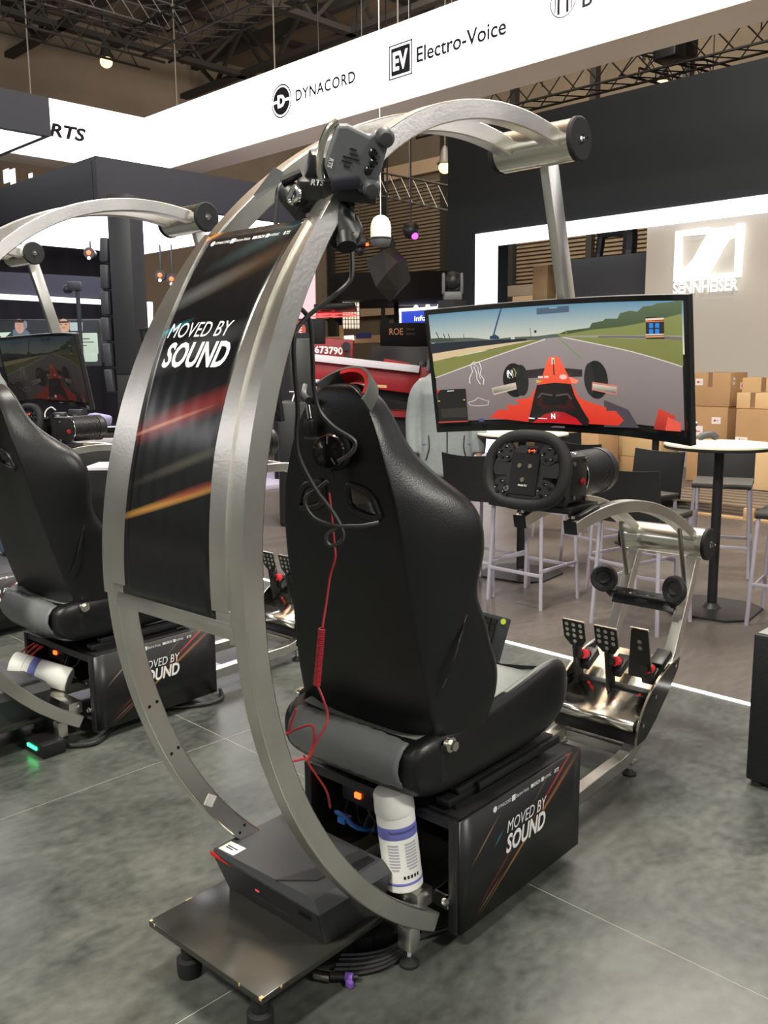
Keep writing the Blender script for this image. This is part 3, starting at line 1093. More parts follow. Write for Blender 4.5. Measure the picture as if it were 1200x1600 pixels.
# feet
for (u, v0, ztop, zr) in ((1.622, 0.2265, 0.115, 0.05), (3.011, 0.150, 0.06, 0.045)):
    for s in (-1, 1):
        v = VC + s * v0
        mb = MB(); mb.box((u, v, (ztop + zr) / 2), (0.042, 0.042, ztop - zr), 0.002); ft = mb.build('foot_post', STEEL, RT)
        mb = MB()
        mb.cyl((u, v, 0.018), (u, v, zr), 0.007, 8)
        mb.build('stud', CHROME, ft)
        mb = MB()
        mb.lathe([(0, 0), (0.026, 0), (0.026, 0.008), (0.018, 0.014), (0.010, 0.022), (0, 0.024)], (u, v, 0), seg=20)
        mb.build('glide', RUBBER, ft)
# rear cross member and bolts into the box
mb = MB(); mb.box((1.700, VC, 0.143), (0.06, 2 * (0.257 - W_) + .01, 0.050), 0.003); mb.build('rear_crossmember', STEEL, RT)
mb = MB()
for s in (-1, 1):
    mb.cyl((1.738, VC + s * .256, 0.132), (1.752, VC + s * .256, 0.132), 0.013, 12)
    mb.cyl((1.730, VC + s * .256, 0.132), (1.740, VC + s * .256, 0.132), 0.008, 6)
mb.build('bolt', CHROME, RT)

# base box (open at the back)
B0, B1, BV0, BV1, BZ0, BZ1 = 1.752, 2.369, 1.318, 1.897, 0.045, 0.367
for s, vv in ((-1, BV0), (1, BV1)):
    grid, uvs = [], []
    for k in range(2):
        grid.append([(B0 + (B1 - B0) * j / 12, vv, BZ0 + (BZ1 - BZ0) * k) for j in range(13)])
        uvs.append([((B1 - B0) * (j / 12 if s < 0 else 1 - j / 12), (BZ1 - BZ0) * k) for j in range(13)])
    o = uv_mesh('box_side_panel', grid, uvs, ART_BOX, RT)
    sd = o.modifiers.new('thickness', 'SOLIDIFY'); sd.thickness = 0.014; sd.offset = 1 if s > 0 else -1
    sd.offset = 0
mb = MB(); mb.box(((B0 + B1) / 2, VC, BZ1 - 0.008), (B1 - B0, BV1 - BV0 - 0.016, 0.016), 0.002); mb.build('box_top', BOXBLACK, RT)
mb = MB(); mb.box((B1 - 0.007, VC, (BZ0 + BZ1) / 2), (0.014, BV1 - BV0 - 0.016, BZ1 - BZ0)); mb.build('box_front', BOXBLACK, RT)
mb = MB(); mb.box(((B0 + B1) / 2 + 0.1, VC, BZ0 + 0.10), (B1 - B0 - 0.22, BV1 - BV0 - 0.03, 0.01)); mb.build('box_shelf', BOXBLACK, RT)
mb = MB()
mb.box((B0 + 0.006, BV0 + 0.014, (BZ0 + BZ1) / 2), (0.030, 0.028, BZ1 - BZ0), 0.002)
mb.box((B0 + 0.006, BV1 - 0.014, (BZ0 + BZ1) / 2), (0.030, 0.028, BZ1 - BZ0), 0.002)
mb.box((B0 + 0.006, VC, BZ1 - 0.014), (0.024, BV1 - BV0 - 0.05, 0.028), 0.002)
mb.build('box_rear_frame', BOXBLACK, RT)
sw_ = Vector((1.800, 1.729, 0.288))
mb = MB(); mb.box(sw_ + Vector((.034, 0, -.004)), (0.06, 0.14, 0.06), 0.006); o = mb.build('power_module', BLACK, RT)
mb = MB(); mb.box(sw_, (0.008, 0.022, 0.016), 0.001); mb.build('lit_switch', LED_RED, o)
lettering('MOVED BY', WHITEPRINT, RT, 0.205, 0.036, (2.068, BV0 - 0.0085, 0.268), (1, 0, 0), (0, 0, 1), shear=0.22)
lettering('SOUND', WHITEPRINT, RT, 0.205, 0.056, (2.064, BV0 - 0.0085, 0.216), (1, 0, 0), (0, 0, 1), shear=0.22, bold=0.03)
logo_row(lambda x, y: Vector((2.065 + x, BV0 - 0.0085, 0.346 + y)), RT, 1.16)
# foot-well: side fins, heel plate, pedal bar
for s in (-1, 1):
    v = VC + s * 0.180
    mb = MB()
    up = [(2.985, .130), (3.0, .205), (3.055, .277), (3.11, .322), (3.169, .350), (3.25, .378), (3.346, .392)]
    lo = [(3.33, .345), (3.25, .270), (3.15, .190), (3.06, .135)]
    poly = [(u, v, z) for u, z in up + lo]
    mb.prism(poly, (0, s * 0.006, 0))
    mb.build('side_fin', BLACK_G, RT)
    mb = MB()
    sp2 = spline(up, 3)
    rr = []
    for i, p in enumerate(sp2):
        t_ = (sp2[min(i + 1, len(sp2) - 1)] - sp2[max(i - 1, 0)]).normalized()
        n_ = Vector((-t_.y, t_.x)) * 0.0025
        rr.append([(p.x + n_.x, v - 0.001 * s, p.y + n_.y), (p.x + n_.x, v + 0.007 * s, p.y + n_.y), (p.x - n_.x, v + 0.007 * s, p.y - n_.y), (p.x - n_.x, v - 0.001 * s, p.y - n_.y)])
    mb.rings(rr)
    mb.build('fin_edge', STEEL_P, RT)
    mb = MB()
    for (u, z) in ((3.03, .20), (3.13, .285), (3.30, .365)):
        mb.cyl((u, v + s * .006, z), (u, v + s * .011, z), 0.008, 10)
    mb.build('fin_bolt', CHROME, RT)
mb = MB()
prof = [(2.975, .190), (2.972, .213), (2.985, .222), (3.06, .238), (3.14, .268), (3.165, .280)]
rr = []
for (u, z) in prof:
    rr.append([(u, VC - .176, z), (u, VC + .176, z)])
mb.rings(rr, closed=False, caps=False)
o = mb.build('heel_plate', STEEL_P, RT, 50)
sd = o.modifiers.new('thickness', 'SOLIDIFY'); sd.thickness = 0.004
mb = MB(); mb.box((3.03, VC, 0.150), (0.06, 0.35, 0.05), 0.003); mb.build('heel_beam', BLACK, RT)
mb = MB(); mb.box((3.26, VC, 0.325), (0.20, 0.352, 0.005), rot=Matrix.Rotation(math.radians(-28), 3, 'Y')); mb.build('pedal_deck', STEEL_P, RT)
# cup bracket on the front rails
mb = MB(); mb.box((3.405, VC - 0.01, 0.575), (0.035, 0.26, 0.012), rot=Matrix.Rotation(math.radians(-58), 3, 'Y')); mb.build('bracket_backing', STEEL, RT)
mb = MB()
R_ = Matrix.Rotation(math.radians(-58), 3, 'Y')
mb.box((3.375, VC - 0.01, 0.590), (0.070, 0.27, 0.008), 0.002, R_)
mb.box((3.352, VC - 0.01, 0.603), (0.010, 0.27, 0.022), 0.002, R_)
for k in (-0.065, 0.055):
    mb.box((3.37, VC + k, 0.600), (0.028, 0.06, 0.006), 0.002, R_)
o = mb.build('cup_bracket', BLACK, RT)
mb = MB()
for k in (0.075, 0.045, -0.03):
    c = Vector((3.366, VC + k, 0.602))
    mb.cyl(c, c + Vector((-0.006, 0, 0.006)), 0.007, 8)
mb.build('bolt', CHROME, o)
for s in (-1, 1):
    c = Vector((3.335, VC + s * 0.152, 0.660))
    mb = MB()
    mb.tube([(3.375, VC + s * 0.125, 0.592), (3.375, VC + s * 0.150, 0.612), (3.365, VC + s * 0.155, 0.640), c], 0.022, 10)
    mb.build('cup_arm', BLACK, RT)
    ax = Vector((-0.92, -s * 0.30, 0.12))
    mb = MB(); mb.lathe([(0, 0.004), (0.030, 0.002), (0.034, 0.008), (0.050, 0.010), (0.056, 0.004), (0.056, -0.012), (0.046, -0.020), (0.0, -0.020)], c, ax, 32)
    mb.build('support_cup', RUBBER, RT)

# ---------------------------------------------------------------- seat
SEC = [  # z, u rear, half width rear, half width wing, u tip, u front centre
    (0.500, 1.738, .250, .255, 1.90, 1.86), (0.570, 1.730, .255, .268, 1.93, 1.85), (0.640, 1.715, .256, .290, 1.95, 1.835),
    (0.700, 1.701, .252, .300, 1.955, 1.825), (0.760, 1.688, .246, .303, 1.945, 1.81), (0.820, 1.679, .241, .298, 1.915, 1.80),
    (0.880, 1.671, .237, .306, 1.895, 1.79), (0.940, 1.662, .232, .294, 1.862, 1.78), (1.000, 1.651, .229, .302, 1.853, 1.77),
    (1.060, 1.642, .226, .320, 1.858, 1.76), (1.110, 1.636, .223, .322, 1.856, 1.75), (1.150, 1.632, .218, .318, 1.854, 1.745),
    (1.190, 1.628, .211, .302, 1.846, 1.735), (1.225, 1.624, .204, .276, 1.824, 1.73), (1.260, 1.622, .194, .238, 1.790, 1.725),
    (1.320, 1.620, .174, .187, 1.736, 1.72), (1.380, 1.621, .152, .158, 1.712, 1.715), (1.430, 1.624, .126, .132, 1.705, 1.712),
    (1.465, 1.628, .098, .104, 1.700, 1.708), (1.490, 1.634, .064, .070, 1.696, 1.702), (1.504, 1.644, .030, .036, 1.688, 1.692)]
ST = thing('bucket_chair', 'nearest black leather racing chair with grey inserts, headphones hung over its top', 'seat', (1.95, VC + 0.012, BZ1), rig=True)
VS = VC + 0.012
bm = bmesh.new()
rings_ = []
NR = None
for (z, ur, hr, hw, ut, uf) in SEC:
    half = [(ur - 0.004, 0.0), (ur - 0.003, hr * .45), (ur - 0.001, hr * .80), (ur, hr * .965), (ur + .012, hr * 1.0),
            (ur + (ut - ur) * .35, hr + (hw - hr) * .55), (ur + (ut - ur) * .70, hw - .004 * (hw / .3)), (ut - .030 * min(1, (ut - ur) / .2), hw), (ut - .004, hw - .016 * (hw / .3)),
            (ut, hw - .034 * (hw / .3)), (ut - .012, hw - .060 * (hw / .3)), ((ut + uf) / 2, hw * .62), (uf, hw * .38), (uf, 0.0)]
    ring_ = [(u, VS - v, z) for u, v in half] + [(u, VS + v, z) for u, v in reversed(half[1:-1])]
    rings_.append(ring_)
V = [[bm.verts.new(p) for p in r] for r in rings_]
n = len(rings_[0])
for i in range(len(V) - 1):
    for j in range(n):
        f = bm.faces.new((V[i][j], V[i][(j + 1) % n], V[i + 1][(j + 1) % n], V[i + 1][j]))
        jj = j if j < 13 else 25 - j
        f.material_index = 1 if (8 if i >= 14 else 9) <= jj <= 12 else 0
bm.faces.new(list(reversed(V[0])))
bm.faces.new(V[-1])
cr = bm.edges.layers.float.new('crease_edge')
for i in range(len(V) - 1):
    for j in (3, n - 3, 9, n - 9):
        e = bm.edges.get((V[i][j], V[i + 1][j]))
        if e:
            e[cr] = 0.75 if j in (3, n - 3) else 0.4
bmesh.ops.recalc_face_normals(bm, faces=bm.faces)
me = bpy.data.meshes.new('seat_back')
bm.to_mesh(me)
bm.free()
me.materials.append(LEATHER)
me.materials.append(LEATHER_G)
raw = bpy.data.objects.new('seat_back', me)
COL.objects.link(raw)
raw.modifiers.new('sub', 'SUBSURF').levels = 2
cutters = []
LINER = mat('slot_liner_grey', rgb(150, 148, 140), 0.25, 0.4)
HOLE_R = [(1.566, 1.246), (1.561, 1.198), (1.478, 1.178), (1.505, 1.224)]
HOLES = [HOLE_R, [(2 * VS - v, z) for v, z in HOLE_R]]
for hl in HOLES:
    m = MB()
    m.prism([(1.50, v, z) for v, z in hl], (0.6, 0, 0))
    bmesh.ops.recalc_face_normals(m.bm, faces=m.bm.faces)
    cme = bpy.data.meshes.new('cut'); m.bm.to_mesh(cme); m.bm.free()
    cme.materials.append(LINER)
    co = bpy.data.objects.new('cut', cme); COL.objects.link(co); cutters.append(co)
    b = raw.modifiers.new('cut', 'BOOLEAN'); b.operation = 'DIFFERENCE'; b.object = co; b.solver = 'EXACT'; b.material_mode = 'TRANSFER'
me = evaluated(raw)
for c in cutters:
    bpy.data.objects.remove(c)
mats = [mm.name if mm else '' for mm in me.materials]
gi = {k for k, nm in enumerate(mats) if nm == 'grey_leather'}
li = {k for k, nm in enumerate(mats) if nm == 'slot_liner_grey'}
si = set(range(len(mats))) - gi - li
for nm, keep, m_ in (('seat_shell', si, LEATHER), ('front_cushion', gi, LEATHER_G), ('belt_slot_liner', li, LINER), ('belt_slot_liner', li, LINER)):
    bm = bmesh.new()
    bm.from_mesh(me)
    if nm == 'belt_slot_liner':      # the two slots, one liner each
        side_ = -1 if not any(o_.name.startswith(nm) for o_ in ST.children) else 1
        bmesh.ops.delete(bm, geom=[f for f in bm.faces if (f.calc_center_median().y - VS) * side_ < 0], context='FACES')
    bmesh.ops.delete(bm, geom=[f for f in bm.faces if f.material_index not in keep], context='FACES')
    for f in bm.faces:
        f.material_index = 0
    m2 = bpy.data.meshes.new(nm)
    bm.to_mesh(m2)
    bm.free()
    link_mesh(nm, m2, m_, ST, 50)
for hl in HOLES:
    cx = sum(v for v, z in hl) / 4
    cz = sum(z for v, z in hl) / 4
    pts = []
    N = 4
    for i in range(4):
        a, b = Vector((0, *hl[i])), Vector((0, *hl[(i + 1) % 4]))
        for t in (0.18, 0.5, 0.82):
            p = a.lerp(b, t)
            d = Vector((0, p.y - cx, p.z - cz))
            q = p + d.normalized() * 0.012
            ur = interp(q.z, [(s[0], s[1]) for s in SEC])
            pts.append(Vector((ur - 0.002, q.y, q.z)))
    mb = MB(); mb.tube(pts, 0.010, 8, loop=True, n=3); mb.build('belt_slot_rim', BLACK, ST, 60)
# piping line across the side wing
for s in (-1, 1):
    mb = MB()
    mb.tube([(1.80, VS + s * .287, 0.915), (1.775, VS + s * .287, 0.86), (1.745, VS + s * .282, 0.79), (1.72, VS + s * .272, 0.735)], 0.004, 6)
    mb.build('seam_piping', LEATHER, ST, 60)
# cushion
CS = [  # u, half width, z bottom, z bolster top, z centre top
    (1.625, .225, .490, .555, .560), (1.640, .250, .456, .580, .585), (1.68, .268, .425, .600, .590), (1.76, .275, .415, .605, .560), (1.90, .277, .415, .612, .535),
    (2.05, .277, .415, .628, .530), (2.18, .277, .415, .650, .535), (2.27, .276, .425, .664, .545), (2.33, .272, .450, .658, .555), (2.365, .262, .490, .635, .560), (2.382, .235, .530, .600, .565)]
bm = bmesh.new()
RG = []
for (u, h, zb, zt_, zc_) in CS:
    half = [(0, zb), (h * .7, zb), (h * .95, zb + .012), (h, zb + (zt_ - zb) * .4), (h * 1.0, zb + (zt_ - zb) * .75), (h * .965, zt_ - .012), (h * .90, zt_), (h * .80, zt_ - .006), (h * .68, zc_ + (zt_ - zc_) * .35), (h * .45, zc_), (0, zc_)]
    RG.append([(u, VS - v, z) for v, z in half] + [(u, VS + v, z) for v, z in reversed(half[1:-1])])
V = [[bm.verts.new(p) for p in r] for r in RG]
n = len(RG[0])
for i in range(len(V) - 1):
    for j in range(n):
        f = bm.faces.new((V[i][j], V[i][(j + 1) % n], V[i + 1][(j + 1) % n], V[i + 1][j]))
        jj = j if j < 10 else 19 - j
        grey = (jj >= 7) and i >= 2
        grey = grey or (jj == 6 and i in (5, 6, 7, 8))
        f.material_index = 1 if grey else 0
f = bm.faces.new(list(reversed(V[0]))); f.material_index = 0
bm.faces.new(V[-1])
bmesh.ops.recalc_face_normals(bm, faces=bm.faces)
me = bpy.data.meshes.new('cushion'); bm.to_mesh(me); bm.free()
me.materials.append(LEATHER); me.materials.append(LEATHER_G)
raw = bpy.data.objects.new('cushion', me); COL.objects.link(raw)
raw.modifiers.new('sub', 'SUBSURF').levels = 2
me = evaluated(raw)
for nm, keep, m_ in (('cushion_side', 0, LEATHER), ('cushion_top', 1, LEATHER_G)):
    bm = bmesh.new(); bm.from_mesh(me)
    bmesh.ops.delete(bm, geom=[f for f in bm.faces if f.material_index != keep], context='FACES')
    for f in bm.faces:
        f.material_index = 0
    m2 = bpy.data.meshes.new(nm); bm.to_mesh(m2); bm.free()
    link_mesh(nm, m2, m_, ST, 50)
# grey roll below the backrest
mb = MB()
rr = []
for k in range(25):
    x = -1 + 2 * k / 24
    v = VS - .005 - x * 0.205
    sc = 1 - 0.10 * x ** 4
    prof = [(1.655, .600), (1.630, .588), (1.609, .560), (1.602, .525), (1.612, .494), (1.634, .468), (1.662, .452)]
    rr.append([(1.68 + (u - 1.68) * sc, v, .52 + (z - .52) * sc + 0.002 * math.sin(k * 2.1)) for u, z in prof])
mb.rings(rr, closed=False, caps=False)
o = mb.build('rear_roll', LEATHER_D, ST, 70)
sd = o.modifiers.new('thickness', 'SOLIDIFY'); sd.thickness = 0.006
# hinge bolts
for s in (-1, 1):
    mb = MB()
    c = Vector((1.742, VS + s * .272, 0.580))
    mb.cyl(c, c + Vector((0, s * .012, 0)), 0.020, 20)
    mb.cyl(c + Vector((0, s * .012, 0)), c + Vector((0, s * .026, 0)), 0.014, 6)
    mb.build('hinge_bolt', STEEL_P, ST)
    mb = MB(); mb.box((1.735, VS + s * .268, 0.53), (0.03, 0.006, 0.10), 0.003); mb.build('hinge_plate', BLACK, ST)
# slide rails
for s in (-1, 1):
    mb = MB()
    mb.box((2.03, VS + s * .225, 0.388), (0.50, 0.045, 0.022), 0.003)
    mb.box((2.06, VS + s * .235, 0.408), (0.48, 0.030, 0.022), 0.003)
    mb.box((2.10, VS + s * .262, 0.404), (0.42, 0.012, 0.024), 0.002)
    mb.build('slide_rail', BLACK, ST)
    mb = MB(); mb.box((2.0, VS + s * .225, 0.372), (0.40, 0.06, 0.012)); mb.build('rail_base', BLACK, ST)

# ---------------------------------------------------------------- pedals
PT = thing('pedal_set', 'black three-pedal set with drilled faces bolted in the nearest simulator', 'pedals', (3.17, VC, 0.28), rig=True)


def pedal(v, u0, ztop, wt, wb, hplate, holes, tall=False):
    tilt = Matrix.Rotation(math.radians(-14), 3, 'Y')
    o_ = Vector((u0, v, ztop))
    def L(x, y):          # x to the right of the driver's view (negative v), y down from the top edge
        return o_ + tilt @ Vector((0, -x, -y))
    m = MB()
    if tall:
        pl = [(-wt * .32, 0), (wt * .32, 0), (wt * .5, .006), (wt * .5, hplate), (-wb * .62, hplate), (-wt * .42, 0.01)]
    else:
        pl = [(-wt / 2, 0), (wt / 2, .004), (wt / 2, hplate * .72), (wt * .30, hplate), (-wt * .22, hplate), (-wt / 2, hplate * .72)]
    m.prism([L(x, y) for x, y in pl], tilt @ Vector((0.006, 0, 0)))
    face = m.build('pedal_face', BLACK, PT)
    m = MB()
    for (x, y, r) in holes:
        c = L(x, y)
        m.cyl(c + tilt @ Vector((-0.0015, 0, 0)), c + tilt @ Vector((0.001, 0, 0)), r, 12)
    m.build('grip_hole_disc', STEEL_P, face)  # steel discs stand in for drilled holes with bright metal behind
    m = MB()
    pl = [(wt * .49, 0.004), (wt * .51, 0.004), (wt * .51, hplate * .74), (wt * .49, hplate * .74)]
    m.prism([L(x, y) for x, y in pl], tilt @ Vector((0.007, 0, 0)))
    m.prism([L(x, y) for x, y in [(-wt * .48, 0.0), (wt * .5, 0.0), (wt * .5, -.002), (-wt * .48, -.002)]], tilt @ Vector((0.007, 0, 0)))
    m.build('bright_edge', STEEL_P, face)
    if not tall:
        m = MB()
        a_ = L(0, hplate * .9) + Vector((0.012, 0, 0))
        b_ = Vector((u0 + 0.065, v, 0.270))
        d_ = b_ - a_
        m.box((a_ + b_) / 2, (0.012, wt * .58, d_.length), 0.002, d_.to_track_quat('Z', 'Y').to_matrix())
        m.build('pedal_lever', BLACK, PT)
    m = MB()
    m.box((u0 + 0.115, v - 0.01, 0.355), (0.10, 0.05, 0.035), 0.004, Matrix.Rotation(math.radians(-25), 3, 'Y'))
    m.cyl((u0 + 0.03, v - 0.012, 0.395), (u0 + 0.11, v - 0.012, 0.375), 0.016, 12)
    m.build('damper', BLACK, PT)
    m = MB(); m.cyl((u0 + 0.045, v - 0.020, 0.392), (u0 + 0.075, v - 0.020, 0.385), 0.019, 12); m.build('red_spring', RED, PT)


grip = [(-.030 + .030 * i, .018 + .024 * j, .0085) for i in range(3) for j in range(3)] + [(0, .092, .0085)]
pedal(1.752, 3.075, 0.536, .098, .05, .112, grip)
pedal(1.611, 3.075, 0.535, .098, .05, .112, grip)
pedal(1.472, 3.075, 0.556, .075, .10, .215, [(0.0, .055, .009), (0.0, .082, .009)], tall=True)
mb = MB(); mb.box((3.165, VC, 0.272), (0.05, 0.345, 0.030), 0.003); mb.build('pedal_bar', BLACK, PT)
mb = MB()
for k in (-.12, 0.02, .10):
    mb.cyl((3.139, VC + k, 0.272), (3.135, VC + k, 0.272), 0.007, 8)
mb.build('red_bolt', RED, PT)
mb = MB(); mb.box((3.24, 1.455, 0.400), (0.09, 0.06, 0.03), 0.006, Matrix.Rotation(math.radians(-25), 3, 'Y')); mb.build('control_module', BLACK, PT)

# ---------------------------------------------------------------- steering wheel with motor base
WT = thing('steering_wheel', 'black flat-sided steering wheel and motor of the nearest simulator, display lit red', 'steering wheel', (2.70, VC, 1.045), rig=True)
WC = Vector((2.494, VC, 1.204))
TILT = Matrix.Rotation(math.radians(12), 3, 'Y')


def wl(x, y, d=0.0):      # x right for the driver (-v), y up, d towards the driver
    return WC + TILT @ Vector((-d, -x, y))


pts = []
for k in range(48):
    t = 2 * PI * k / 48
    x, y = superell(t, .146, .113, 3.0)
    if y < 0:
        x *= 1 - 0.10 * (-y / .113) ** 2
    else:
        x *= 1 - 0.16 * (y / .113) ** 2
    pts.append(wl(x, y))
mb = MB(); mb.tube(pts, 0.0205, 12, loop=True, n=2); mb.build('wheel_rim', RUBBER, WT, 60)
hub = [(-.055, .062), (-.03, .080), (.03, .080), (.055, .062), (.062, .02), (.120, .030), (.128, .0), (.120, -.020), (.070, -.02), (.072, -.075), (.035, -.092), (-.035, -.092), (-.072, -.075), (-.070, -.02), (-.120, -.020), (-.128, .0), (-.120, .030), (-.062, .02)]
mb = MB(); mb.prism([wl(x, y, .006) for x, y in hub], TILT @ Vector((0.014, 0, 0))); hb = mb.build('wheel_hub', BLACK, WT)
mb = MB(); mb.prism([wl(x, y, .014) for x, y in [(-.052, .055), (.052, .055), (.052, -.082), (-.052, -.082)]], TILT @ Vector((0.010, 0, 0)))
mb.build('hub_plate', BLACK_M, WT)
mb = MB()
for (x, y) in ((-.018, .012), (.022, .012), (-.001, -.034)):
    mb = MB()
    mb.cyl(wl(x, y, .014), wl(x, y, .018), 0.0075, 14)
    mb.build('hub_screw', mat('bronze_screw', rgb(120, 112, 90), 0.4, 0.7), WT)
lettering('FANATEC', WHITEPRINT, WT, 0.035, 0.006, wl(.002, -.052, .0155), TILT @ Vector((0, -1, 0)), TILT @ Vector((0, 0, 1)), shear=.2, bold=.02)
for sx in (-1, 1):
    for sy in (-1, 1):
        mb = MB()
        c = (sx * .083, sy * .058 - .004)
        mb.cyl(wl(*c, -.004), wl(*c, .010), 0.034, 20)
        pod = mb.build('button_pod', BLACK, WT)
        mb = MB()
        for k in range(5):
            a = 2 * PI * k / 5 + 0.4
            x, y = c[0] + .020 * math.cos(a), c[1] + .020 * math.sin(a)
            mb.cyl(wl(x, y, .008), wl(x, y, .017), 0.006, 10)
        mb.build('button', BLACK_G, pod)
        mb = MB()
        for k in range(3):
            a = 2 * PI * k / 3 + 1.2
            x, y = c[0] + .020 * math.cos(a), c[1] + .020 * math.sin(a)
            mb.box(wl(x, y, .0175), (0.001, 0.005, 0.0015))
        mb.build('button_mark', WHITEPRINT, pod)
mb = MB(); mb.cyl(wl(-.060, -.066, .012), wl(-.060, -.066, .016), 0.010, 18); xb = mb.build('logo_button', GREYP, WT)
mb = MB()
for a in (45, -45):
    mb.box(wl(-.060, -.066, .0165), (0.001, 0.016, 0.003), rot=TILT @ Matrix.Rotation(math.radians(a), 3, 'X'))
mb.build('cross_mark', BLACK, xb)
mb = MB(); mb.box(wl(.022, .062, .013), (0.004, 0.040, 0.020), 0.001, TILT); mb.build('display', BLACK_G, WT)
lettering('(-=)', LED_RED, WT, 0.024, 0.011, wl(.022, .062, .0165), TILT @ Vector((0, -1, 0)), TILT @ Vector((0, 0, 1)), name='display_digits')
# motor base
mb = MB(); mb.cyl(wl(0, 0, -.02), (2.60, VC, 1.165), 0.035, 24); mb.build('wheel_shaft', BLACK, WT)
mb = MB()
mb.prism([(2.600, VC + y, z) for y, z in ((-.078, 1.075), (-.085, 1.10), (-.085, 1.215), (-.070, 1.262), (-.052, 1.235), (.052, 1.235), (.070, 1.262), (.085, 1.215), (.085, 1.10), (.078, 1.075))], (0.030, 0, 0))
mb.box((2.69, VC, 1.16), (0.13, 0.165, 0.160), 0.012)
mt = mb.build('motor_front', BLACK, WT)
mb = MB()
for (u, z) in ((2.655, 1.215), (2.735, 1.225), (2.655, 1.10), (2.735, 1.09)):
    mb.cyl((u, VC - .082, z), (u, VC - .088, z), 0.008, 10)
mb.build('bolt', STEEL_D, mt)
mb = MB(); mb.lathe([(0, .008), (.010, .008), (.012, .002), (.014, 0.0), (0, 0)], (2.715, VC - .083, 1.150), (0, -1, 0), 18); mb.build('red_knob', RED, mt)
mb = MB()
prof = [(0, 0)]
for k in range(18):
    z = k * 0.010
    prof += [(.081, z), (.081, z + .006), (.078, z + .007), (.078, z + .0095)]
prof += [(.083, .182), (.083, .215), (.074, .232), (0, .232)]
mb.lathe(prof, (2.762, VC, 1.160), (1, 0, 0), 40)
mb.build('ribbed_motor', BLACK, WT, 25)
mb = MB(); mb.lathe([(.0835, 0), (.0845, .002), (.0845, .004), (.0835, .006), (.07, .006), (.07, 0)], (2.756, VC, 1.160), (1, 0, 0), 40); mb.build('silver_ring', CHROME, WT)
mb = MB(); mb.box((2.70, VC, 1.062), (0.20, 0.20, 0.022), 0.004); mb.build('motor_mount', BLACK, WT)
# ================================================================ MONITORS
PHI, RC, HH, TA = 0.4067, 1.226, 0.213, 0.171


def mon(s, t, d=0.0):
    """point of the curved screen: s -1 (viewer's left) .. 1, t -1 .. 1 upwards, d towards the viewer"""
    ph = s * PHI
    r = RC - d
    du = -(RC - r * math.cos(ph))
    dv = -r * math.sin(ph)
    h = HH * t
    return Vector((2.705 + du * math.cos(TA) - h * math.sin(TA), VC + dv, 1.541 + h * math.cos(TA) + du * math.sin(TA)))


def screen_mat(name, strength):
    m = bpy.data.materials.new(name)
    m.use_nodes = True
    nt = m.node_tree
    b = nt.nodes['Principled BSDF']
    b.inputs['Base Color'].default_value = (0.01, 0.01, 0.01, 1)
    b.inputs['Roughness'].default_value = 0.35
    a = nt.nodes.new('ShaderNodeAttribute')
    a.attribute_name = 'ink'
    nt.links.new(a.outputs['Color'], b.inputs['Emission Color'])
    b.inputs['Emission Strength'].default_value = strength
    return m


def picture(name, polys, m, parent, fn, strips=14, step=0.0004):
    """flat picture on a screen: coloured polygons in screen coordinates, laid one over the other"""
    bm = bmesh.new()
    lay = bm.verts.layers.float_color.new('ink')
    for i, (pts, col) in enumerate(polys):
        b2 = bmesh.new()
        vs = [b2.verts.new((p[0], p[1], 0)) for p in pts]
        b2.faces.new(vs)
        for k in range(1, strips):
            x = -1 + 2 * k / strips
            bmesh.ops.bisect_plane(b2, geom=b2.verts[:] + b2.edges[:] + b2.faces[:], plane_co=(x, 0, 0), plane_no=(1, 0, 0))
        bmesh.ops.triangulate(b2, faces=b2.faces)
        mp = {}
        y0 = min(p[1] for p in pts); y1 = max(p[1] for p in pts)
        for v in b2.verts:
            nv = bm.verts.new(fn(v.co.x, v.co.y, 0.0015 + step * i))
            if len(col) == 2:
                f = (v.co.y - y0) / max(1e-6, y1 - y0)
                c = [a + (b - a) * f for a, b in zip(col[0], col[1])]
            else:
                c = col
            nv[lay] = (*c, 1)
            mp[v] = nv
        for f in b2.faces:
            bm.faces.new([mp[v] for v in f.verts])
        b2.free()
    me = bpy.data.meshes.new(name)
    bm.to_mesh(me)
    bm.free()
    return link_mesh(name, me, m, parent, 0)


def thin(pts, w_=0.006):
    out, back = [], []
    for i, p in enumerate(pts):
        a = Vector(pts[max(i - 1, 0)]); b = Vector(pts[min(i + 1, len(pts) - 1)])
        d = (b - a).normalized()
        n_ = Vector((-d.y * w_ * 0.5, d.x * w_))
        out.append((p[0] + n_.x, p[1] + n_.y))
        back.append((p[0] - n_.x, p[1] - n_.y))
    return out + back[::-1]


def circle(cx, cy, rx, ry, n=18):
    return [(cx + rx * math.cos(2 * PI * k / n), cy + ry * math.sin(2 * PI * k / n)) for k in range(n)]


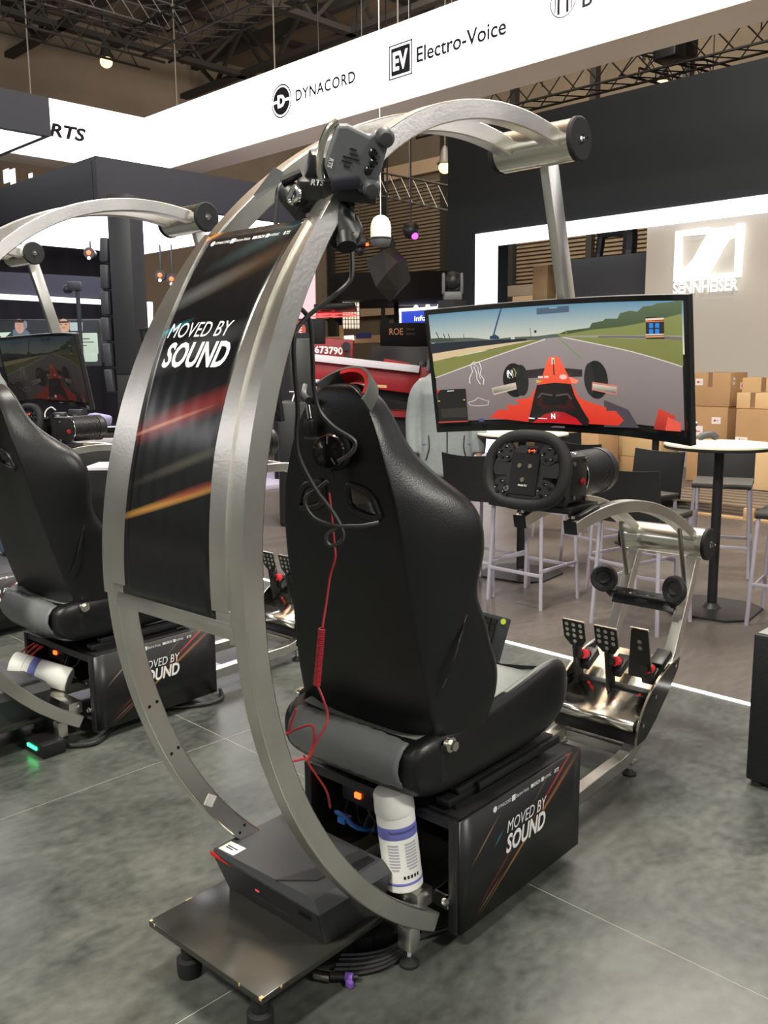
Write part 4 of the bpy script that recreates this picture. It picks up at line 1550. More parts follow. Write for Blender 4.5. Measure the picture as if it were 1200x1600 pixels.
G = lambda *c: rgb(*c)
RACE = [
    ([(-.985, .22), (.985, .22), (.985, .955), (-.985, .955)], (G(226, 218, 188), G(96, 138, 160))),
    ([(-0.951, 0.550), (-0.682, 0.518), (-0.535, 0.464), (-0.366, 0.483), (-0.178, 0.479), (0.012, 0.511), (0.048, 0.451), (0.044, 0.317), (-0.983, 0.272)], G(84, 92, 84)),
    ([(-0.026, 0.506), (0.165, 0.555), (0.471, 0.604), (0.723, 0.674), (0.965, 0.781), (0.964, 0.055), (0.442, 0.239), (0.010, 0.449)], (G(118, 120, 62), G(132, 138, 82))),
    ([(-0.007, 0.504), (0.051, 0.546), (0.232, 0.582), (0.253, 0.655), (0.339, 0.680), (0.359, 0.716), (0.454, 0.712), (0.475, 0.790), (0.553, 0.823), (0.610, 0.807), (0.660, 0.883), (0.727, 0.888), (0.767, 0.921), (0.864, 0.933), (0.966, 0.966), (0.965, 0.781), (0.723, 0.674), (0.470, 0.589), (0.241, 0.551), (0.049, 0.493)], (G(62, 78, 50), G(92, 108, 78))),
    ([(0.048, 0.470), (0.544, 0.467), (0.963, 0.480), (0.964, 0.419), (0.543, 0.417), (0.048, 0.447)], G(150, 146, 130)),
    ([(0.295, 0.457), (0.962, 0.459), (0.962, 0.419), (0.294, 0.431)], G(110, 104, 96)),
    ([(-0.132, 0.436), (0.010, 0.457), (0.085, 0.430), (0.962, 0.054), (0.963, -0.861), (-0.993, -0.894), (-0.977, -0.118), (-0.410, 0.311)], (G(112, 100, 98), G(150, 138, 136))),
    ([(-0.987, 0.315), (-0.595, 0.367), (-0.255, 0.416), (-0.180, 0.424), (-0.988, 0.163)], G(206, 182, 144)),
    ([(-0.988, 0.163), (-0.599, 0.277), (-0.180, 0.424), (-0.127, 0.428), (-0.373, 0.283), (-0.682, 0.090), (-0.980, -0.101)], G(122, 126, 66)),
    (thin([(-0.981, -0.114), (-0.683, 0.078), (-0.374, 0.271), (-0.112, 0.427)], 0.008), G(214, 206, 194)),
    (thin([(0.025, 0.449), (0.273, 0.341), (0.539, 0.236), (0.962, 0.051)], 0.007), G(214, 206, 194)),
    ([(-0.994, 0.475), (-0.629, 0.461), (-0.254, 0.447), (-0.255, 0.416), (-0.614, 0.369), (-0.991, 0.299)], G(30, 36, 46)),
    ([(-0.987, 0.557), (-0.905, 0.557), (-0.777, 0.493), (-0.994, 0.483)], G(60, 72, 62)),
    (thin([(-0.429, 0.959), (-0.472, 0.720), (-0.507, 0.517)], 0.012), G(54, 74, 104)),
    ([(-0.533, 0.520), (-0.490, 0.547), (-0.462, 0.503), (-0.464, 0.471), (-0.535, 0.472)], G(40, 56, 86)),
    (thin([(-0.937, 0.659), (-0.920, 0.552)], 0.006), G(40, 40, 44)), (thin([(-0.883, 0.619), (-0.872, 0.543)], 0.006), G(40, 40, 44)), (thin([(-0.846, 0.612), (-0.838, 0.537)], 0.006), G(40, 40, 44)),
    (thin([(-0.731, 0.592), (-0.728, 0.509)], 0.004), G(40, 40, 44)), (thin([(-0.218, 0.616), (-0.217, 0.483)], 0.004), G(60, 60, 60)),
    ([(-0.187, 0.578), (-0.169, 0.576), (-0.170, 0.537), (-0.189, 0.539)], G(40, 40, 40)),
    (thin([(-0.005, 0.450), (0.080, 0.277), (0.161, 0.122)], 0.006), G(74, 150, 60)),
    ([(0.326, -0.522), (0.518, -0.648), (0.601, -0.912), (0.315, -0.951)], G(70, 64, 70)),
    (circle(*(-0.370, -0.220), .088, .285, 22), G(22, 22, 22)), (circle(*(-0.313, -0.223), .055, .26, 20), G(34, 34, 34)),
    (circle(*(0.273, -0.211), .095, .30, 22), G(26, 26, 26)), (circle(*(0.223, -0.203), .04, .25, 20), G(40, 38, 38)),
    ([(-0.292, -0.062), (-0.120, -0.029), (0.033, -0.032), (0.170, -0.054), (0.166, -0.166), (-0.296, -0.191)], G(46, 40, 40)),
    (thin([(-0.409, -0.054), (-0.419, -0.135), (-0.399, -0.185)], 0.005), G(230, 230, 220)), (thin([(-0.366, -0.016), (-0.349, -0.091), (-0.360, -0.163)], 0.004), G(200, 200, 80)),
    ([(-0.155, -0.228), (-0.119, -0.009), (-0.085, 0.147), (-0.011, 0.152), (0.019, 0.027), (0.058, -0.149), (0.079, -0.274), (0.133, -0.500), (0.209, -0.565), (0.346, -0.635), (0.345, -0.689), (0.420, -0.679), (0.483, -0.814), (0.437, -0.907), (-0.227, -0.932), (-0.584, -0.845), (-0.510, -0.704), (-0.430, -0.715), (-0.446, -0.622), (-0.370, -0.641), (-0.339, -0.584), (-0.386, -0.549), (-0.251, -0.511), (-0.207, -0.348)], (G(206, 46, 30), G(244, 96, 62))),
    ([(-0.065, 0.135), (-0.042, 0.134), (-0.040, -0.158), (-0.067, -0.165)], G(226, 206, 190)),
    ([(-0.054, 0.111), (-0.048, 0.111), (-0.047, -0.142), (-0.057, -0.142)], G(40, 30, 30)),
    ([(-0.197, -0.219), (-0.142, -0.236), (-0.192, -0.268)], G(220, 170, 60)),
    ([(0.067, -0.165), (0.141, -0.225), (0.121, -0.273), (0.079, -0.266)], G(250, 130, 100)),
    ([(-0.190, -0.300), (-0.051, -0.261), (0.078, -0.282), (0.103, -0.470), (0.159, -0.695), (0.205, -0.849), (0.198, -0.945), (-0.280, -0.916), (-0.224, -0.511)], G(22, 18, 18)),
    ([(-0.172, -0.438), (-0.056, -0.413), (0.062, -0.433), (0.108, -0.700), (0.012, -0.691), (-0.064, -0.662), (-0.142, -0.698), (-0.209, -0.634)], G(52, 14, 16)),
    ([(-0.157, -0.462), (0.050, -0.465), (0.033, -0.625), (-0.147, -0.625)], G(14, 12, 14)),
    (thin([(-0.190, -0.511), (-0.156, -0.438), (-0.058, -0.477), (0.047, -0.441), (0.075, -0.519)], 0.012), G(80, 78, 78)),
    ([(-0.242, -0.915), (-0.145, -0.780), (-0.066, -0.727), (0.010, -0.739), (0.104, -0.828), (0.152, -0.935)], (G(196, 14, 30), G(150, 20, 26))),
    ([(-0.545, -0.332), (-0.355, -0.249), (-0.348, -0.361), (-0.534, -0.454)], G(196, 172, 156)), ([(-0.538, -0.349), (-0.356, -0.270), (-0.353, -0.344), (-0.529, -0.425)], (G(90, 84, 76), G(206, 196, 176))),
    ([(0.251, -0.236), (0.453, -0.280), (0.441, -0.425), (0.245, -0.367)], G(198, 120, 100)), ([(0.256, -0.266), (0.444, -0.304), (0.436, -0.403), (0.253, -0.351)], (G(84, 78, 70), G(214, 204, 186))),
    ([(0.785, -0.568), (0.928, -0.656), (0.853, -0.780), (0.827, -0.885), (0.735, -0.887)], (G(150, 40, 34), G(206, 62, 46))), ([(0.859, -0.674), (0.965, -0.739), (0.965, -0.860), (0.831, -0.884)], G(222, 84, 66)),
    ([(-0.970, -0.316), (-0.745, -0.321), (-0.751, -0.894), (-0.980, -0.896)], G(20, 18, 18)), ([(-0.953, -0.651), (-0.755, -0.644), (-0.755, -0.816), (-0.956, -0.803)], G(46, 42, 40)),
    ([(-0.968, -0.317), (-0.941, -0.316), (-0.967, -0.377)], G(200, 40, 30)), ([(-0.969, -0.501), (-0.954, -0.499), (-0.954, -0.516), (-0.970, -0.519)], G(210, 190, 60)), ([(-0.772, -0.501), (-0.757, -0.502), (-0.757, -0.519), (-0.772, -0.518)], G(210, 190, 60)),
    ([(-0.982, -0.869), (-0.750, -0.872), (-0.749, -0.894), (-0.981, -0.896)], G(170, 60, 50)), ([(-0.889, -0.337), (-0.836, -0.335), (-0.837, -0.352), (-0.890, -0.354)], G(200, 200, 200)),
    ([(-0.143, 0.925), (0.109, 0.941), (0.109, 0.844), (-0.143, 0.829)], G(74, 92, 112)), ([(-0.050, 0.925), (0.018, 0.928), (0.017, 0.913), (-0.050, 0.910)], G(150, 170, 180)),
    ([(0.713, 0.743), (0.861, 0.745), (0.859, 0.441), (0.710, 0.433)], G(40, 36, 34)),
    ([(0.712, 0.723), (0.861, 0.738), (0.860, 0.711), (0.712, 0.695)], G(226, 200, 180)), ([(0.712, 0.688), (0.860, 0.701), (0.860, 0.684), (0.711, 0.671)], G(220, 120, 60)), ([(0.711, 0.475), (0.860, 0.489), (0.860, 0.469), (0.711, 0.454)], G(220, 150, 100)), ([(0.712, 0.503), (0.860, 0.517), (0.860, 0.500), (0.711, 0.486)], G(226, 206, 190)),
    ([(0.742, 0.661), (0.775, 0.661), (0.774, 0.592), (0.741, 0.591)], G(40, 130, 210)), ([(0.793, 0.665), (0.826, 0.666), (0.825, 0.597), (0.791, 0.596)], G(40, 130, 210)), ([(0.742, 0.574), (0.775, 0.575), (0.774, 0.509), (0.741, 0.508)], G(40, 130, 210)), ([(0.793, 0.579), (0.826, 0.580), (0.825, 0.515), (0.792, 0.513)], G(40, 130, 210)),
    (thin([(-0.703, -0.233), (-0.703, -0.141), (-0.672, -0.027), (-0.686, 0.083), (-0.658, 0.129), (-0.614, 0.106), (-0.603, 0.006), (-0.618, -0.084), (-0.591, -0.170), (-0.599, -0.261)], 0.006), G(226, 222, 214)),
    (thin([(-0.661, 0.054), (-0.643, -0.056), (-0.644, -0.164), (-0.621, -0.250)], 0.006), G(226, 222, 214)), (thin([(-0.666, 0.105), (-0.628, 0.042), (-0.628, -0.058), (-0.617, -0.159)], 0.004), G(226, 222, 214)),
    (thin([(-0.728, -0.552), (-0.678, -0.523), (-0.645, -0.475), (-0.613, -0.512), (-0.568, -0.540), (-0.575, -0.607), (-0.655, -0.618), (-0.719, -0.596), (-0.728, -0.552)], 0.005), G(214, 206, 196)),
    ([(-0.661, -0.840), (-0.618, -0.834), (-0.619, -0.890), (-0.659, -0.896)], G(60, 70, 120)),
    ([(-0.162, -0.144), (-0.123, -0.141), (-0.124, -0.172), (-0.163, -0.176)], G(240, 200, 190)), ([(-0.112, -0.141), (-0.078, -0.141), (-0.079, -0.173), (-0.113, -0.173)], G(240, 200, 190)), (circle(*(0.038, -0.157), .03, .04, 12), G(240, 190, 180)),
    ([(-0.258, -0.824), (-0.212, -0.832), (-0.213, -0.852), (-0.259, -0.845)], G(230, 230, 230)), ([(-0.185, -0.827), (-0.112, -0.832), (-0.113, -0.848), (-0.186, -0.843)], G(220, 210, 210)),
]


def monitor(label, strength, root_move=None, dim=False):
    t = thing('curved_monitor', label, 'monitor', (2.72, VC, 1.33), rig=True)
    if root_move:
        t.location = t.location + Vector(root_move)
    mb = MB()
    rr = []
    N = 24
    for k in range(N + 1):
        s = -1.012 + 2.024 * k / N
        th_ = 0.030 if abs(s) < 0.95 else 0.018
        rr.append([mon(s, 1.035, 0.0), mon(s, -1.075, 0.0), mon(s, -1.075, -th_), mon(s, 1.035, -th_)])
    mb.rings(rr)
    mb.build('casing', BLACK, t, 40)
    mb = MB()
    edge = []
    for (t0, t1, s0, s1) in ((.962, 1.035, -1.012, 1.012), (-1.075, -.965, -1.012, 1.012)):
        rr = [[mon(s, t0, .0055), mon(s, t1, .0055), mon(s, t1, 0.0), mon(s, t0, 0.0)] for s in frange(s0, s1, N)]
        mb.rings(rr)
    for (s0, s1) in ((-1.012, -.984), (.984, 1.012)):
        rr = [[mon(s0, t_, .0055), mon(s1, t_, .0055), mon(s1, t_, 0.0), mon(s0, t_, 0.0)] for t_ in (-.965, .962)]
        mb.rings(rr)
    mb.build('bezel', BLACK_G, t, 40)
    m = screen_mat('race_picture_%s' % ('dim' if dim else 'bright'), strength)
    polys = RACE
    if dim:
        polys = [(p, tuple(tuple(x * .5 for x in c) for c in col)) if len(col) == 2 else (p, tuple(x * .6 for x in col)) for p, col in RACE]
    scr = picture('screen', polys, m, t, mon)
    lettering('N', LOGOW if not dim else WHITEPRINT, scr, .030, .045 * .5, fn=lambda x, y: mon((-0.063, -0.796)[0] + x, (-0.063, -0.796)[1] + y * 4, .030), bold=.02, name='gear_digit')
    if not dim:
        lettering('(N)', LOGOW, scr, .05, .02, fn=lambda x, y: mon((-0.380, -0.097)[0] + x, (-0.380, -0.097)[1] + y * 6.5, .030), name='tyre_mark')
    mb = MB(); c_ = mon((-0.060, -0.996)[0], (-0.060, -0.996)[1], .006); mb.box(c_, (.0006, .055, .006)); mb.build('bezel_mark', mat('grey_print', rgb(110, 110, 112), .6), t)
    return t


M1 = monitor('nearest curved ultrawide monitor showing a bright red race car on a track', 1.0)

# ================================================================ PLATFORM, MINI COMPUTER, CANISTER
PL = thing('equipment_board', 'black glossy board on legs behind the nearest simulator, corners chipped', 'board', (1.5, 1.66, 0), rig=True)
BOARD = mat('black_gloss_laminate', rgb(46, 46, 42), 0.20, 0, 0.6, vary=0.15, vscale=6)
mb = MB(); mb.box((1.417, 1.664, 0.1205), (0.486, 0.446, 0.017), 0.0015); mb.build('board_top', BOARD, PL)
mb = MB()
RAW = mat('raw_chipboard', rgb(206, 176, 124), 0.8)
for (u, v, a, b) in ((1.1785, 1.4455, .010, .009), (1.1785, 1.8822, .008, .007), (1.30, 1.8865, .022, .002), (1.1745, 1.52, .0014, .006), (1.1745, 1.862, .0014, .004), (1.235, 1.4413, .006, .001)):
    mb.box((u, v, 0.1258), (a, b, 0.0072), 0.0005)
mb.build('chipped_edge', RAW, PL)
for (u, v) in ((1.222, 1.785), (1.215, 1.497), (1.62, 1.80), (1.60, 1.52)):
    mb = MB(); mb.cyl((u, v, 0.03), (u, v, 0.112), 0.021, 16)
    lg = mb.build('leg', BLACK, PL)
    mb = MB(); mb.lathe([(0, 0), (.030, 0), (.032, .010), (.032, .045), (.022, .050), (0, .050)], (u, v, 0), seg=20); mb.build('foot', RUBBER, lg)

PC = thing('mini_computer', 'low black desktop computer with slanted front and white sticker, on the glossy board', 'computer', (1.50, 1.64, 0.129), rig=True)
PCM = mat('computer_grey_black', rgb(58, 59, 62), 0.42)
PCD = mat('computer_front_black', rgb(46, 46, 49), 0.38)
zb_, zt_ = 0.129, 0.272
# right end is chamfered
body = [[(1.405, 1.470, zb_), (1.405, 1.845, zb_), (1.620, 1.845, zb_), (1.620, 1.470, zb_)],
        [(1.366, 1.448, zt_ - .035), (1.352, 1.842, zt_ - .012), (1.622, 1.848, zt_ - .012), (1.622, 1.440, zt_ - .035)],
        [(1.372, 1.468, zt_ - .004), (1.356, 1.838, zt_), (1.614, 1.840, zt_), (1.614, 1.462, zt_ - .004)]]
mb = MB(); mb.rings(body); mb.build('case', PCM, PC, 20)
mb = MB()
f0 = [(1.404, 1.472, zb_ + .004), (1.404, 1.843, zb_ + .004), (1.3515, 1.840, zt_ - .014), (1.3655, 1.452, zt_ - .036)]
mb.prism([Vector(p) for p in f0], (-0.0016, 0, 0)); mb.build('front_panel', PCD, PC)
mb = MB(); mb.prism([(1.36, 1.60, zt_ - .0018), (1.43, 1.52, zt_ - .0026), (1.60, 1.50, zt_ - .0030), (1.60, 1.535, zt_ - .0022), (1.47, 1.56, zt_ - .0020)], (0, 0, 0.0035)); mb.build('top_facet', PCD, PC)
mb = MB(); mb.box((1.545, 1.497, zt_ - .008), (0.11, 0.045, 0.016), 0.004); mb.box((1.56, 1.462, zt_ - .045), (0.09, 0.02, 0.05), 0.004); mb.build('side_vent', BLACK, PC)
mb = MB(); mb.box((1.385, 1.800, zt_ + .0006), (0.045, 0.060, 0.001), rot=Matrix.Rotation(0.05, 3, 'Z')); stk = mb.build('white_sticker', PAPER, PC)
mb = MB(); mb.box((1.388, 1.800, zt_ + .0013), (.004, .040, .0004)); mb.box((1.380, 1.805, zt_ + .0013), (.004, .028, .0004)); mb.build('sticker_print', DARKPRINT, stk)
mb = MB(); mb.prism([(1.3475, 1.842, zt_ - .016), (1.3475, 1.842, zt_ - .004), (1.3545, 1.80, zt_ - .020), (1.360, 1.772, zt_ - .030)], (-0.003, 0, 0)); mb.build('red_corner', RED, PC)
mb = MB(); mb.box((1.376, 1.690, 0.202), (0.002, 0.014, 0.012)); mb.build('power_mark', glow('dim_red_light', (1, .1, .08), .6), PC)
nf = Vector((-0.90, 0, -0.43))
lettering('msi', mat('dark_emblem', rgb(8, 8, 9), .25), PC, .048, .022, (1.3700, 1.505, 0.212), (0, -1, 0), (-.42, 0, .9), shear=.25, bold=.06)

CN = thing('wipes_canister', 'white wipes canister with blue band, upright behind the nearest base box', 'canister', (1.676, 1.446, 0.169), rig=True)
c0 = Vector((1.676, 1.446, 0.1690))
lean = Vector((-0.055, 0.10, 1)).normalized()


def cl(m, prof):
    return m.lathe(prof, c0 + Vector((0.004, 0, 0.006)), lean, 36)


mb = MB(); cl(mb, [(0, 0), (.048, 0), (.052, .004), (.052, .205), (.050, .209), (0, .209)]); mb.build('canister_body', WHITE, CN, 40)
mb = MB(); cl(mb, [(.050, .209), (.0535, .211), (.0535, .236), (.0525, .238), (.0525, .262), (.048, .270), (.030, .275), (0, .276)]); mb.build('canister_lid', WHITE, CN, 30)
LAB = mat('label_blue', rgb(112, 116, 190), .5)
mb = MB(); cl(mb, [(.0521, .150), (.0524, .151), (.0524, .182), (.0521, .183)]); mb.build('blue_band', LAB, CN, 40)
mb = MB(); cl(mb, [(.0521, .022), (.0524, .0225), (.0524, .029), (.0521, .0295)]); mb.build('blue_line', LAB, CN, 40)
q_ = lean.to_track_quat('Z', 'Y')
import_axis = (q_.inverted() @ Vector((-0.66, -0.75, 0)))
a0 = math.atan2(import_axis.y, import_axis.x)


def on_can(z0, ang=0.0, r=.0528):
    def fn(x, y):
        a = a0 + ang + x / r
        return c0 + Vector((0.004, 0, 0.006)) + q_ @ Vector((r * math.cos(a), r * math.sin(a), z0 + y))
    return fn


lettering('Desinfektionstücher', DARKPRINT, CN, .085, .0085, fn=on_can(.172, .25))
TXT = mat('label_grey_text', rgb(176, 176, 184), .7)
m = MB()
for col in range(2):
    for k in range(9):
        fn = on_can(0, -.42 + col * .95)
        w0 = .030 - (.010 if k == 8 else 0) + col * .006
        z = .138 - k * .0085
        pts = [fn(-w0 / 2 + w0 * i / 5, z) for i in range(6)]
        pts2 = [fn(-w0 / 2 + w0 * i / 5, z - .005) for i in range(6)]
        for i in range(5):
            m.quad(pts[i], pts[i + 1], pts2[i + 1], pts2[i])
o = m.build('label_text_lines', TXT, CN)
m = MB()
for k in range(5):
    fn = on_can(0, .25)
    x = -.016 + k * .010
    m.quad(fn(x, .050), fn(x + .006, .050), fn(x + .006, .041), fn(x, .041))
m.build('label_pictogram', DARKPRINT, CN)

# ================================================================ SECOND SIMULATOR (same build, 1.96 m to the left)
MV = (0.0, 1.963, 0.0)
MV3 = (0.0, 3.74, 0.0)
dup(RT, 'second racing simulator rig, standing directly left of the nearest one', move=MV)
dup(RT, 'third racing simulator rig, its arch end and wheel arm seen at the left edge', move=MV3)
dup(WT, 'steering wheel and motor of the third simulator, under the dim left monitor', move=MV3)
S2 = dup(ST, 'second black racing chair, at the left edge, partly cut off', move=MV)
HB = Matrix.Translation((1.74, 0, .56)) @ Matrix.Rotation(math.radians(-6.5), 4, 'Y') @ Matrix.Translation((-1.74, 0, -.56))
for c in S2.children:      # this backrest is reclined further
    if c.name.split('.')[0] in ('seat_shell', 'front_cushion', 'belt_slot_liner', 'belt_slot_rim', 'seam_piping'):
        c.matrix_basis = c.matrix_basis @ HB
dup(PT, 'pedal set of the second simulator, seen past the hoop', move=MV)
dup(WT, 'steering wheel and motor of the second simulator, behind the streaked panel', move=MV)
dup(PL, 'equipment board of the second simulator, at the left edge', move=MV)
dup(PC, 'desktop computer on the second board at the left edge', move=MV)
M3 = monitor('dim curved monitor at the left edge showing a dark red race car', 0.16, MV3, dim=True)
dup(M3, 'curved monitor of the second simulator, behind the streaked hoop panel', loc=M3.location + Vector(MV) - Vector(MV3))
# the canister of the second rig lies tipped into the open box
C2 = thing('wipes_canister', 'white wipes canister lying tilted in the open back of the second base box', 'canister', (1.80, 3.56, 0.17), rig=True)
ax2 = Vector((0.62, -0.72, -0.30)).normalized()
o2 = Vector((1.700, 3.700, 0.290))
for nm, prof, m_ in (('canister_lid', [(0, 0), (.030, .001), (.048, .005), (.0525, .012), (.0525, .062), (.050, .064)], WHITE), ('canister_body', [(.050, .064), (.052, .066), (.052, .255), (.048, .262), (0, .262)], WHITE), ('blue_band', [(.0521, .090), (.0525, .091), (.0525, .122), (.0521, .123)], LAB)):
    mb = MB(); mb.lathe(prof, o2, ax2, 32); mb.build(nm, m_, C2, 40)

# ================================================================ HEADPHONES, INTERCOM, KEYBOARD, CABLES
HP = thing('headphones', 'headphones hung over the nearest seat, red padded band, cup dangling behind', 'headphones', (1.62, 1.67, 1.36), rig=True)
cb = Vector((1.605, 1.600, 1.452))
ct_, st_ = math.cos(math.radians(48)), math.sin(math.radians(48))
WD = Vector((ct_, 0, -st_))
arc = []
for k in range(25):
    a = math.radians(0 + 152 * k / 24)
    arc.append((a, cb + Vector((0.115 * math.sin(a) * st_, -0.104 * math.cos(a), 0.115 * math.sin(a) * ct_))))
rr = []
for a, p in arc:
    n_ = Vector((math.sin(a) * st_, -math.cos(a), math.sin(a) * ct_))
    rr.append([p - WD * .021 + n_ * .004, p + WD * .021 + n_ * .004, p + WD * .021 - n_ * .003, p - WD * .021 - n_ * .003])
mb = MB(); mb.rings(rr); mb.build('headband', mat('headband_grey', rgb(84, 86, 84), .5), HP, 50)
rr = []
for a, p in arc[2:19]:
    n_ = Vector((math.sin(a) * st_, -math.cos(a), math.sin(a) * ct_))
    rr.append([p - WD * .020 - n_ * .003, p + WD * .019 - n_ * .003, p + WD * .017 - n_ * .015, p - WD * .018 - n_ * .015])
mb = MB(); mb.rings(rr); mb.build('red_padding', RED, HP, 50)
mb = MB(); mb.cyl((1.600, 1.686, 1.413), (1.605, 1.699, 1.450), 0.0075, 14); mb.build('metal_slider', CHROME, HP)
mb = MB(); mb.tube([(1.660, 1.768, 1.494), (1.630, 1.742, 1.471), (1.600, 1.689, 1.460)], 0.010, 10); mb.build('slider_housing', BLACK, HP)
p0 = Vector((1.598, 1.687, 1.392))
mb = MB(); mb.box(p0, (0.016, 0.028, 0.040), 0.004); mb.box(p0 + Vector((0, -.012, -.032)), (0.014, 0.060, 0.016), 0.004); mb.build('yoke', BLACK, HP)
ec = Vector((1.575, 1.595, 1.336))
ax = Vector((-0.90, -0.28, 0.10))
mb = MB(); mb.lathe([(0, .012), (.016, .012), (.022, .009), (.040, .006), (.044, .0), (.044, -.012), (.038, -.016), (0, -.016)], ec, ax, 36); cup = mb.build('ear_cup', BLACK_G, HP, 30)
mb = MB(); mb.lathe([(.036, -.016), (.047, -.018), (.049, -.028), (.045, -.038), (.034, -.040), (.02, -.036)], ec, ax, 36); mb.build('ear_cushion', RUBBER, HP, 60)
mb = MB()
ring(mb, ec + ax.normalized() * .0085, ax, .040, .0425)
q_ = ax.normalized().to_track_quat('Z', 'Y')
for k in range(5):
    a = 2 * PI * k / 5 + .35
    d_ = q_ @ Vector((math.cos(a), math.sin(a), 0))
    mb.box(ec + ax.normalized() * .010 + d_ * .029, (.002, .003, .020), rot=d_.to_track_quat('Z', 'Y').to_matrix())
mb.build('cup_trim', CHROME, cup)
mb = MB(); mb.cyl(ec + Vector((0, 0, -.040)), ec + Vector((.01, 0, -.085)), 0.006, 10); mb.build('cable_boot', BLACK, HP)

KB = thing('keyboard', 'black keyboard standing upright against the seat cushion, yellow dot on its corner', 'keyboard', (2.30, 1.72, 0.60), rig=True)
ktr = Vector((2.212, 1.474, 0.786))
kn = (Matrix.Rotation(-TH, 3, 'Z') @ (Vector((0, 0, 1.55)) - RIG @ ktr)).normalized() + Vector((-.1, .5, .1))
kn.normalize()
kd = (Vector((-.10, .05, -1)) - kn * Vector((-.10, .05, -1)).dot(kn)).normalized()
kr = kn.cross(kd)
kq = Matrix((kd, kr, kn)).transposed()
kc = ktr + kd * .0675 - kr * .18
def kl(x, y, z):
    return kc + kq @ Vector((x, y, z))
def kbox(m, x, y, z, a, b, c, bev=0):
    m.box(kl(x, y, z), (a, b, c), bev, kq)
mb = MB(); kbox(mb, 0, 0, 0, .135, .36, .020, .004); mb.build('keyboard_case', DGREY, KB)
mb = MB()
for i in range(5):
    for j in range(15):
        kbox(mb, -.048 + i * .020, -.15 + j * .0205, .013, .016, .0165, .008)
o = mb.build('keycap', BLACK, KB); o['kind'] = 'stuff'
mb = MB()
p = kl(-.054, .166, .0105)
mb.cyl(p, kl(-.054, .166, .0125), .009, 14); mb.build('yellow_dot', glow('yellow_dot', (.85, 1, .05), .5), KB)

# intercom station clamped on the rail
IC = thing('intercom_station', 'grey intercom beltpack with knobs and buttons clamped on the near hoop rail', 'intercom', (1.45, 1.43, 1.90), rig=True)
ic = Vector((1.449, 1.375, 1.984))
toc = (Matrix.Rotation(-TH, 3, 'Z') @ (Vector((0, 0, 1.55)) - RIG @ ic)).normalized()
nrm = (toc + Vector((0.0, -0.15, -0.25))).normalized()
rx = Vector((0, 0, 1)).cross(nrm).normalized()
ry = nrm.cross(rx)
rollm = Matrix.Rotation(math.radians(-14), 3, nrm)
rx, ry = rollm @ rx, rollm @ ry
IR = Matrix((rx, ry, nrm)).transposed()


def il(x, y, z=0.0):
    return ic + IR @ Vector((x, y, z))


outl = [(-.052, .052), (-.030, .058), (.018, .050), (.030, .062), (.062, .062), (.062, -.058), (.030, -.066), (.012, -.050), (-.014, -.064), (-.040, -.056), (-.058, -.030)]
mb = MB(); mb.prism([il(x, y, -.016) for x, y in outl], nrm * .032)
bp_ = mb.build('beltpack_body', GREYP, IC)
bv = bp_.modifiers.new('bevel', 'BEVEL'); bv.width = 0.006; bv.segments = 3; bv.limit_method = 'ANGLE'
mb = MB()
for j, (x, w2) in enumerate(((-.012, .014), (-.008, .018), (-.012, .034), (-.018, .022), (-.016, .014))):
    mb.box(il(x + .004, .016 - j * .009, .0165), (w2, .0030, .002), rot=IR)
mb.build('speaker_slot', BLACK, bp_)
for (x, y) in ((.050, .056), (.050, -.050)):
    mb = MB(); mb.lathe([(0, 0), (.020, 0), (.021, .006), (.019, .022), (.013, .030), (0, .031)], il(x, y, .006), nrm, 24); mb.build('knob', DGREY, IC, 40)
for (x, y) in ((.034, .020), (.040, .002), (.034, -.016)):
    mb = MB(); mb.lathe([(0, 0), (.0095, 0), (.0095, .004), (.006, .0075), (0, .008)], il(x, y, .015), nrm, 18); mb.build('key_button', BLACK_G, IC, 40)
mb = MB(); mb.tube([il(-.052, .058, .0), il(-.066, .040, .004), il(-.072, .0, .005), il(-.066, -.040, .004), il(-.056, -.060, 0)], .008, 10); mb.build('guard_rail', STEEL_P, IC)
mb = MB(); mb.box(il(-.006, -.054, .020), (.062, .026, .012), .004, IR @ Matrix.Rotation(math.radians(22), 3, 'Z')); mb.build('belt_clip', NAVY, IC)
lettering('RTS', WHITEPRINT, IC, .020, .010, il(-.047, -.022, .0175), ry * -1, rx, shear=.2, bold=.03)
mb = MB()
mb.box(Vector((1.450, 1.479, 1.977)), (.06, .06, .065), .008, IR)
mb.box(Vector((1.447, 1.454, 1.928)), (.13, .045, .05), .008, IR @ Matrix.Rotation(math.radians(14), 3, 'Z'))
mb.box(Vector((1.477, 1.419, 1.922)), (.12, .035, .05), .006, IR @ Matrix.Rotation(math.radians(10), 3, 'Z'))
mb.box(Vector((1.440, 1.487, 1.907)), (.10, .06, .06), .014, IR)
mb.build('clamp_body', BLACK, IC)
lettering('RTS', WHITEPRINT, IC, .030, .013, Vector((1.409, 1.446, 1.936)), IR @ Vector((1, .2, 0)), IR @ Vector((-.2, 1, 0)), shear=.2, bold=.03)
mb = MB(); mb.cyl((1.412, 1.539, 1.929), (1.417, 1.492, 1.883), .030, 20); mb.build('clamp_knob', BLACK, IC)
mb = MB(); mb.cyl((1.413, 1.501, 1.964), (1.382, 1.531, 1.945), .010, 12); mb.build('cable_plug', BLACK, IC)
mb = MB(); mb.tube([(1.375, 1.499, 1.908), (1.380, 1.484, 1.928), (1.383, 1.476, 1.909), (1.378, 1.494, 1.897)], .006, 8, loop=True); mb.build('wing_bolt', CHROME, IC)
mb = MB(); mb.prism([Vector((1.419, 1.592, 1.989)), Vector((1.430, 1.578, 1.980)), Vector((1.429, 1.574, 1.960)), Vector((1.383, 1.614, 1.918)), Vector((1.380, 1.621, 1.927))], (.008, .012, .004)); mb.build('flat_bracket', DGREY, IC)
mb = MB()
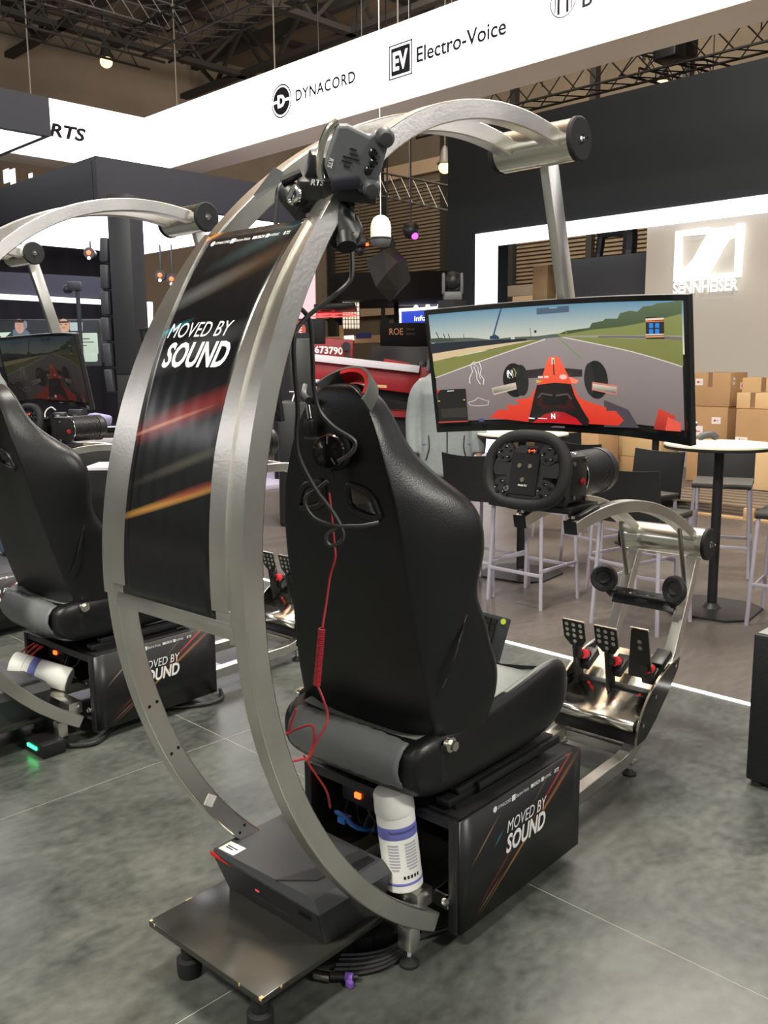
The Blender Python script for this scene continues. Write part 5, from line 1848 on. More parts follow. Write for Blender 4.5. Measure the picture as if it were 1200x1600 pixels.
mb.prism([Vector((1.440, 1.471, 1.899)), Vector((1.493, 1.413, 1.910)), Vector((1.483, 1.413, 1.861)), Vector((1.477, 1.418, 1.852))], (.02, .02, 0)); 
mb.build('gusset_plate', DGREY, IC)
mb = MB(); mb.cyl((1.426, 1.466, 1.881), (1.418, 1.470, 1.862), .016, 14); mb.cyl((1.464, 1.456, 1.884), (1.479, 1.423, 1.821), .038, 20)
mb.build('pivot', BLACK, IC)
mb = MB(); mb.cyl((1.392, 1.455, 1.867), (1.369, 1.434, 1.862), .006, 10); mb.cyl((1.420, 1.442, 1.876), (1.396, 1.421, 1.871), .006, 10); mb.build('bolt', CHROME, IC)
mb = MB()
mb.tube([(1.458, 1.448, 1.826), (1.458, 1.429, 1.813), (1.467, 1.405, 1.817), (1.483, 1.408, 1.841), (1.487, 1.424, 1.863)], .018, 10)
mb.cyl((1.461, 1.415, 1.828), (1.452, 1.403, 1.802), .022, 16)
mb.build('cable_grip', BLACK, IC)

mb = MB(); mb.tube([(1.454, 1.608, 1.965), (1.430, 1.597, 1.939), (1.406, 1.579, 1.878), (1.397, 1.572, 1.807), (1.388, 1.554, 1.756), (1.386, 1.531, 1.717), (1.414, 1.521, 1.682), (1.455, 1.528, 1.649), (1.470, 1.537, 1.565), (1.485, 1.551, 1.506), (1.493, 1.543, 1.446), (1.510, 1.514, 1.406), (1.535, 1.480, 1.379), (1.540, 1.470, 1.364), (1.531, 1.475, 1.343), (1.507, 1.497, 1.323)], .0055, 8, n=5)
tag(mb.build('intercom_cable', GREYCABLE), 'grey cable from the intercom down across the hoop rail to the ear cup', 'cable').matrix_world = RIG
mb = MB(); mb.tube([(1.533, 1.467, 1.816), (1.528, 1.461, 1.766), (1.520, 1.463, 1.737), (1.490, 1.487, 1.703), (1.443, 1.515, 1.663), (1.413, 1.526, 1.631), (1.404, 1.528, 1.601), (1.411, 1.535, 1.537), (1.425, 1.543, 1.449), (1.429, 1.554, 1.389), (1.434, 1.551, 1.336), (1.456, 1.524, 1.264), (1.484, 1.494, 1.206), (1.494, 1.471, 1.161), (1.489, 1.471, 1.137), (1.472, 1.488, 1.127), (1.465, 1.498, 1.139), (1.472, 1.495, 1.158), (1.495, 1.473, 1.171), (1.518, 1.433, 1.174), (1.546, 1.403, 1.181)], .0055, 8, n=5)
tag(mb.build('looped_cable', GREYCABLE), 'dark grey cable looping behind the seat under the ear cup, free end', 'cable').matrix_world = RIG
mb = MB(); mb.tube([(1.478, 1.503, 1.279), (1.464, 1.528, 1.257), (1.447, 1.544, 1.242), (1.443, 1.543, 1.221), (1.452, 1.526, 1.194), (1.470, 1.502, 1.179), (1.491, 1.470, 1.172)], .005, 8)
tag(mb.build('short_cable', GREYCABLE), 'short grey cable curl beside the left belt slot of the seat', 'cable').matrix_world = RIG
# red headset cable with a coiled section
coil = []
a_, b_ = Vector((1.432, 1.485, 0.934)), Vector((1.400, 1.473, 0.805))
for k in range(26 * 8 + 1):
    t_ = k / (26 * 8)
    an = 2 * PI * k / 8
    coil.append(a_.lerp(b_, t_) + Vector((.007 * math.cos(an), .007 * math.sin(an), 0)))
mb = MB()
mb.tube([(1.484, 1.505, 1.251), (1.482, 1.496, 1.206), (1.477, 1.483, 1.131), (1.474, 1.478, 1.098), (1.468, 1.490, 1.054), (1.454, 1.490, 0.994), (1.433, 1.484, 0.937)], .003, 6)
mb.tube(coil, .0025, 5, smooth=False)
mb.tube([(1.401, 1.472, 0.804), (1.399, 1.453, 0.779), (1.402, 1.441, 0.742), (1.388, 1.435, 0.716), (1.369, 1.447, 0.680), (1.358, 1.463, 0.637), (1.363, 1.486, 0.629), (1.363, 1.527, 0.610)], .003, 6)
mb.tube([(1.373, 1.519, 0.742), (1.369, 1.540, 0.686), (1.363, 1.543, 0.675), (1.373, 1.521, 0.690), (1.377, 1.476, 0.712), (1.376, 1.460, 0.705), (1.371, 1.458, 0.676), (1.359, 1.464, 0.640)], .003, 6)
mb.tube([(1.358, 1.480, 0.642), (1.382, 1.472, 0.595), (1.436, 1.485, 0.520), (1.502, 1.541, 0.432)], .0028, 6)
tag(mb.build('coiled_cable', REDCABLE), 'thin red headset cable with a coiled section down the seat back', 'cable').matrix_world = RIG
# wiring inside the open boxes
for mv, lab in ((Vector((0, 0, 0)), 'nearest'), (Vector(MV), 'second')):
    mb = MB()
    mb.tube([(1.80, 1.80, .20), (1.76, 1.78, .235), (1.745, 1.74, .245), (1.76, 1.70, .215), (1.83, 1.68, .18)], .007, 8)
    mb.box((1.75, 1.735, .232), (.035, .030, .018), .003)
    tag(mb.build('data_lead', BLUE), 'blue plug and lead in the open back of the %s base box' % lab, 'cable').matrix_world = Matrix.Translation(mv) @ RIG
    mb = MB()
    random.seed(5)
    for k in range(9):
        v = 1.60 + random.random() * .22
        mb.tube([(1.85, v, .33), (1.80 + random.random() * .05, v + random.uniform(-.05, .05), .27), (1.78 + random.random() * .06, v + random.uniform(-.05, .05), .20), (1.86, v + random.uniform(-.04, .04), .16)], .004, 6)
    tag(mb.build('wiring_bundle', BLACK), 'tangle of black wires in the open back of the %s base box' % lab, 'cable').matrix_world = Matrix.Translation(mv) @ RIG
mb = MB()
for k in range(5):
    v = 3.74 + k * .02
    mb.tube([(1.86, v - .02, .32), (1.80, v + .02 * (-1) ** k, .27), (1.79, v - .03, .24), (1.85, v + .03, .20)], .004, 6)
tag(mb.build('red_wiring', REDCABLE), 'red wires in the open back of the second base box', 'cable').matrix_world = RIG
# cables under the hoop
mb = MB()
for k in range(7):
    o_ = Vector((.012 * k, .006 * k, .004 * (k % 3)))
    mb.tube([Vector(q) + o_ for q in ((1.452, 1.492, 0.012), (1.498, 1.446, 0.012), (1.560, 1.413, 0.012), (1.631, 1.409, 0.012), (1.709, 1.434, 0.012), (1.769, 1.479, 0.012), (1.818, 1.544, 0.012))], .006, 6)
mb.tube([(1.792, 1.384, 0.015), (1.725, 1.420, 0.010), (1.646, 1.433, 0.012), (1.560, 1.447, 0.014), (1.496, 1.478, 0.016)], .008, 8)
tag(mb.build('cable_coil', BLACK), 'bundle of black cables on the floor under the near hoop rail', 'cable').matrix_world = RIG
PG = thing('cable_connector', 'metal connector plug with violet tape on the cable bundle under the hoop', 'plug', (1.443, 1.519, 0.000), rig=True)
a_, b_ = Vector((1.419, 1.524, 0.016)), Vector((1.437, 1.486, 0.016))
mb = MB(); mb.cyl(a_, b_, .013, 18); mb.build('metal_shell', STEEL_P, PG)
mb = MB(); mb.cyl(b_, Vector((1.482, 1.431, 0.016)), .010, 14, r2=.007); mb.build('plug_boot', BLACK, PG)
pv_ = Vector((1.467, 1.448, 0.016))
mb = MB(); mb.cyl(pv_ - (b_ - a_).normalized() * .010, pv_ + (b_ - a_).normalized() * .010, .0115, 14); mb.box(pv_ + Vector((-.012, -.012, -.006)), (.012, .020, .016), .001); mb.build('violet_tape', VIOLET, PG)
mb = MB(); mb.tube([(2.542, 3.348, 0.012), (2.484, 3.260, 0.012), (2.410, 3.246, 0.012), (2.304, 3.298, 0.012), (2.172, 3.381, 0.012), (1.967, 3.340, 0.012), (1.823, 3.252, 0.012), (1.733, 3.308, 0.012)], .009, 8)
tag(mb.build('power_cable', BLACK), 'black power cable on the floor along the second base box', 'cable').matrix_world = RIG
GS = thing('network_switch', 'small black switch with green lights on the floor under the second rig', 'switch', (1.705, 3.431, 0.000), rig=True)
gc = Vector((1.657, 3.363, 0.030))
mb = MB(); mb.box(gc, (.10, .16, .055), .004); mb.build('switch_case', BLACK, GS)
mb = MB()
for k in range(4):
    mb.box(gc + Vector((-.052, .034 - k * .020, .004)), (.006, .013, .013))
mb.build('green_light', LED_GREEN, GS)
# ================================================================ RIGHT FOREGROUND SPEAKER CABINET
CB = thing('speaker_cabinet', 'black bass speaker cabinet cut off by the right edge of the photo', 'speaker', (3.50, 0.95, 0))
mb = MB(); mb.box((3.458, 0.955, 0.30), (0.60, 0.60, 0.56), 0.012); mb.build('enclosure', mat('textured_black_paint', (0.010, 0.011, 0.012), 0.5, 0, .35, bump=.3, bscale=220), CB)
mb = MB(); mb.box((3.458, 0.955, 0.5815), (0.575, 0.575, 0.004), 0.001); mb.build('top_sheen', mat('grey_green_sheen', rgb(118, 124, 116), .5), CB)  # reflection on the black top, put into the colour of a thin sheet
mb = MB(); mb.box((3.157, 1.10, 0.43), (0.006, 0.16, 0.09), 0.003); h_ = mb.build('handle_recess', BLACK_M, CB)
mb = MB(); mb.box((3.150, 1.10, 0.465), (0.014, 0.15, 0.014), 0.004); mb.build('grip', BLACK, h_)
mb = MB(); mb.box((3.156, 1.12, 0.13), (0.006, 0.07, 0.05), 0.003); mb.build('connector_plate', BLACK, CB)
mb = MB()
for (x, y) in ((3.19, 1.22), (3.19, .69), (3.72, 1.22), (3.72, .69)):
    mb.cyl((x, y, 0), (x, y, .022), .022, 14)
mb.build('rubber_foot', RUBBER, CB)

# ================================================================ BAR TABLES AND STOOLS


def bar_table(x, y, label, r=.33, zt=1.05):
    t = thing('bar_table', label, 'table', (x, y, 0))
    mb = MB(); mb.lathe([(0, 0), (r, 0), (r, .010), (0, .010)], (x, y, zt - .010), seg=48); mb.build('tabletop', LAMINATE, t)
    mb = MB(); mb.lathe([(0, 0), (r - .004, 0), (r + .001, .006), (r + .001, .017), (0, .0175)], (x, y, zt - .028), seg=48); mb.build('table_edge', BLACK, t)
    mb = MB(); mb.cyl((x, y, .012), (x, y, zt - .026), .030, 20); mb.lathe([(0, 0), (.06, 0), (.034, .03), (0, .03)], (x, y, .014), seg=20); mb.build('column', BLACK, t)
    mb = MB()
    pl = []
    for k in range(4):
        for d in (-14, 14):
            a = math.radians(45 + 90 * k + d + 8)
            pl.append((x + .315 * math.cos(a), y + .315 * math.sin(a), .002))
    mb.prism(pl, (0, 0, .012)); mb.build('base_plate', BLACK, t)
    return t


bar_table(5.38, 2.41, 'round white-topped bar table right of the front wheel arm of the simulator')
bar_table(5.36, 3.88, 'round white-topped bar table partly hidden behind the steering wheel and monitor')
bar_table(7.05, 3.72, 'farther bar table whose black column shows below the right half of the monitor')
FS = 'black bar stools with metal legs'
SB = mat('stool_seat_brown_black', rgb(74, 70, 66), .5)
ST0 = thing('bar_stool', 'black bar stool directly behind the steering wheel, its seat hidden', 'stool', (0, 0, 0), FS)


def make_stool(t):
    mb = MB(); mb.box((0, 0, .672), (.41, .41, .022), .006); mb.build('seat', SB, t)
    mb = MB(); mb.box((0, 0, .654), (.405, .405, .020), .004); mb.build('seat_frame', BLACK, t)
    rr = []
    for k in range(13):
        y = -.205 + .41 * k / 12
        cv = -.025 * (1 - (y / .205) ** 2)
        rr.append([(-.205 + cv, y, .640), (-.212 + cv, y, .78), (-.235 + cv, y, .955 - .012 * (1 - (y / .2) ** 2)), (-.249 + cv, y, .955 - .012 * (1 - (y / .2) ** 2)), (-.226 + cv, y, .78), (-.219 + cv, y, .640)])
    mb = MB(); mb.rings(rr); mb.build('backrest', BLACK, t, 50)
    for sx in (-1, 1):
        for sy in (-1, 1):
            mb = MB(); mb.cyl((sx * .185, sy * .185, .648), (sx * .212, sy * .212, 0), .0125, 12); mb.build('leg', ALU, t)
    for (x0, y0, x1, y1, z) in ((-.205, -.205, -.205, .205, .22), (.205, -.205, .205, .205, .22), (-.205, -.205, .205, -.205, .25), (-.205, .205, .205, .205, .25)):
        mb = MB(); mb.box(((x0 + x1) / 2, (y0 + y1) / 2, z), (abs(x1 - x0) + .02, abs(y1 - y0) + .012, .022) if x0 != x1 else (.012, abs(y1 - y0) + .02, .022), .002); mb.build('foot_rail', ALU, t)


make_stool(ST0)
ST0.location = (4.826, 3.39, 0)
for (x, y, rz, lab) in ((4.89, 3.83, 0.03, 'black bar stool with its backrest visible between the grey-jacketed person and the steering wheel'),
                        (4.81, 2.59, 0.02, 'black bar stool with backrest towards us, right of the wheel motor'),
                        (5.46, 3.02, 2.95, 'black bar stool facing us at the left of the right-hand bar table'),
                        (5.42, 1.93, 1.75, 'black bar stool at the right edge behind the speaker cabinet'),
                        (6.45, 2.85, 3.5, 'black bar stool behind the right-hand bar table column'),
                        (6.85, 2.35, -2.6, 'black bar stool farther back, above and right of the right-hand table'),
                        (6.10, 3.66, -0.2, 'black bar stool behind the wheel motor, backrest below the monitor'),
                        (6.9, 4.55, 0.4, 'distant black bar stool behind the table at the steering wheel'),
                        (6.35, 1.55, 1.4, 'black bar stool farthest right at the picture edge')):
    dup(ST0, lab, loc=(x, y, 0), rotz=rz)

# ================================================================ PERSON


def remeshed(mb, voxel, name, smooth_iter=6):
    bmesh.ops.recalc_face_normals(mb.bm, faces=mb.bm.faces)
    me = bpy.data.meshes.new(name)
    mb.bm.to_mesh(me)
    mb.bm.free()
    o = bpy.data.objects.new(name, me)
    COL.objects.link(o)
    r = o.modifiers.new('remesh', 'REMESH'); r.mode = 'VOXEL'; r.voxel_size = voxel
    s = o.modifiers.new('smooth', 'SMOOTH'); s.iterations = smooth_iter; s.factor = .5
    return evaluated(o)


def loft(mb, secs, n=20):
    """secs: (cx, cy, z, rx, ry)"""
    mb.rings([[(cx + rx * math.cos(2 * PI * k / n), cy + ry * math.sin(2 * PI * k / n), z) for k in range(n)] for cx, cy, z, rx, ry in secs])


def person(label, loc, rz):
    t = thing('person', label, 'person', (0, 0, 0))
    rad = lambda *tab: (lambda f: interp(f, list(tab)))
    mb = MB()
    mb.sphere((.02, 0, 1.70), .1, (1.0, .78, 1.18), 24, 16)
    mb.sphere((.035, 0, 1.63), .075, (1, .82, .9), 20, 12)
    mb.tube([(.115, 0, 1.70), (.128, 0, 1.668), (.108, 0, 1.655)], .012, 8)
    for s in (-1, 1):
        mb.sphere((.01, s * .082, 1.69), .028, (.6, .35, 1.15), 10, 8)
    mb.tube([(0, 0, 1.44), (.005, 0, 1.54), (.015, 0, 1.62)], .055, 12)
    loft(mb, [(0, 0, .90, .10, .16), (0, 0, 1.0, .105, .155), (0, 0, 1.15, .10, .15), (.005, 0, 1.32, .115, .17), (0, 0, 1.44, .08, .16), (0, 0, 1.48, .05, .08)])
    for s in (-1, 1):
        mb.tube([(0, s * .09, .95), (.01, s * .10, .70), (.012, s * .10, .50), (-.01, s * .10, .30), (-.02, s * .10, .08)], rad((0, .09), (.45, .06), (.6, .058), (1, .036)), 12)
        mb.tube([(-.02, s * .10, .05), (.06, s * .105, .04), (.13, s * .11, .03)], .036, 10)
        mb.tube([(0, s * .15, 1.42), (-.01, s * .205, 1.33), (-.02, s * .235, 1.20), (-.005, s * .245, 1.08), (.045, s * .240, .89)], rad((0, .055), (.5, .042), (1, .027)), 10)
        # hand resting at the pocket: palm, four fingers, thumb
        mb.sphere((.060, s * .238, .845), .034, (.60, .95, 1.35), 14, 10)
        for k in range(4):
            y = s * (.238 + (.026 - .0175 * k))
            L = (.070, .080, .076, .060)[k]
            mb.tube([(.064, y, .825), (.072, y, .800), (.070, y - s * .002, .800 - L * .45), (.058, y - s * .004, .800 - L * .85)], .0088, 8)
        mb.tube([(.068, s * .208, .845), (.088, s * .198, .820), (.090, s * .196, .790)], .0100, 8)
    body = link_mesh('body', remeshed(mb, .0065, 'body', 3), SKIN, t, 180)
    for s in (-1, 1):
        mb = MB(); mb.sphere((.1, s * .032, 1.705), .011, seg=10, rings=8); mb.build('eye', WHITE, body)
    mb = MB(); mb.box((.112, 0, 1.630), (.006, .045, .008), .002); mb.build('mouth', mat('lips', rgb(170, 104, 96), .5), body)
    mb = MB(); mb.sphere((-.002, 0, 1.735), .108, (1.0, .83, 1.02), 24, 16)
    for v in mb.bm.verts:
        if v.co.x > .055 and v.co.z < 1.77:
            v.co.x = .055
        if v.co.z < 1.66:
            v.co.z = 1.66
    mb.build('hair', HAIR, body, 60)
    mb = MB()
    loft(mb, [(0, 0, .735, .130, .200), (0, 0, .76, .140, .210), (0, 0, .95, .138, .200), (0, 0, 1.05, .13, .192), (0, 0, 1.20, .13, .192), (.005, 0, 1.34, .138, .205), (0, 0, 1.43, .105, .190), (-.004, 0, 1.475, .075, .13), (0, 0, 1.50, .068, .080), (.005, 0, 1.535, .066, .070)])
    for s in (-1, 1):
        mb.tube([(0, s * .135, 1.415), (-.01, s * .200, 1.34), (-.02, s * .232, 1.20), (-.005, s * .245, 1.08), (.04, s * .240, .90)], rad((0, .062), (.3, .066), (.6, .060), (1, .046)), 14)
    jk = link_mesh('jacket', remeshed(mb, .010, 'jacket', 5), FLEECE, t, 180)
    mb = MB()
    mb.tube([(.138, .004, .745), (.142, .004, .90), (.138, .004, 1.05), (.137, .004, 1.20), (.146, .004, 1.33), (.112, .004, 1.43), (.078, .003, 1.52)], .004, 6)
    for s in (-1, 1):
        mb.tube([(.100, s * .130, 1.04), (.112, s * .125, .95), (.100, s * .150, .86)], .004, 6)
    mb.build('zip', BLACK, jk)
    mb = MB()
    for s in (-1, 1):
        mb.tube([(0, s * .085, .98), (.01, s * .100, .72), (.014, s * .100, .50), (-.008, s * .10, .30), (-.015, s * .10, .07)], rad((0, .112), (.4, .085), (.7, .07), (1, .066)), 16)
    loft(mb, [(0, 0, .86, .115, .175), (0, 0, .95, .120, .178), (0, 0, 1.0, .115, .170)])
    link_mesh('jeans', remeshed(mb, .010, 'jeans', 4), DENIM, t, 180)
    for s in (-1, 1):
        mb = MB()
        mb.tube([(-.055, s * .10, .040), (.02, s * .103, .050), (.10, s * .108, .040), (.17, s * .112, .030)], rad((0, .042), (.5, .050), (1, .034)), 14)
        o = mb.build('shoe', BLACK, t, 60)
        for v in o.data.vertices:
            v.co.z = max(0.0, v.co.z)
    t.location = loc
    t.rotation_euler = (0, 0, rz)
    return t


pw_ = Vector((5.019, 4.317, 0.725))
P1 = person('person standing in a grey zipped fleece jacket and blue jeans behind the monitor', (pw_.x, pw_.y, 0), math.radians(222))
pw_ = Vector((2.970, 7.342, 1.424))
dup(P1, 'person in a grey top at the far left edge, mostly cut off', loc=(pw_.x, pw_.y, 0), rotz=math.radians(160))

# ================================================================ CARDBOARD BOXES, PALLET
CG = 'cardboard boxes against the light grey wall'


def carton(label, x, y, z0, dx, dy, dz, m=CARD, labels=(), tape=True, rz=0.0):
    t = thing('cardboard_box', label, 'box', (x, y, z0), CG)
    c = Vector((x + dx / 2, y + dy / 2, z0 + dz / 2))
    mb = MB(); mb.box(c, (dx, dy, dz), .006); mb.build('carton', m, t)
    if tape:
        mb = MB()
        mb.box(c + Vector((0, 0, dz / 2 + .001)), (dx + .004, .06, .002))
        mb.box(c + Vector((-dx / 2 - .001, 0, dz / 2 - .09)), (.002, .06, .18))
        mb.build('tape', TAPE, t)
    for (fx, fy, fz, wy, wz) in labels:      # label on the -X face (fx = 0) or the -Y face (fx = 1)
        mb = MB()
        if fx == 0:
            p = Vector((x - .001, y + fy * dy, z0 + fz * dz)); mb.box(p, (.002, wy, wz))
        else:
            p = Vector((x + fy * dx, y - .001, z0 + fz * dz)); mb.box(p, (wy, .002, wz))
        lb = mb.build('shipping_label', PAPER, t)
        mb = MB()
        if fx == 0:
            mb.cyl(p + Vector((-.001, wy * .15, 0)), p + Vector((-.003, wy * .15, 0)), wz * .17, 12)
            mb.box(p + Vector((-.002, -wy * .15, 0)), (.002, wy * .3, wz * .08))
        else:
            mb.cyl(p + Vector((-wy * .15, -.001, 0)), p + Vector((-wy * .15, -.003, 0)), wz * .17, 12)
        mb.build('label_mark', RED, lb)
    return t


K = Vector((11.196, 4.919, 1.347))
carton('tall upper cardboard box with two round-mark labels beside the monitor edge', K.x, K.y, .98, .5, .53, .43, CARD, ((0, .78, .72, .10, .085), (1, .2, .75, .06, .09), (1, .72, .6, .14, .09)))
carton('middle cardboard box under the tall one, label with barcode', K.x - .01, K.y + .01, .52, .5, .53, .455, CARD, ((0, .76, .30, .16, .14), (0, .28, .62, .12, .085)), tape=False)
carton('lowest cardboard box of the stack beside the monitor edge', K.x, K.y, .005, .52, .54, .51, CARD)
K2 = Vector((10.851, 4.746, 0.966))
carton('flat cardboard box with dark tape at the right, on the wide one', K2.x + .1, K2.y - .42, .98, .45, .40, .19, CARD_L)
carton('wide cardboard box with a narrow white label at the right', K2.x + .02, K2.y - .72, .505, .55, .66, .47, CARD, ((0, .88, .22, .15, .055),), tape=False)
carton('pale low cardboard box under the wide one, above the pallet', K2.x - .1, K2.y - .70, .02, .6, .72, .48, CARD_L)
carton('small cardboard box at the back, at the right picture edge', K2.x + .7, K2.y - .45, .98, .5, .7, .36, CARD_L)
carton('cardboard box set against the tall stack at the right edge', K2.x + .15, K2.y - .98, .98, .4, .50, .26, CARD)
K3 = Vector((10.922, 5.987, 0.418))
carton('pale cardboard box seen below the right half of the monitor', K3.x, K3.y - .3, .30, .5, .62, .42, CARD_L, tape=False)
carton('cardboard box under the pale one below the monitor', K3.x, K3.y - .3, .01, .5, .6, .285, CARD)
K4 = Vector((10.103, 6.125, 0.550))
carton('cardboard box seen below the monitor left of the table column', K4.x, K4.y, .25, .5, .7, .47, CARD, tape=False)
carton('cardboard box below it at floor level, left of the table column', K4.x, K4.y, .01, .5, .68, .235, CARD)
PLT = thing('wooden_pallet', 'low wooden pallet on the floor in front of the cardboard boxes', 'pallet', (8.642, 3.574, 0.000))
p = Vector((8.642, 3.574, 0.000))
for k in range(6):
    mb = MB(); mb.box(p + Vector((.15 + k * .2, 0, .13)), (.10, 2.2, .022), .002); mb.build('board', mat('grey_timber', rgb(112, 96, 80), .7), PLT)
for k in range(3):
    mb = MB(); mb.box(p + Vector((.65, -1.0 + k * 1.0, .07)), (1.2, .10, .10), .003); mb.build('stringer', BLACK_M if k != 1 else TIMBER, PLT)
mb = MB(); mb.box(p + Vector((.10, 0, .012)), (.10, 2.2, .02)); mb.build('board', TIMBER, PLT)
mb = MB(); mb.tube([Vector((5.554, 2.630, 1.060)), Vector((5.579, 2.608, 1.080)), Vector((5.615, 2.573, 1.084)), Vector((5.635, 2.547, 1.059))], .022, 10)
tag(mb.build('dark_jacket', DGREY), 'dark bundled jacket lying behind the right-hand bar table top', 'jacket')

# ================================================================ THINGS HANGING BEHIND THE ARCH
e1 = Vector((.7023, -.7118, 0)).normalized()
e2 = Vector((.7118, .7023, 0)).normalized()
FR = Matrix((e1, e2, Vector((0, 0, 1)))).transposed()
t = thing('pendant_capsule', 'white capsule-shaped pendant with grey lower dome hanging on a cord', 'pendant', (5.158, 5.111, 2.571))
c = Vector((5.158, 5.111, 2.571))
mb = MB(); mb.lathe([(0, .125), (.03, .120), (.058, .100), (.075, .065), (.080, .03), (.080, -.045), (.0, -.045)], c, seg=32); mb.build('shade', mat('ivory_plastic', rgb(238, 236, 220), .4), t, 50)
mb = MB(); mb.lathe([(.081, -.045), (.083, -.049), (.083, -.055), (.081, -.059), (0, -.059)], c, seg=32); mb.build('black_ring', BLACK, t)
mb = MB(); mb.lathe([(0, -.059), (.079, -.059), (.073, -.088), (.05, -.110), (0, -.120)], c, seg=32); mb.build('lower_dome', GREYP, t, 50)
mb = MB(); mb.cyl(c + Vector((0, 0, .12)), c + Vector((0, 0, 9.9)), .004, 6); mb.build('cord', WHITE, t)
t = thing('ball_light', 'round black ball light with a violet glow underneath, beside the white pendant', 'light', (10.496, 9.749, 3.578))
c = Vector((10.496, 9.749, 3.578))
mb = MB(); mb.sphere(c, .13, seg=24, rings=16); mb.build('housing', BLACK, t, 60)
mb = MB(); mb.sphere(c + Vector((-.01, -.09, -.092)), .052, seg=12, rings=8); mb.build('violet_lens', LED_PURPLE, t, 60)
mb = MB(); mb.cyl(c + Vector((0, 0, .12)), (c.x, c.y, 13.0), .012, 6); mb.build('hanger', BLACK, t)
t = thing('moving_light', 'small black moving light glowing orange and violet under the intercom', 'light', (10.225, 10.561, 3.414))
c = Vector((10.209, 10.588, 3.464))
mb = MB(); mb.box(c, (.24, .24, .15), .03, FR); mb.sphere(c + Vector((0, 0, -.13)), .085, seg=14, rings=10); mb.build('head', BLACK, t)
mb = MB(); mb.box(c + FR @ Vector((.11, -.09, -.05)), (.05, .05, .04), .004); mb.build('orange_lens', LED_RED, t)
mb = MB(); mb.cyl(c, (c.x, c.y, 13.0), .012, 6); mb.build('hanger', BLACK, t)
t = thing('faceted_shade', 'large dark faceted polyhedron hanging below the white pendant', 'pendant', (10.159, 9.936, 2.921))
c = Vector((10.166, 9.929, 2.921))
bm_ = bmesh.new()
pts = [(-.22, 0, .13), (-.04, -.12, .22), (.06, .05, .27), (.19, -.05, .12), (.23, .04, -.06), (.10, -.14, -.18), (.02, -.05, -.28), (-.12, -.14, -.14), (-.02, -.22, -.02), (.02, .2, 0), (-.14, .12, .05), (.08, .15, .16), (.10, -.18, .10)]
for q in pts:
    bm_.verts.new(c + FR @ (Vector(q) * 1.53))
bmesh.ops.convex_hull(bm_, input=bm_.verts)
m = MB(); m.bm.free(); m.bm = bm_
m.build('faceted_body', mat('dark_bronze_panel', rgb(34, 31, 28), .45), t, 0)
mb = MB(); mb.cyl(c + Vector((0, 0, .40)), (c.x, c.y, 13.0), .012, 6); mb.cyl(c + FR @ Vector((.09, .08, .40)), c + FR @ Vector((.03, .08, .55)), .045, 8); mb.build('hanger', BLACK, t)
t = thing('moving_light', 'grey and black moving-head light at the left end of the dark booth wall', 'light', (10.208, 8.678, 2.678))
c = Vector((10.206, 8.664, 2.614))
mb = MB(); mb.box(c + Vector((0, 0, -.10)), (.26, .26, .12), .02, FR); mb.build('base', GREYP, t)
for s in (-1, 1):
    mb = MB(); mb.box(c + FR @ Vector((s * .13, 0, .08)), (.05, .10, .30), .02, FR); mb.build('yoke_arm', GREYP, t)
mb = MB(); mb.sphere(c + Vector((0, 0, .12)), .12, (1, 1, 1.15), 20, 12); mb.build('head', BLACK, t, 60)
mb = MB(); mb.box((c.x, c.y, (c.z - .16) / 2), (.3, .3, c.z - .16)); mb.build('pedestal', BLACK, t)

# ================================================================ BACKGROUND BETWEEN HOOP AND MONITOR


def ibar(m, p, q, th, dp, bev=0):
    """bar between two points, th high, dp deep"""
    p, q = Vector(p), Vector(q)
    d = (q - p)
    x = d.normalized()
    z = (Vector((0, 0, 1)) - x * x.z).normalized()
    y = z.cross(x)
    m.box((p + q) / 2, (d.length, dp, th), bev, Matrix((x, y, z)).transposed())
    return m


t = thing('crane_boom', 'red telescopic crane boom with white numbers, behind the seat top', 'crane', (10.501, 10.962, 1.390))
mb = MB(); ibar(mb, (9.572, 11.993, 1.782), (10.478, 11.057, 1.696), .52, .5, .02); mb.build('boom_head', MACHRED, t)
mb = MB(); ibar(mb, (9.313, 11.669, 1.745), (10.925, 9.976, 1.467), .115, .3, .01); mb.build('white_rail', PANELWHITE, t)
mb = MB(); ibar(mb, (9.480, 11.887, 1.550), (11.244, 10.024, 1.202), .34, .5, .02); mb.build('lower_boom', MACHRED, t)
mb = MB(); ibar(mb, (9.950, 11.796, 1.343), (11.203, 10.451, 1.006), .18, .4, .01); mb.build('boom_underside', BLACK, t)
mb = MB(); ibar(mb, (9.267, 11.629, 1.375), (10.378, 10.463, 1.186), .05, .3, .01); mb.build('white_rail', PANELWHITE, t)
mb = MB()
for (x, y) in ((660, 572), (672, 570), (684, 574), (662, 585), (690, 580)):
    mb.box(Vector((11.124, 9.917, 1.465)) + FR @ Vector(((x - 672) * .0107, 0, (577 - y) * .0107)), (.14, .2, .16), .02, FR)
mb.build('hydraulic_block', BLACK, t)
mb = MB(); ibar(mb, (11.058, 10.098, 1.331), (11.539, 9.610, 1.324), .36, .4, .03); ibar(mb, (10.972, 10.233, 1.540), (10.685, 10.541, 1.617), .06, .2); mb.build('boom_tip', MACHRED, t)
mb = MB(); mb.tube([(10.940, 9.808, 1.436), (10.992, 9.799, 1.619), (11.055, 9.745, 1.659), (11.094, 9.696, 1.618), (11.071, 9.676, 1.434)], .03, 8); mb.build('bracket_loop', GREYP, t)
mb = MB()
for (x, y) in ((540, 541), (527, 562)):
    pass
mb.cyl((10.207, 10.934, 1.849), (10.137, 10.860, 1.847), .07, 14); mb.cyl((10.212, 10.883, 1.652), (10.143, 10.809, 1.652), .05, 14); ibar(mb, (10.222, 10.875, 1.786), (10.130, 10.933, 1.633), .04, .05)
mb.build('pivot_pin', BLACK, t)
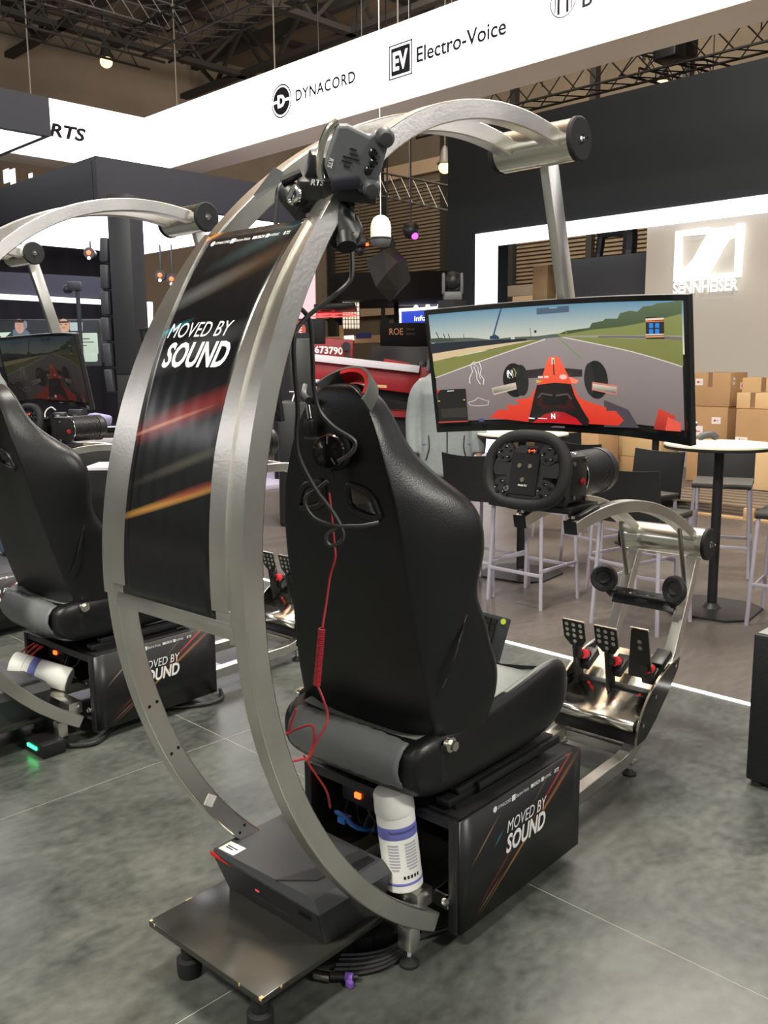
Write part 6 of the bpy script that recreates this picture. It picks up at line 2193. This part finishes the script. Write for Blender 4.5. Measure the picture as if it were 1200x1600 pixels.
lettering('5 673790', WHITEPRINT, t, .58, .125, Vector((9.957, 11.174, 1.790)), Vector((10.278, 10.843, 1.765)) - Vector((9.622, 11.520, 1.826)), (0, 0, 1), bold=.035)
mb = MB(); ibar(mb, (10.168, 11.736, 0.797), (11.927, 9.929, 0.666), .10, .6); mb.build('chassis_edge', MACHRED, t)
mb = MB(); ibar(mb, (10.184, 11.935, 0.481), (12.046, 10.026, 0.369), .66, .5); mb.build('undercarriage', BLACK, t)
for k, (a_, b_) in enumerate((((8.509, 8.626, 1.277), (8.430, 8.602, 0.830)), ((8.539, 8.596, 1.276), (8.579, 8.437, 0.769)))):
    pass
t = thing('wooden_easel', 'pale wooden easel legs behind the right side of the seat top', 'easel', (8.491, 8.531, 0.787))
for a_, b_ in (((8.511, 8.628, 1.293), (8.356, 8.548, 0.282)), ((8.535, 8.604, 1.293), (8.566, 8.335, 0.279)), ((8.734, 8.830, 1.270), (8.884, 8.881, 0.288))):
    mb = MB(); ibar(mb, a_, (b_[0], b_[1], 0.0), .03, .045); mb.build('leg', TIMBER, t)
mb = MB(); ibar(mb, (8.419, 8.718, 1.278), (8.645, 8.485, 1.258), .035, .04); mb.build('ledge', TIMBER, t)
t = thing('booth_sign', 'dark wide sign with orange-pink letters above the crane, left of the monitor', 'sign', (13.360, 12.459, 1.664))
mb = MB(); ibar(mb, (13.002, 12.929, 2.125), (14.104, 11.818, 2.136), .46, .4, .01); mb.build('sign_board', BLACK_M, t)
mb = MB(); ibar(mb, (12.355, 12.583, 0.930), (13.105, 11.817, 0.896), 1.95, .3, .01); mb.build('grey_plinth', DGREY, t)
ORG = mat('orange_pink_print', rgb(214, 150, 112), .6)
lettering('ROE', ORG, t, .27, .13, Vector((13.053, 12.532, 2.189)), e1, (0, 0, 1), bold=.01)
lettering('Visual', mat('dim_print', rgb(120, 96, 84), .6), t, .16, .05, Vector((13.254, 12.340, 2.237)), e1, (0, 0, 1))
lettering('Solutions', MATS['dim_print'], t, .18, .05, Vector((13.252, 12.321, 2.149)), e1, (0, 0, 1))
t = thing('booth_sign', 'black tower sign with a red disc, partly behind the hoop rail', 'sign', (7.803, 9.267, 0.965))
mb = MB(); ibar(mb, (7.563, 9.510, 0.968), (7.917, 9.151, 0.963), 2.0, .4, .01); ibar(mb, (7.690, 9.623, 1.997), (8.152, 9.154, 1.991), .32, .38, .01); mb.build('tower', BLACK_M, t)
mb = MB(); mb.cyl(Vector((7.693, 9.188, 2.000)), Vector((7.693, 9.188, 2.000)) - e2 * .02, .125, 28); mb.build('red_disc', glow('orange_disc', rgb(206, 62, 36), .8), t)
lettering('ROE', WHITEPRINT, t, .15, .075, Vector((7.660, 9.149, 1.998)), e1, (0, 0, 1))
t = thing('line_speaker', 'slim black speaker tower with small white marking behind the hoop rail', 'speaker', (5.859, 6.914, 0.984))
mb = MB(); ibar(mb, (5.806, 7.038, 1.289), (5.964, 6.878, 1.287), 1.04, .3, .01); mb.build('enclosure', BLACK, t)
lettering('NIC', WHITEPRINT, t, .055, .022, Vector((5.753, 6.899, 1.697)), e1, (0, 0, 1))
mb = MB(); ibar(mb, (5.590, 6.953, 0.605), (5.795, 6.745, 0.602), 1.20, .5, .02); mb.build('base_case', BLACK, t)
mb = MB(); ibar(mb, (5.651, 6.879, 1.296), (5.695, 6.835, 1.295), .008, .01); ibar(mb, (5.690, 6.839, 1.289), (5.649, 6.853, 1.172), .01, .01); mb.build('bracket_mark', WHITEPRINT, t)
t = thing('pink_banner', 'tall pale pink light panel seen right of the hoop rail', 'panel', (10.736, 12.467, 2.680))
mb = MB(); ibar(mb, (10.395, 12.576, 1.671), (10.707, 12.259, 1.667), 4.2, .1, .01); mb.build('panel_face', glow('pink_panel', (1, .70, .74), .9), t)
t = thing('neon_ring', 'black suspended frame with glowing red loops', 'lamp', (11.056, 12.097, 2.485))
c = Vector((11.016, 12.138, 2.485))
mb = MB(); ibar(mb, (10.814, 12.354, 2.533), (11.314, 11.854, 2.560), .10, 1.2, .02); mb.build('frame', BLACK, t)
for k, (a, b, dx) in enumerate(((.20, .5, -.18), (.34, .55, .08))):
    mb = MB(); mb.tube([c + FR @ Vector((dx + a * math.cos(2 * PI * i / 20), b * math.sin(2 * PI * i / 20), -.06 + .055 * math.sin(2 * PI * i / 20))) for i in range(20)], .012, 8, loop=True); mb.build('red_tube', glow('red_neon', (1, .05, .05), 3), t)
t = thing('lit_grid_panel', 'bright beige grid panel beside the neon loops', 'panel', (13.338, 14.135, 2.577))
mb = MB(); ibar(mb, (13.215, 14.260, 2.579), (13.471, 14.000, 2.575), .55, .05); mb.build('lit_face', glow('warm_face', (1, .88, .66), .9), t)
mb = MB()
for k in range(7):
    ibar(mb, Vector((13.145, 14.185, 2.573)) + Vector((0, 0, -.26 + k * .087)), Vector((13.400, 13.927, 2.570)) + Vector((0, 0, -.26 + k * .087)), .012, .03)
for k in range(7):
    p = Vector((13.145, 14.185, 2.573)).lerp(Vector((13.400, 13.927, 2.570)), k / 6)
    mb.box(p, (.012, .012, .55))
mb.build('grid', mat('brown_grid', rgb(120, 96, 72), .7), t)
t = thing('booth_canopy', 'dark roof and posts of a distant booth below the faceted pendant', 'canopy', (14.400, 14.590, 2.950))
mb = MB(); ibar(mb, (13.822, 15.218, 3.141), (16.232, 12.792, 3.180), .55, 3.0); mb.build('roof', BLACK_M, t)
mb = MB(); ibar(mb, (14.664, 13.666, 3.223), (15.934, 12.382, 3.220), .5, .3); mb.build('green_awning', GREEN_D, t)
for k, (a_, b_) in enumerate((((13.642, 14.775, 2.928), (13.514, 14.662, 1.895)), ((14.495, 13.910, 2.917), (14.423, 13.847, 2.339)))):
    mb = MB(); mb.cyl(a_, b_, .05, 8); mb.build('post', BLACK_M, t)
t = thing('wood_counter', 'pale wood counter with bright shelf above the red crane', 'counter', (13.532, 14.516, 1.961))
mb = MB(); ibar(mb, (13.153, 14.922, 2.062), (14.105, 13.967, 2.091), .16, .6); mb.build('counter_top', TIMBER, t)
mb = MB(); ibar(mb, (13.321, 14.487, 2.161), (13.389, 14.419, 2.160), .45, .1); mb.build('timber_upright', TIMBER, t)
mb = MB(); ibar(mb, (13.321, 14.327, 2.090), (13.467, 14.182, 2.101), .14, .1); mb.build('lit_shelf', glow('warm_shelf', (1, .9, .75), 1.2), t)
mb = MB(); ibar(mb, (13.502, 14.159, 2.155), (13.734, 13.927, 2.165), .10, .1); mb.build('blue_cloth', mat('navy_cloth', rgb(40, 48, 110), .8), t)
t = thing('exhibitor_sign', 'lit blue sign with white letters left of the monitor', 'sign', (15.915, 14.427, 2.640))
mb = MB(); ibar(mb, (15.558, 14.789, 2.645), (16.768, 13.586, 2.733), .34, .3); mb.build('blue_face', glow('blue_sign', rgb(40, 70, 200), 1.0), t)
mb = MB(); ibar(mb, (15.481, 14.756, 2.787), (16.707, 13.538, 2.874), .06, .4); ibar(mb, (15.463, 14.740, 2.640), (15.494, 14.708, 2.640), .36, .2); mb.build('white_edge', LEDBAR, t)
lettering('infoc', LOGOW, t, .34, .12, Vector((15.522, 14.091, 2.586)), Vector((15.997, 13.905, 2.606)) - Vector((15.474, 14.425, 2.569)), (0, 0, 1), bold=.02)
mb = MB()
for k in range(4):
    p = Vector((15.536, 14.280, 2.838)).lerp(Vector((16.113, 13.715, 2.918)), k / 3)
    mb.sphere(p, .05, seg=10, rings=6)
mb.build('sign_spot', glow('spot_white', (1, .98, .92), 4), t)

# ================================================================ LEFT BACKGROUND
c0 = Vector((3.762, 6.595, 2.884))
ztop = c0.z
t = thing('column_speaker', 'tall black column line-array speaker left of the streaked hoop panel', 'speaker', (c0.x, c0.y, 0))
bx = Vector((c0.x, c0.y, 0)) + e2 * .14
zmid = Vector((3.590, 6.443, 1.492)).z
RZc = Matrix.Rotation(math.radians(-9), 3, 'Z') @ FR
mb = MB(); mb.box(bx + Vector((0, 0, (ztop + zmid) / 2)), (.185, .26, ztop - zmid), .006, RZc); mb.build('enclosure', mat('array_black', rgb(26, 28, 33), .5), t)
mb = MB(); mb.box(bx + Vector((0, 0, zmid / 2)), (.19, .24, zmid), .006, RZc); mb.build('base_column', BLACK, t)
for k in range(6):
    z = ztop - .42 - k * .205
    mb = MB(); mb.box(bx + RZc @ Vector((-.135 - .008 * k + .012 * max(0, k - 3), -.02, 0)) + Vector((0, 0, z)), (.070, .24, .185), .012, RZc @ Matrix.Rotation(math.radians(4 - 2 * k), 3, 'Y')); mb.build('array_module', mat('module_grey', rgb(44, 46, 54), .5), t)
t = thing('light_bar_rig', 'long white light bar along the dark fascia at the left edge', 'light', (4.743, 10.080, 2.312))
mb = MB(); ibar(mb, (3.887, 10.232, 2.337), (5.499, 10.183, 2.320), .055, .06); mb.build('light_bar', LEDBAR, t)
mb = MB(); ibar(mb, (3.924, 10.299, 2.478), (5.546, 10.248, 2.492), .25, .06); mb.build('fascia', mat('violet_grey_fascia', rgb(40, 40, 56), .6), t)
t = thing('light_bar_rig', 'white vertical light bar right of the column speaker', 'light', (6.496, 10.868, 2.164))
mb = MB(); ibar(mb, (6.541, 10.874, 2.383), (6.262, 10.616, 0.072), .12, .10); mb.build('light_bar', LEDBAR, t)
mb = MB(); ibar(mb, (6.439, 10.977, 2.385), (6.577, 10.837, 2.383), .035, .10); mb.build('light_bar', LEDBAR, t)
t = thing('poster_panel', 'bright yellow and white poster between column speaker and hoop', 'poster', (6.596, 11.246, 1.750))
pm = bpy.data.materials.new('yellow_poster'); pm.use_nodes = True
nt = pm.node_tree; b = nt.nodes['Principled BSDF']
n1 = nt.nodes.new('ShaderNodeTexNoise'); n1.inputs['Scale'].default_value = 9
tc = nt.nodes.new('ShaderNodeTexCoord'); nt.links.new(tc.outputs['Object'], n1.inputs[0])
r = nt.nodes.new('ShaderNodeValToRGB')
r.color_ramp.elements[0].color = (*rgb(120, 110, 40), 1); r.color_ramp.elements[0].position = .3
r.color_ramp.elements[1].color = (*rgb(250, 246, 200), 1); r.color_ramp.elements[1].position = .62
e = r.color_ramp.elements.new(.48); e.color = (*rgb(240, 214, 90), 1)
nt.links.new(n1.outputs[0], r.inputs[0]); nt.links.new(r.outputs[0], b.inputs['Emission Color']); b.inputs['Emission Strength'].default_value = 1.0
b.inputs['Base Color'].default_value = (.02, .02, .02, 1)
mb = MB(); ibar(mb, (6.388, 11.274, 0.967), (6.568, 11.091, 0.964), 2.2, .05); mb.build('backlit_print', pm, t)
# presentation screens with portraits
t = thing('presentation_screen', 'wide dark screen with two portraits behind the second monitor', 'screen', (4.835, 10.335, 1.951))
sc = Vector((4.844, 10.292, 1.803))
def sl(x, y, z=0.0):        # metres on the screen, x right, y up
    return sc + e1 * x + Vector((0, 0, y)) - e2 * z
px = lambda X, Y: ((X - 75) * .00748, (540 - Y) * .00748)
mb = MB(); mb.box(sc + e2 * .03 + Vector((0, 0, .05)), (1.35, .05, .50), .005, FR); mb.build('screen_casing', BLACK, t)
pol = [([px(-10, 502), px(157, 502), px(157, 572), px(-10, 572)], rgb(26, 34, 40)),
       ([px(22, 516), px(26, 514), px(40, 514), px(48, 520), px(48, 540), px(20, 540)], rgb(88, 108, 122)),
       (circle(*px(33, 510), .056, .085, 16), rgb(196, 150, 132)), ([px(26, 504), px(27, 500.5), px(34, 499.5), px(40, 501), px(40, 505)], rgb(40, 34, 36)),
       (circle(*px(42, 508), .024, .05, 10), rgb(120, 130, 136)),
       ([px(92, 503), px(112, 503), px(112, 516), px(92, 516)], rgb(178, 130, 104)), (circle(*px(102, 511), .065, .09, 16), rgb(206, 160, 130)), ([px(93, 503), px(111, 503), px(110, 505.5), px(94, 506)], rgb(50, 38, 34)),
       ([px(96, 507.5), px(99.5, 507.3), px(99.5, 508.6), px(96, 508.6)], rgb(50, 34, 30)), ([px(104, 507.3), px(107.5, 507.5), px(107.5, 508.6), px(104, 508.6)], rgb(50, 34, 30)), ([px(99, 512.5), px(105, 512.5), px(104, 513.6), px(100, 513.6)], rgb(150, 80, 76)),
       ([px(30.5, 507.5), px(31.8, 507.5), px(31.8, 508.2), px(30.5, 508.2)], rgb(50, 34, 30)), ([px(34.5, 507.5), px(35.8, 507.5), px(35.8, 508.2), px(34.5, 508.2)], rgb(50, 34, 30)), ([px(31.5, 512), px(35, 512), px(34, 513), px(32, 513)], rgb(160, 84, 80)),
       ([px(112, 505), px(132, 505), px(131, 518), px(112, 518)], rgb(178, 196, 200)), ([px(-10, 520), px(20, 519), px(6, 530), px(-10, 530)], rgb(206, 226, 206))]
picture('screen_picture', pol, screen_mat('portrait_picture', .9), t, lambda x, y, z: sl(x, y, z + .0), strips=2, step=.001)
t = thing('info_board', 'pale green information card with dark text, right of the second monitor', 'board', (4.707, 9.128, 1.777))
cc = Vector((4.714, 9.125, 1.798))
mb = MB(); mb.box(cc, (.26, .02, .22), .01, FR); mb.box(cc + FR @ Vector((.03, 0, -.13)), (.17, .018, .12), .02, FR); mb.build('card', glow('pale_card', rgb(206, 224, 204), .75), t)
mb = MB()
for k, w_ in enumerate((.10, .16, .05)):
    mb.box(cc + FR @ Vector((-.02 + w_ * .2, -.012, .05 - k * .035)), (w_, .002, .008), rot=FR)
mb.build('card_text', DARKPRINT, t)
mb = MB(); mb.box(cc + FR @ Vector((-.09, .04, -.6)), (.03, .03, 1.0), rot=FR); mb.build('card_stand', BLACK, t)
# counter with equipment
t = thing('demo_counter', 'black counter with white edge strip behind the second steering wheel', 'counter', (3.863, 8.024, 0.806))
ct = Vector((3.869, 8.069, 1.019))
mb = MB(); mb.box(ct + Vector((0, 0, -.03)), (1.25, .6, .05), .004, FR); mb.build('counter_top', BLACK_G, t)
mb = MB(); mb.box(ct + Vector((0, 0, -.115)), (1.22, .58, .12), .004, FR); mb.build('counter_front', BLACK, t)
mb = MB(); mb.box(ct + FR @ Vector((0, -.31, -.125)), (1.25, .03, .045), .004, FR); mb.build('white_strip', PANELWHITE, t)
mb = MB(); mb.box(ct + FR @ Vector((0, 0, -.62)), (1.1, .45, .88), .004, FR); mb.build('counter_base', BLACK, t)
def on_counter(X, dy=0.0):
    return ct + FR @ Vector(((X - 95) * .00598, dy, -.004))
mb = MB(); mb.box(on_counter(156) + Vector((0, 0, .05)), (.19, .20, .10), .03, FR @ Matrix.Rotation(.2, 3, 'Y'), seg=3)
tag(mb.build('folded_bag', mat('lilac_fabric', rgb(160, 156, 196), .8)), 'lilac-grey folded bag at the right end of the black counter', 'bag')
t = thing('square_device', 'black square device with a grey screen standing on the black counter', 'device', on_counter(123))
p = on_counter(123, -.05)
mb = MB(); mb.box(p + Vector((0, 0, .075)), (.13, .06, .15), .006, FR); mb.build('device_case', BLACK, t)
mb = MB(); mb.box(p + FR @ Vector((0, -.032, .085)), (.04, .003, .04), rot=FR); mb.build('device_screen', GREYP, t)
mb = MB(); mb.box(on_counter(140, -.1) + Vector((0, 0, .03)), (.03, .06, .06), .004, FR)
tag(mb.build('yellow_notes', mat('yellow_paper', rgb(220, 214, 90), .8)), 'yellow paper stack next to the square device on the counter', 'paper')
mb = MB()
for k in range(4):
    mb.box(on_counter(36, -.05) + FR @ Vector((.02 * k, .02 * k, .10 + .006 * k)), (.24 - .02 * k, .2, .006), .001, FR @ Matrix.Rotation(.06 * k, 3, 'Z'))
mb.box(on_counter(36, -.05) + Vector((0, 0, .05)), (.16, .16, .10), rot=FR)
tag(mb.build('paper_stack', PAPER), 'white paper stack on the counter above the second steering wheel', 'paper')
mb = MB(); mb.box(on_counter(74, -.15) + Vector((0, 0, .035)), (.13, .12, .07), .006, FR)
tag(mb.build('orange_box', mat('orange_card', rgb(206, 140, 96), .8)), 'small orange-brown box on the counter under the second monitor', 'box')
t = thing('camera_gear', 'dark camera gear with a white lead on the counter under the second monitor', 'camera', on_counter(92))
p = on_counter(92, .05)
mb = MB(); mb.box(p + Vector((0, 0, .07)), (.12, .10, .10), .02, FR); mb.cyl(p + FR @ Vector((0, -.04, .07)), p + FR @ Vector((0, -.13, .06)), .035, 16); mb.build('camera_body', BLACK, t)
mb = MB(); mb.tube([p + FR @ Vector((-.10, -.1, .01)), p + FR @ Vector((-.11, -.08, .12)), p + FR @ Vector((-.06, -.06, .17)), p + FR @ Vector((-.02, -.05, .14))], .006, 6); mb.build('white_lead', WHITE, t)
# stage light stand and spots
t = thing('light_stand', 'slim dark light stand with a box head in front of the fascia', 'stand', (4.504, 8.952, 1.377))
a_ = Vector((4.624, 9.058, 2.355))
mb = MB(); mb.cyl((a_.x, a_.y, 0), a_, .022, 10); mb.build('pole', NAVY, t)
mb = MB(); mb.box(a_ + FR @ Vector((-.03, 0, .03)), (.13, .10, .09), .01, FR); mb.sphere(a_ + FR @ Vector((-.10, 0, 0)), .05, seg=12, rings=8); mb.build('lamp_head', NAVY, t)
mb = MB(); mb.lathe([(0, 0), (.22, 0), (.22, .015), (0, .02)], (a_.x, a_.y, 0), seg=20); mb.build('base', BLACK, t)
for (p, lab) in (((6.071, 11.506, 3.057), 'stage spot with red glow under the luminous ceiling'), ((6.980, 11.249, 2.803), 'stage spot with red lights, left of two beside the hoop'), ((7.086, 11.129, 2.749), 'stage spot with a red front, right of two beside the hoop')):
    p = Vector(p)
    t = thing('stage_spot', lab, 'light', p, 'red glowing stage spots')
    mb = MB(); mb.cyl(p + e2 * .14, p, .06, 14, r2=.075); mb.build('housing', BLACK, t)
    mb = MB(); mb.sphere(p - e2 * .01, .032, (1, .5, 1), 12, 8, FR); mb.build('red_lens', LED_RED, t)
    mb = MB(); mb.sphere(p - e2 * .02 + Vector((0, 0, -.07)), .022, seg=8, rings=6); mb.build('white_lens', glow('spot_white', (1, .98, .92), 4), t)
    mb = MB(); mb.cyl(p + e2 * .07, p + e2 * .07 + Vector((0, 0, .9)), .012, 6); mb.build('hanger', BLACK, t)
# low white stage with black cabinet
t = thing('white_stage', 'low pale stage floor lit from above behind the second simulator', 'stage', ((x0 + x1) / 2, (y0 + y1) / 2, 0))
mb = MB(); mb.box(((x0 + x1) / 2 - .3, (y0 + y1) / 2 + .2, .03), (x1 - x0 + 1.5, y1 - y0 - .6, .06), .005); mb.build('stage_deck', mat('lilac_lit_floor', rgb(176, 170, 188), .4), t)  # lilac of the ceiling light is put into the deck colour
t = thing('low_cabinet', 'low black cabinet with a slanted corner behind the second seat', 'cabinet', (2.961, 5.886, 0.082))
pc = Vector((3.181, 6.120, 0.801))
mb = MB()
base = Vector((pc.x, pc.y, 0))
pl = [(-.26, .02), (.75, .02), (.75, pc.z), (-.08, pc.z), (-.26, pc.z - .16)]
mb.prism([base + e1 * x + Vector((0, 0, z)) for x, z in pl], e2 * .4)
mb.build('cabinet_body', BLACK, t)
mb = MB(); mb.prism([base + e1 * x + Vector((0, 0, z)) - e2 * -.0 for x, z in [(-.08, pc.z), (.75, pc.z), (.75, pc.z + .02), (-.10, pc.z + .02)]], e2 * .4); mb.build('cabinet_top', PANELWHITE, t)
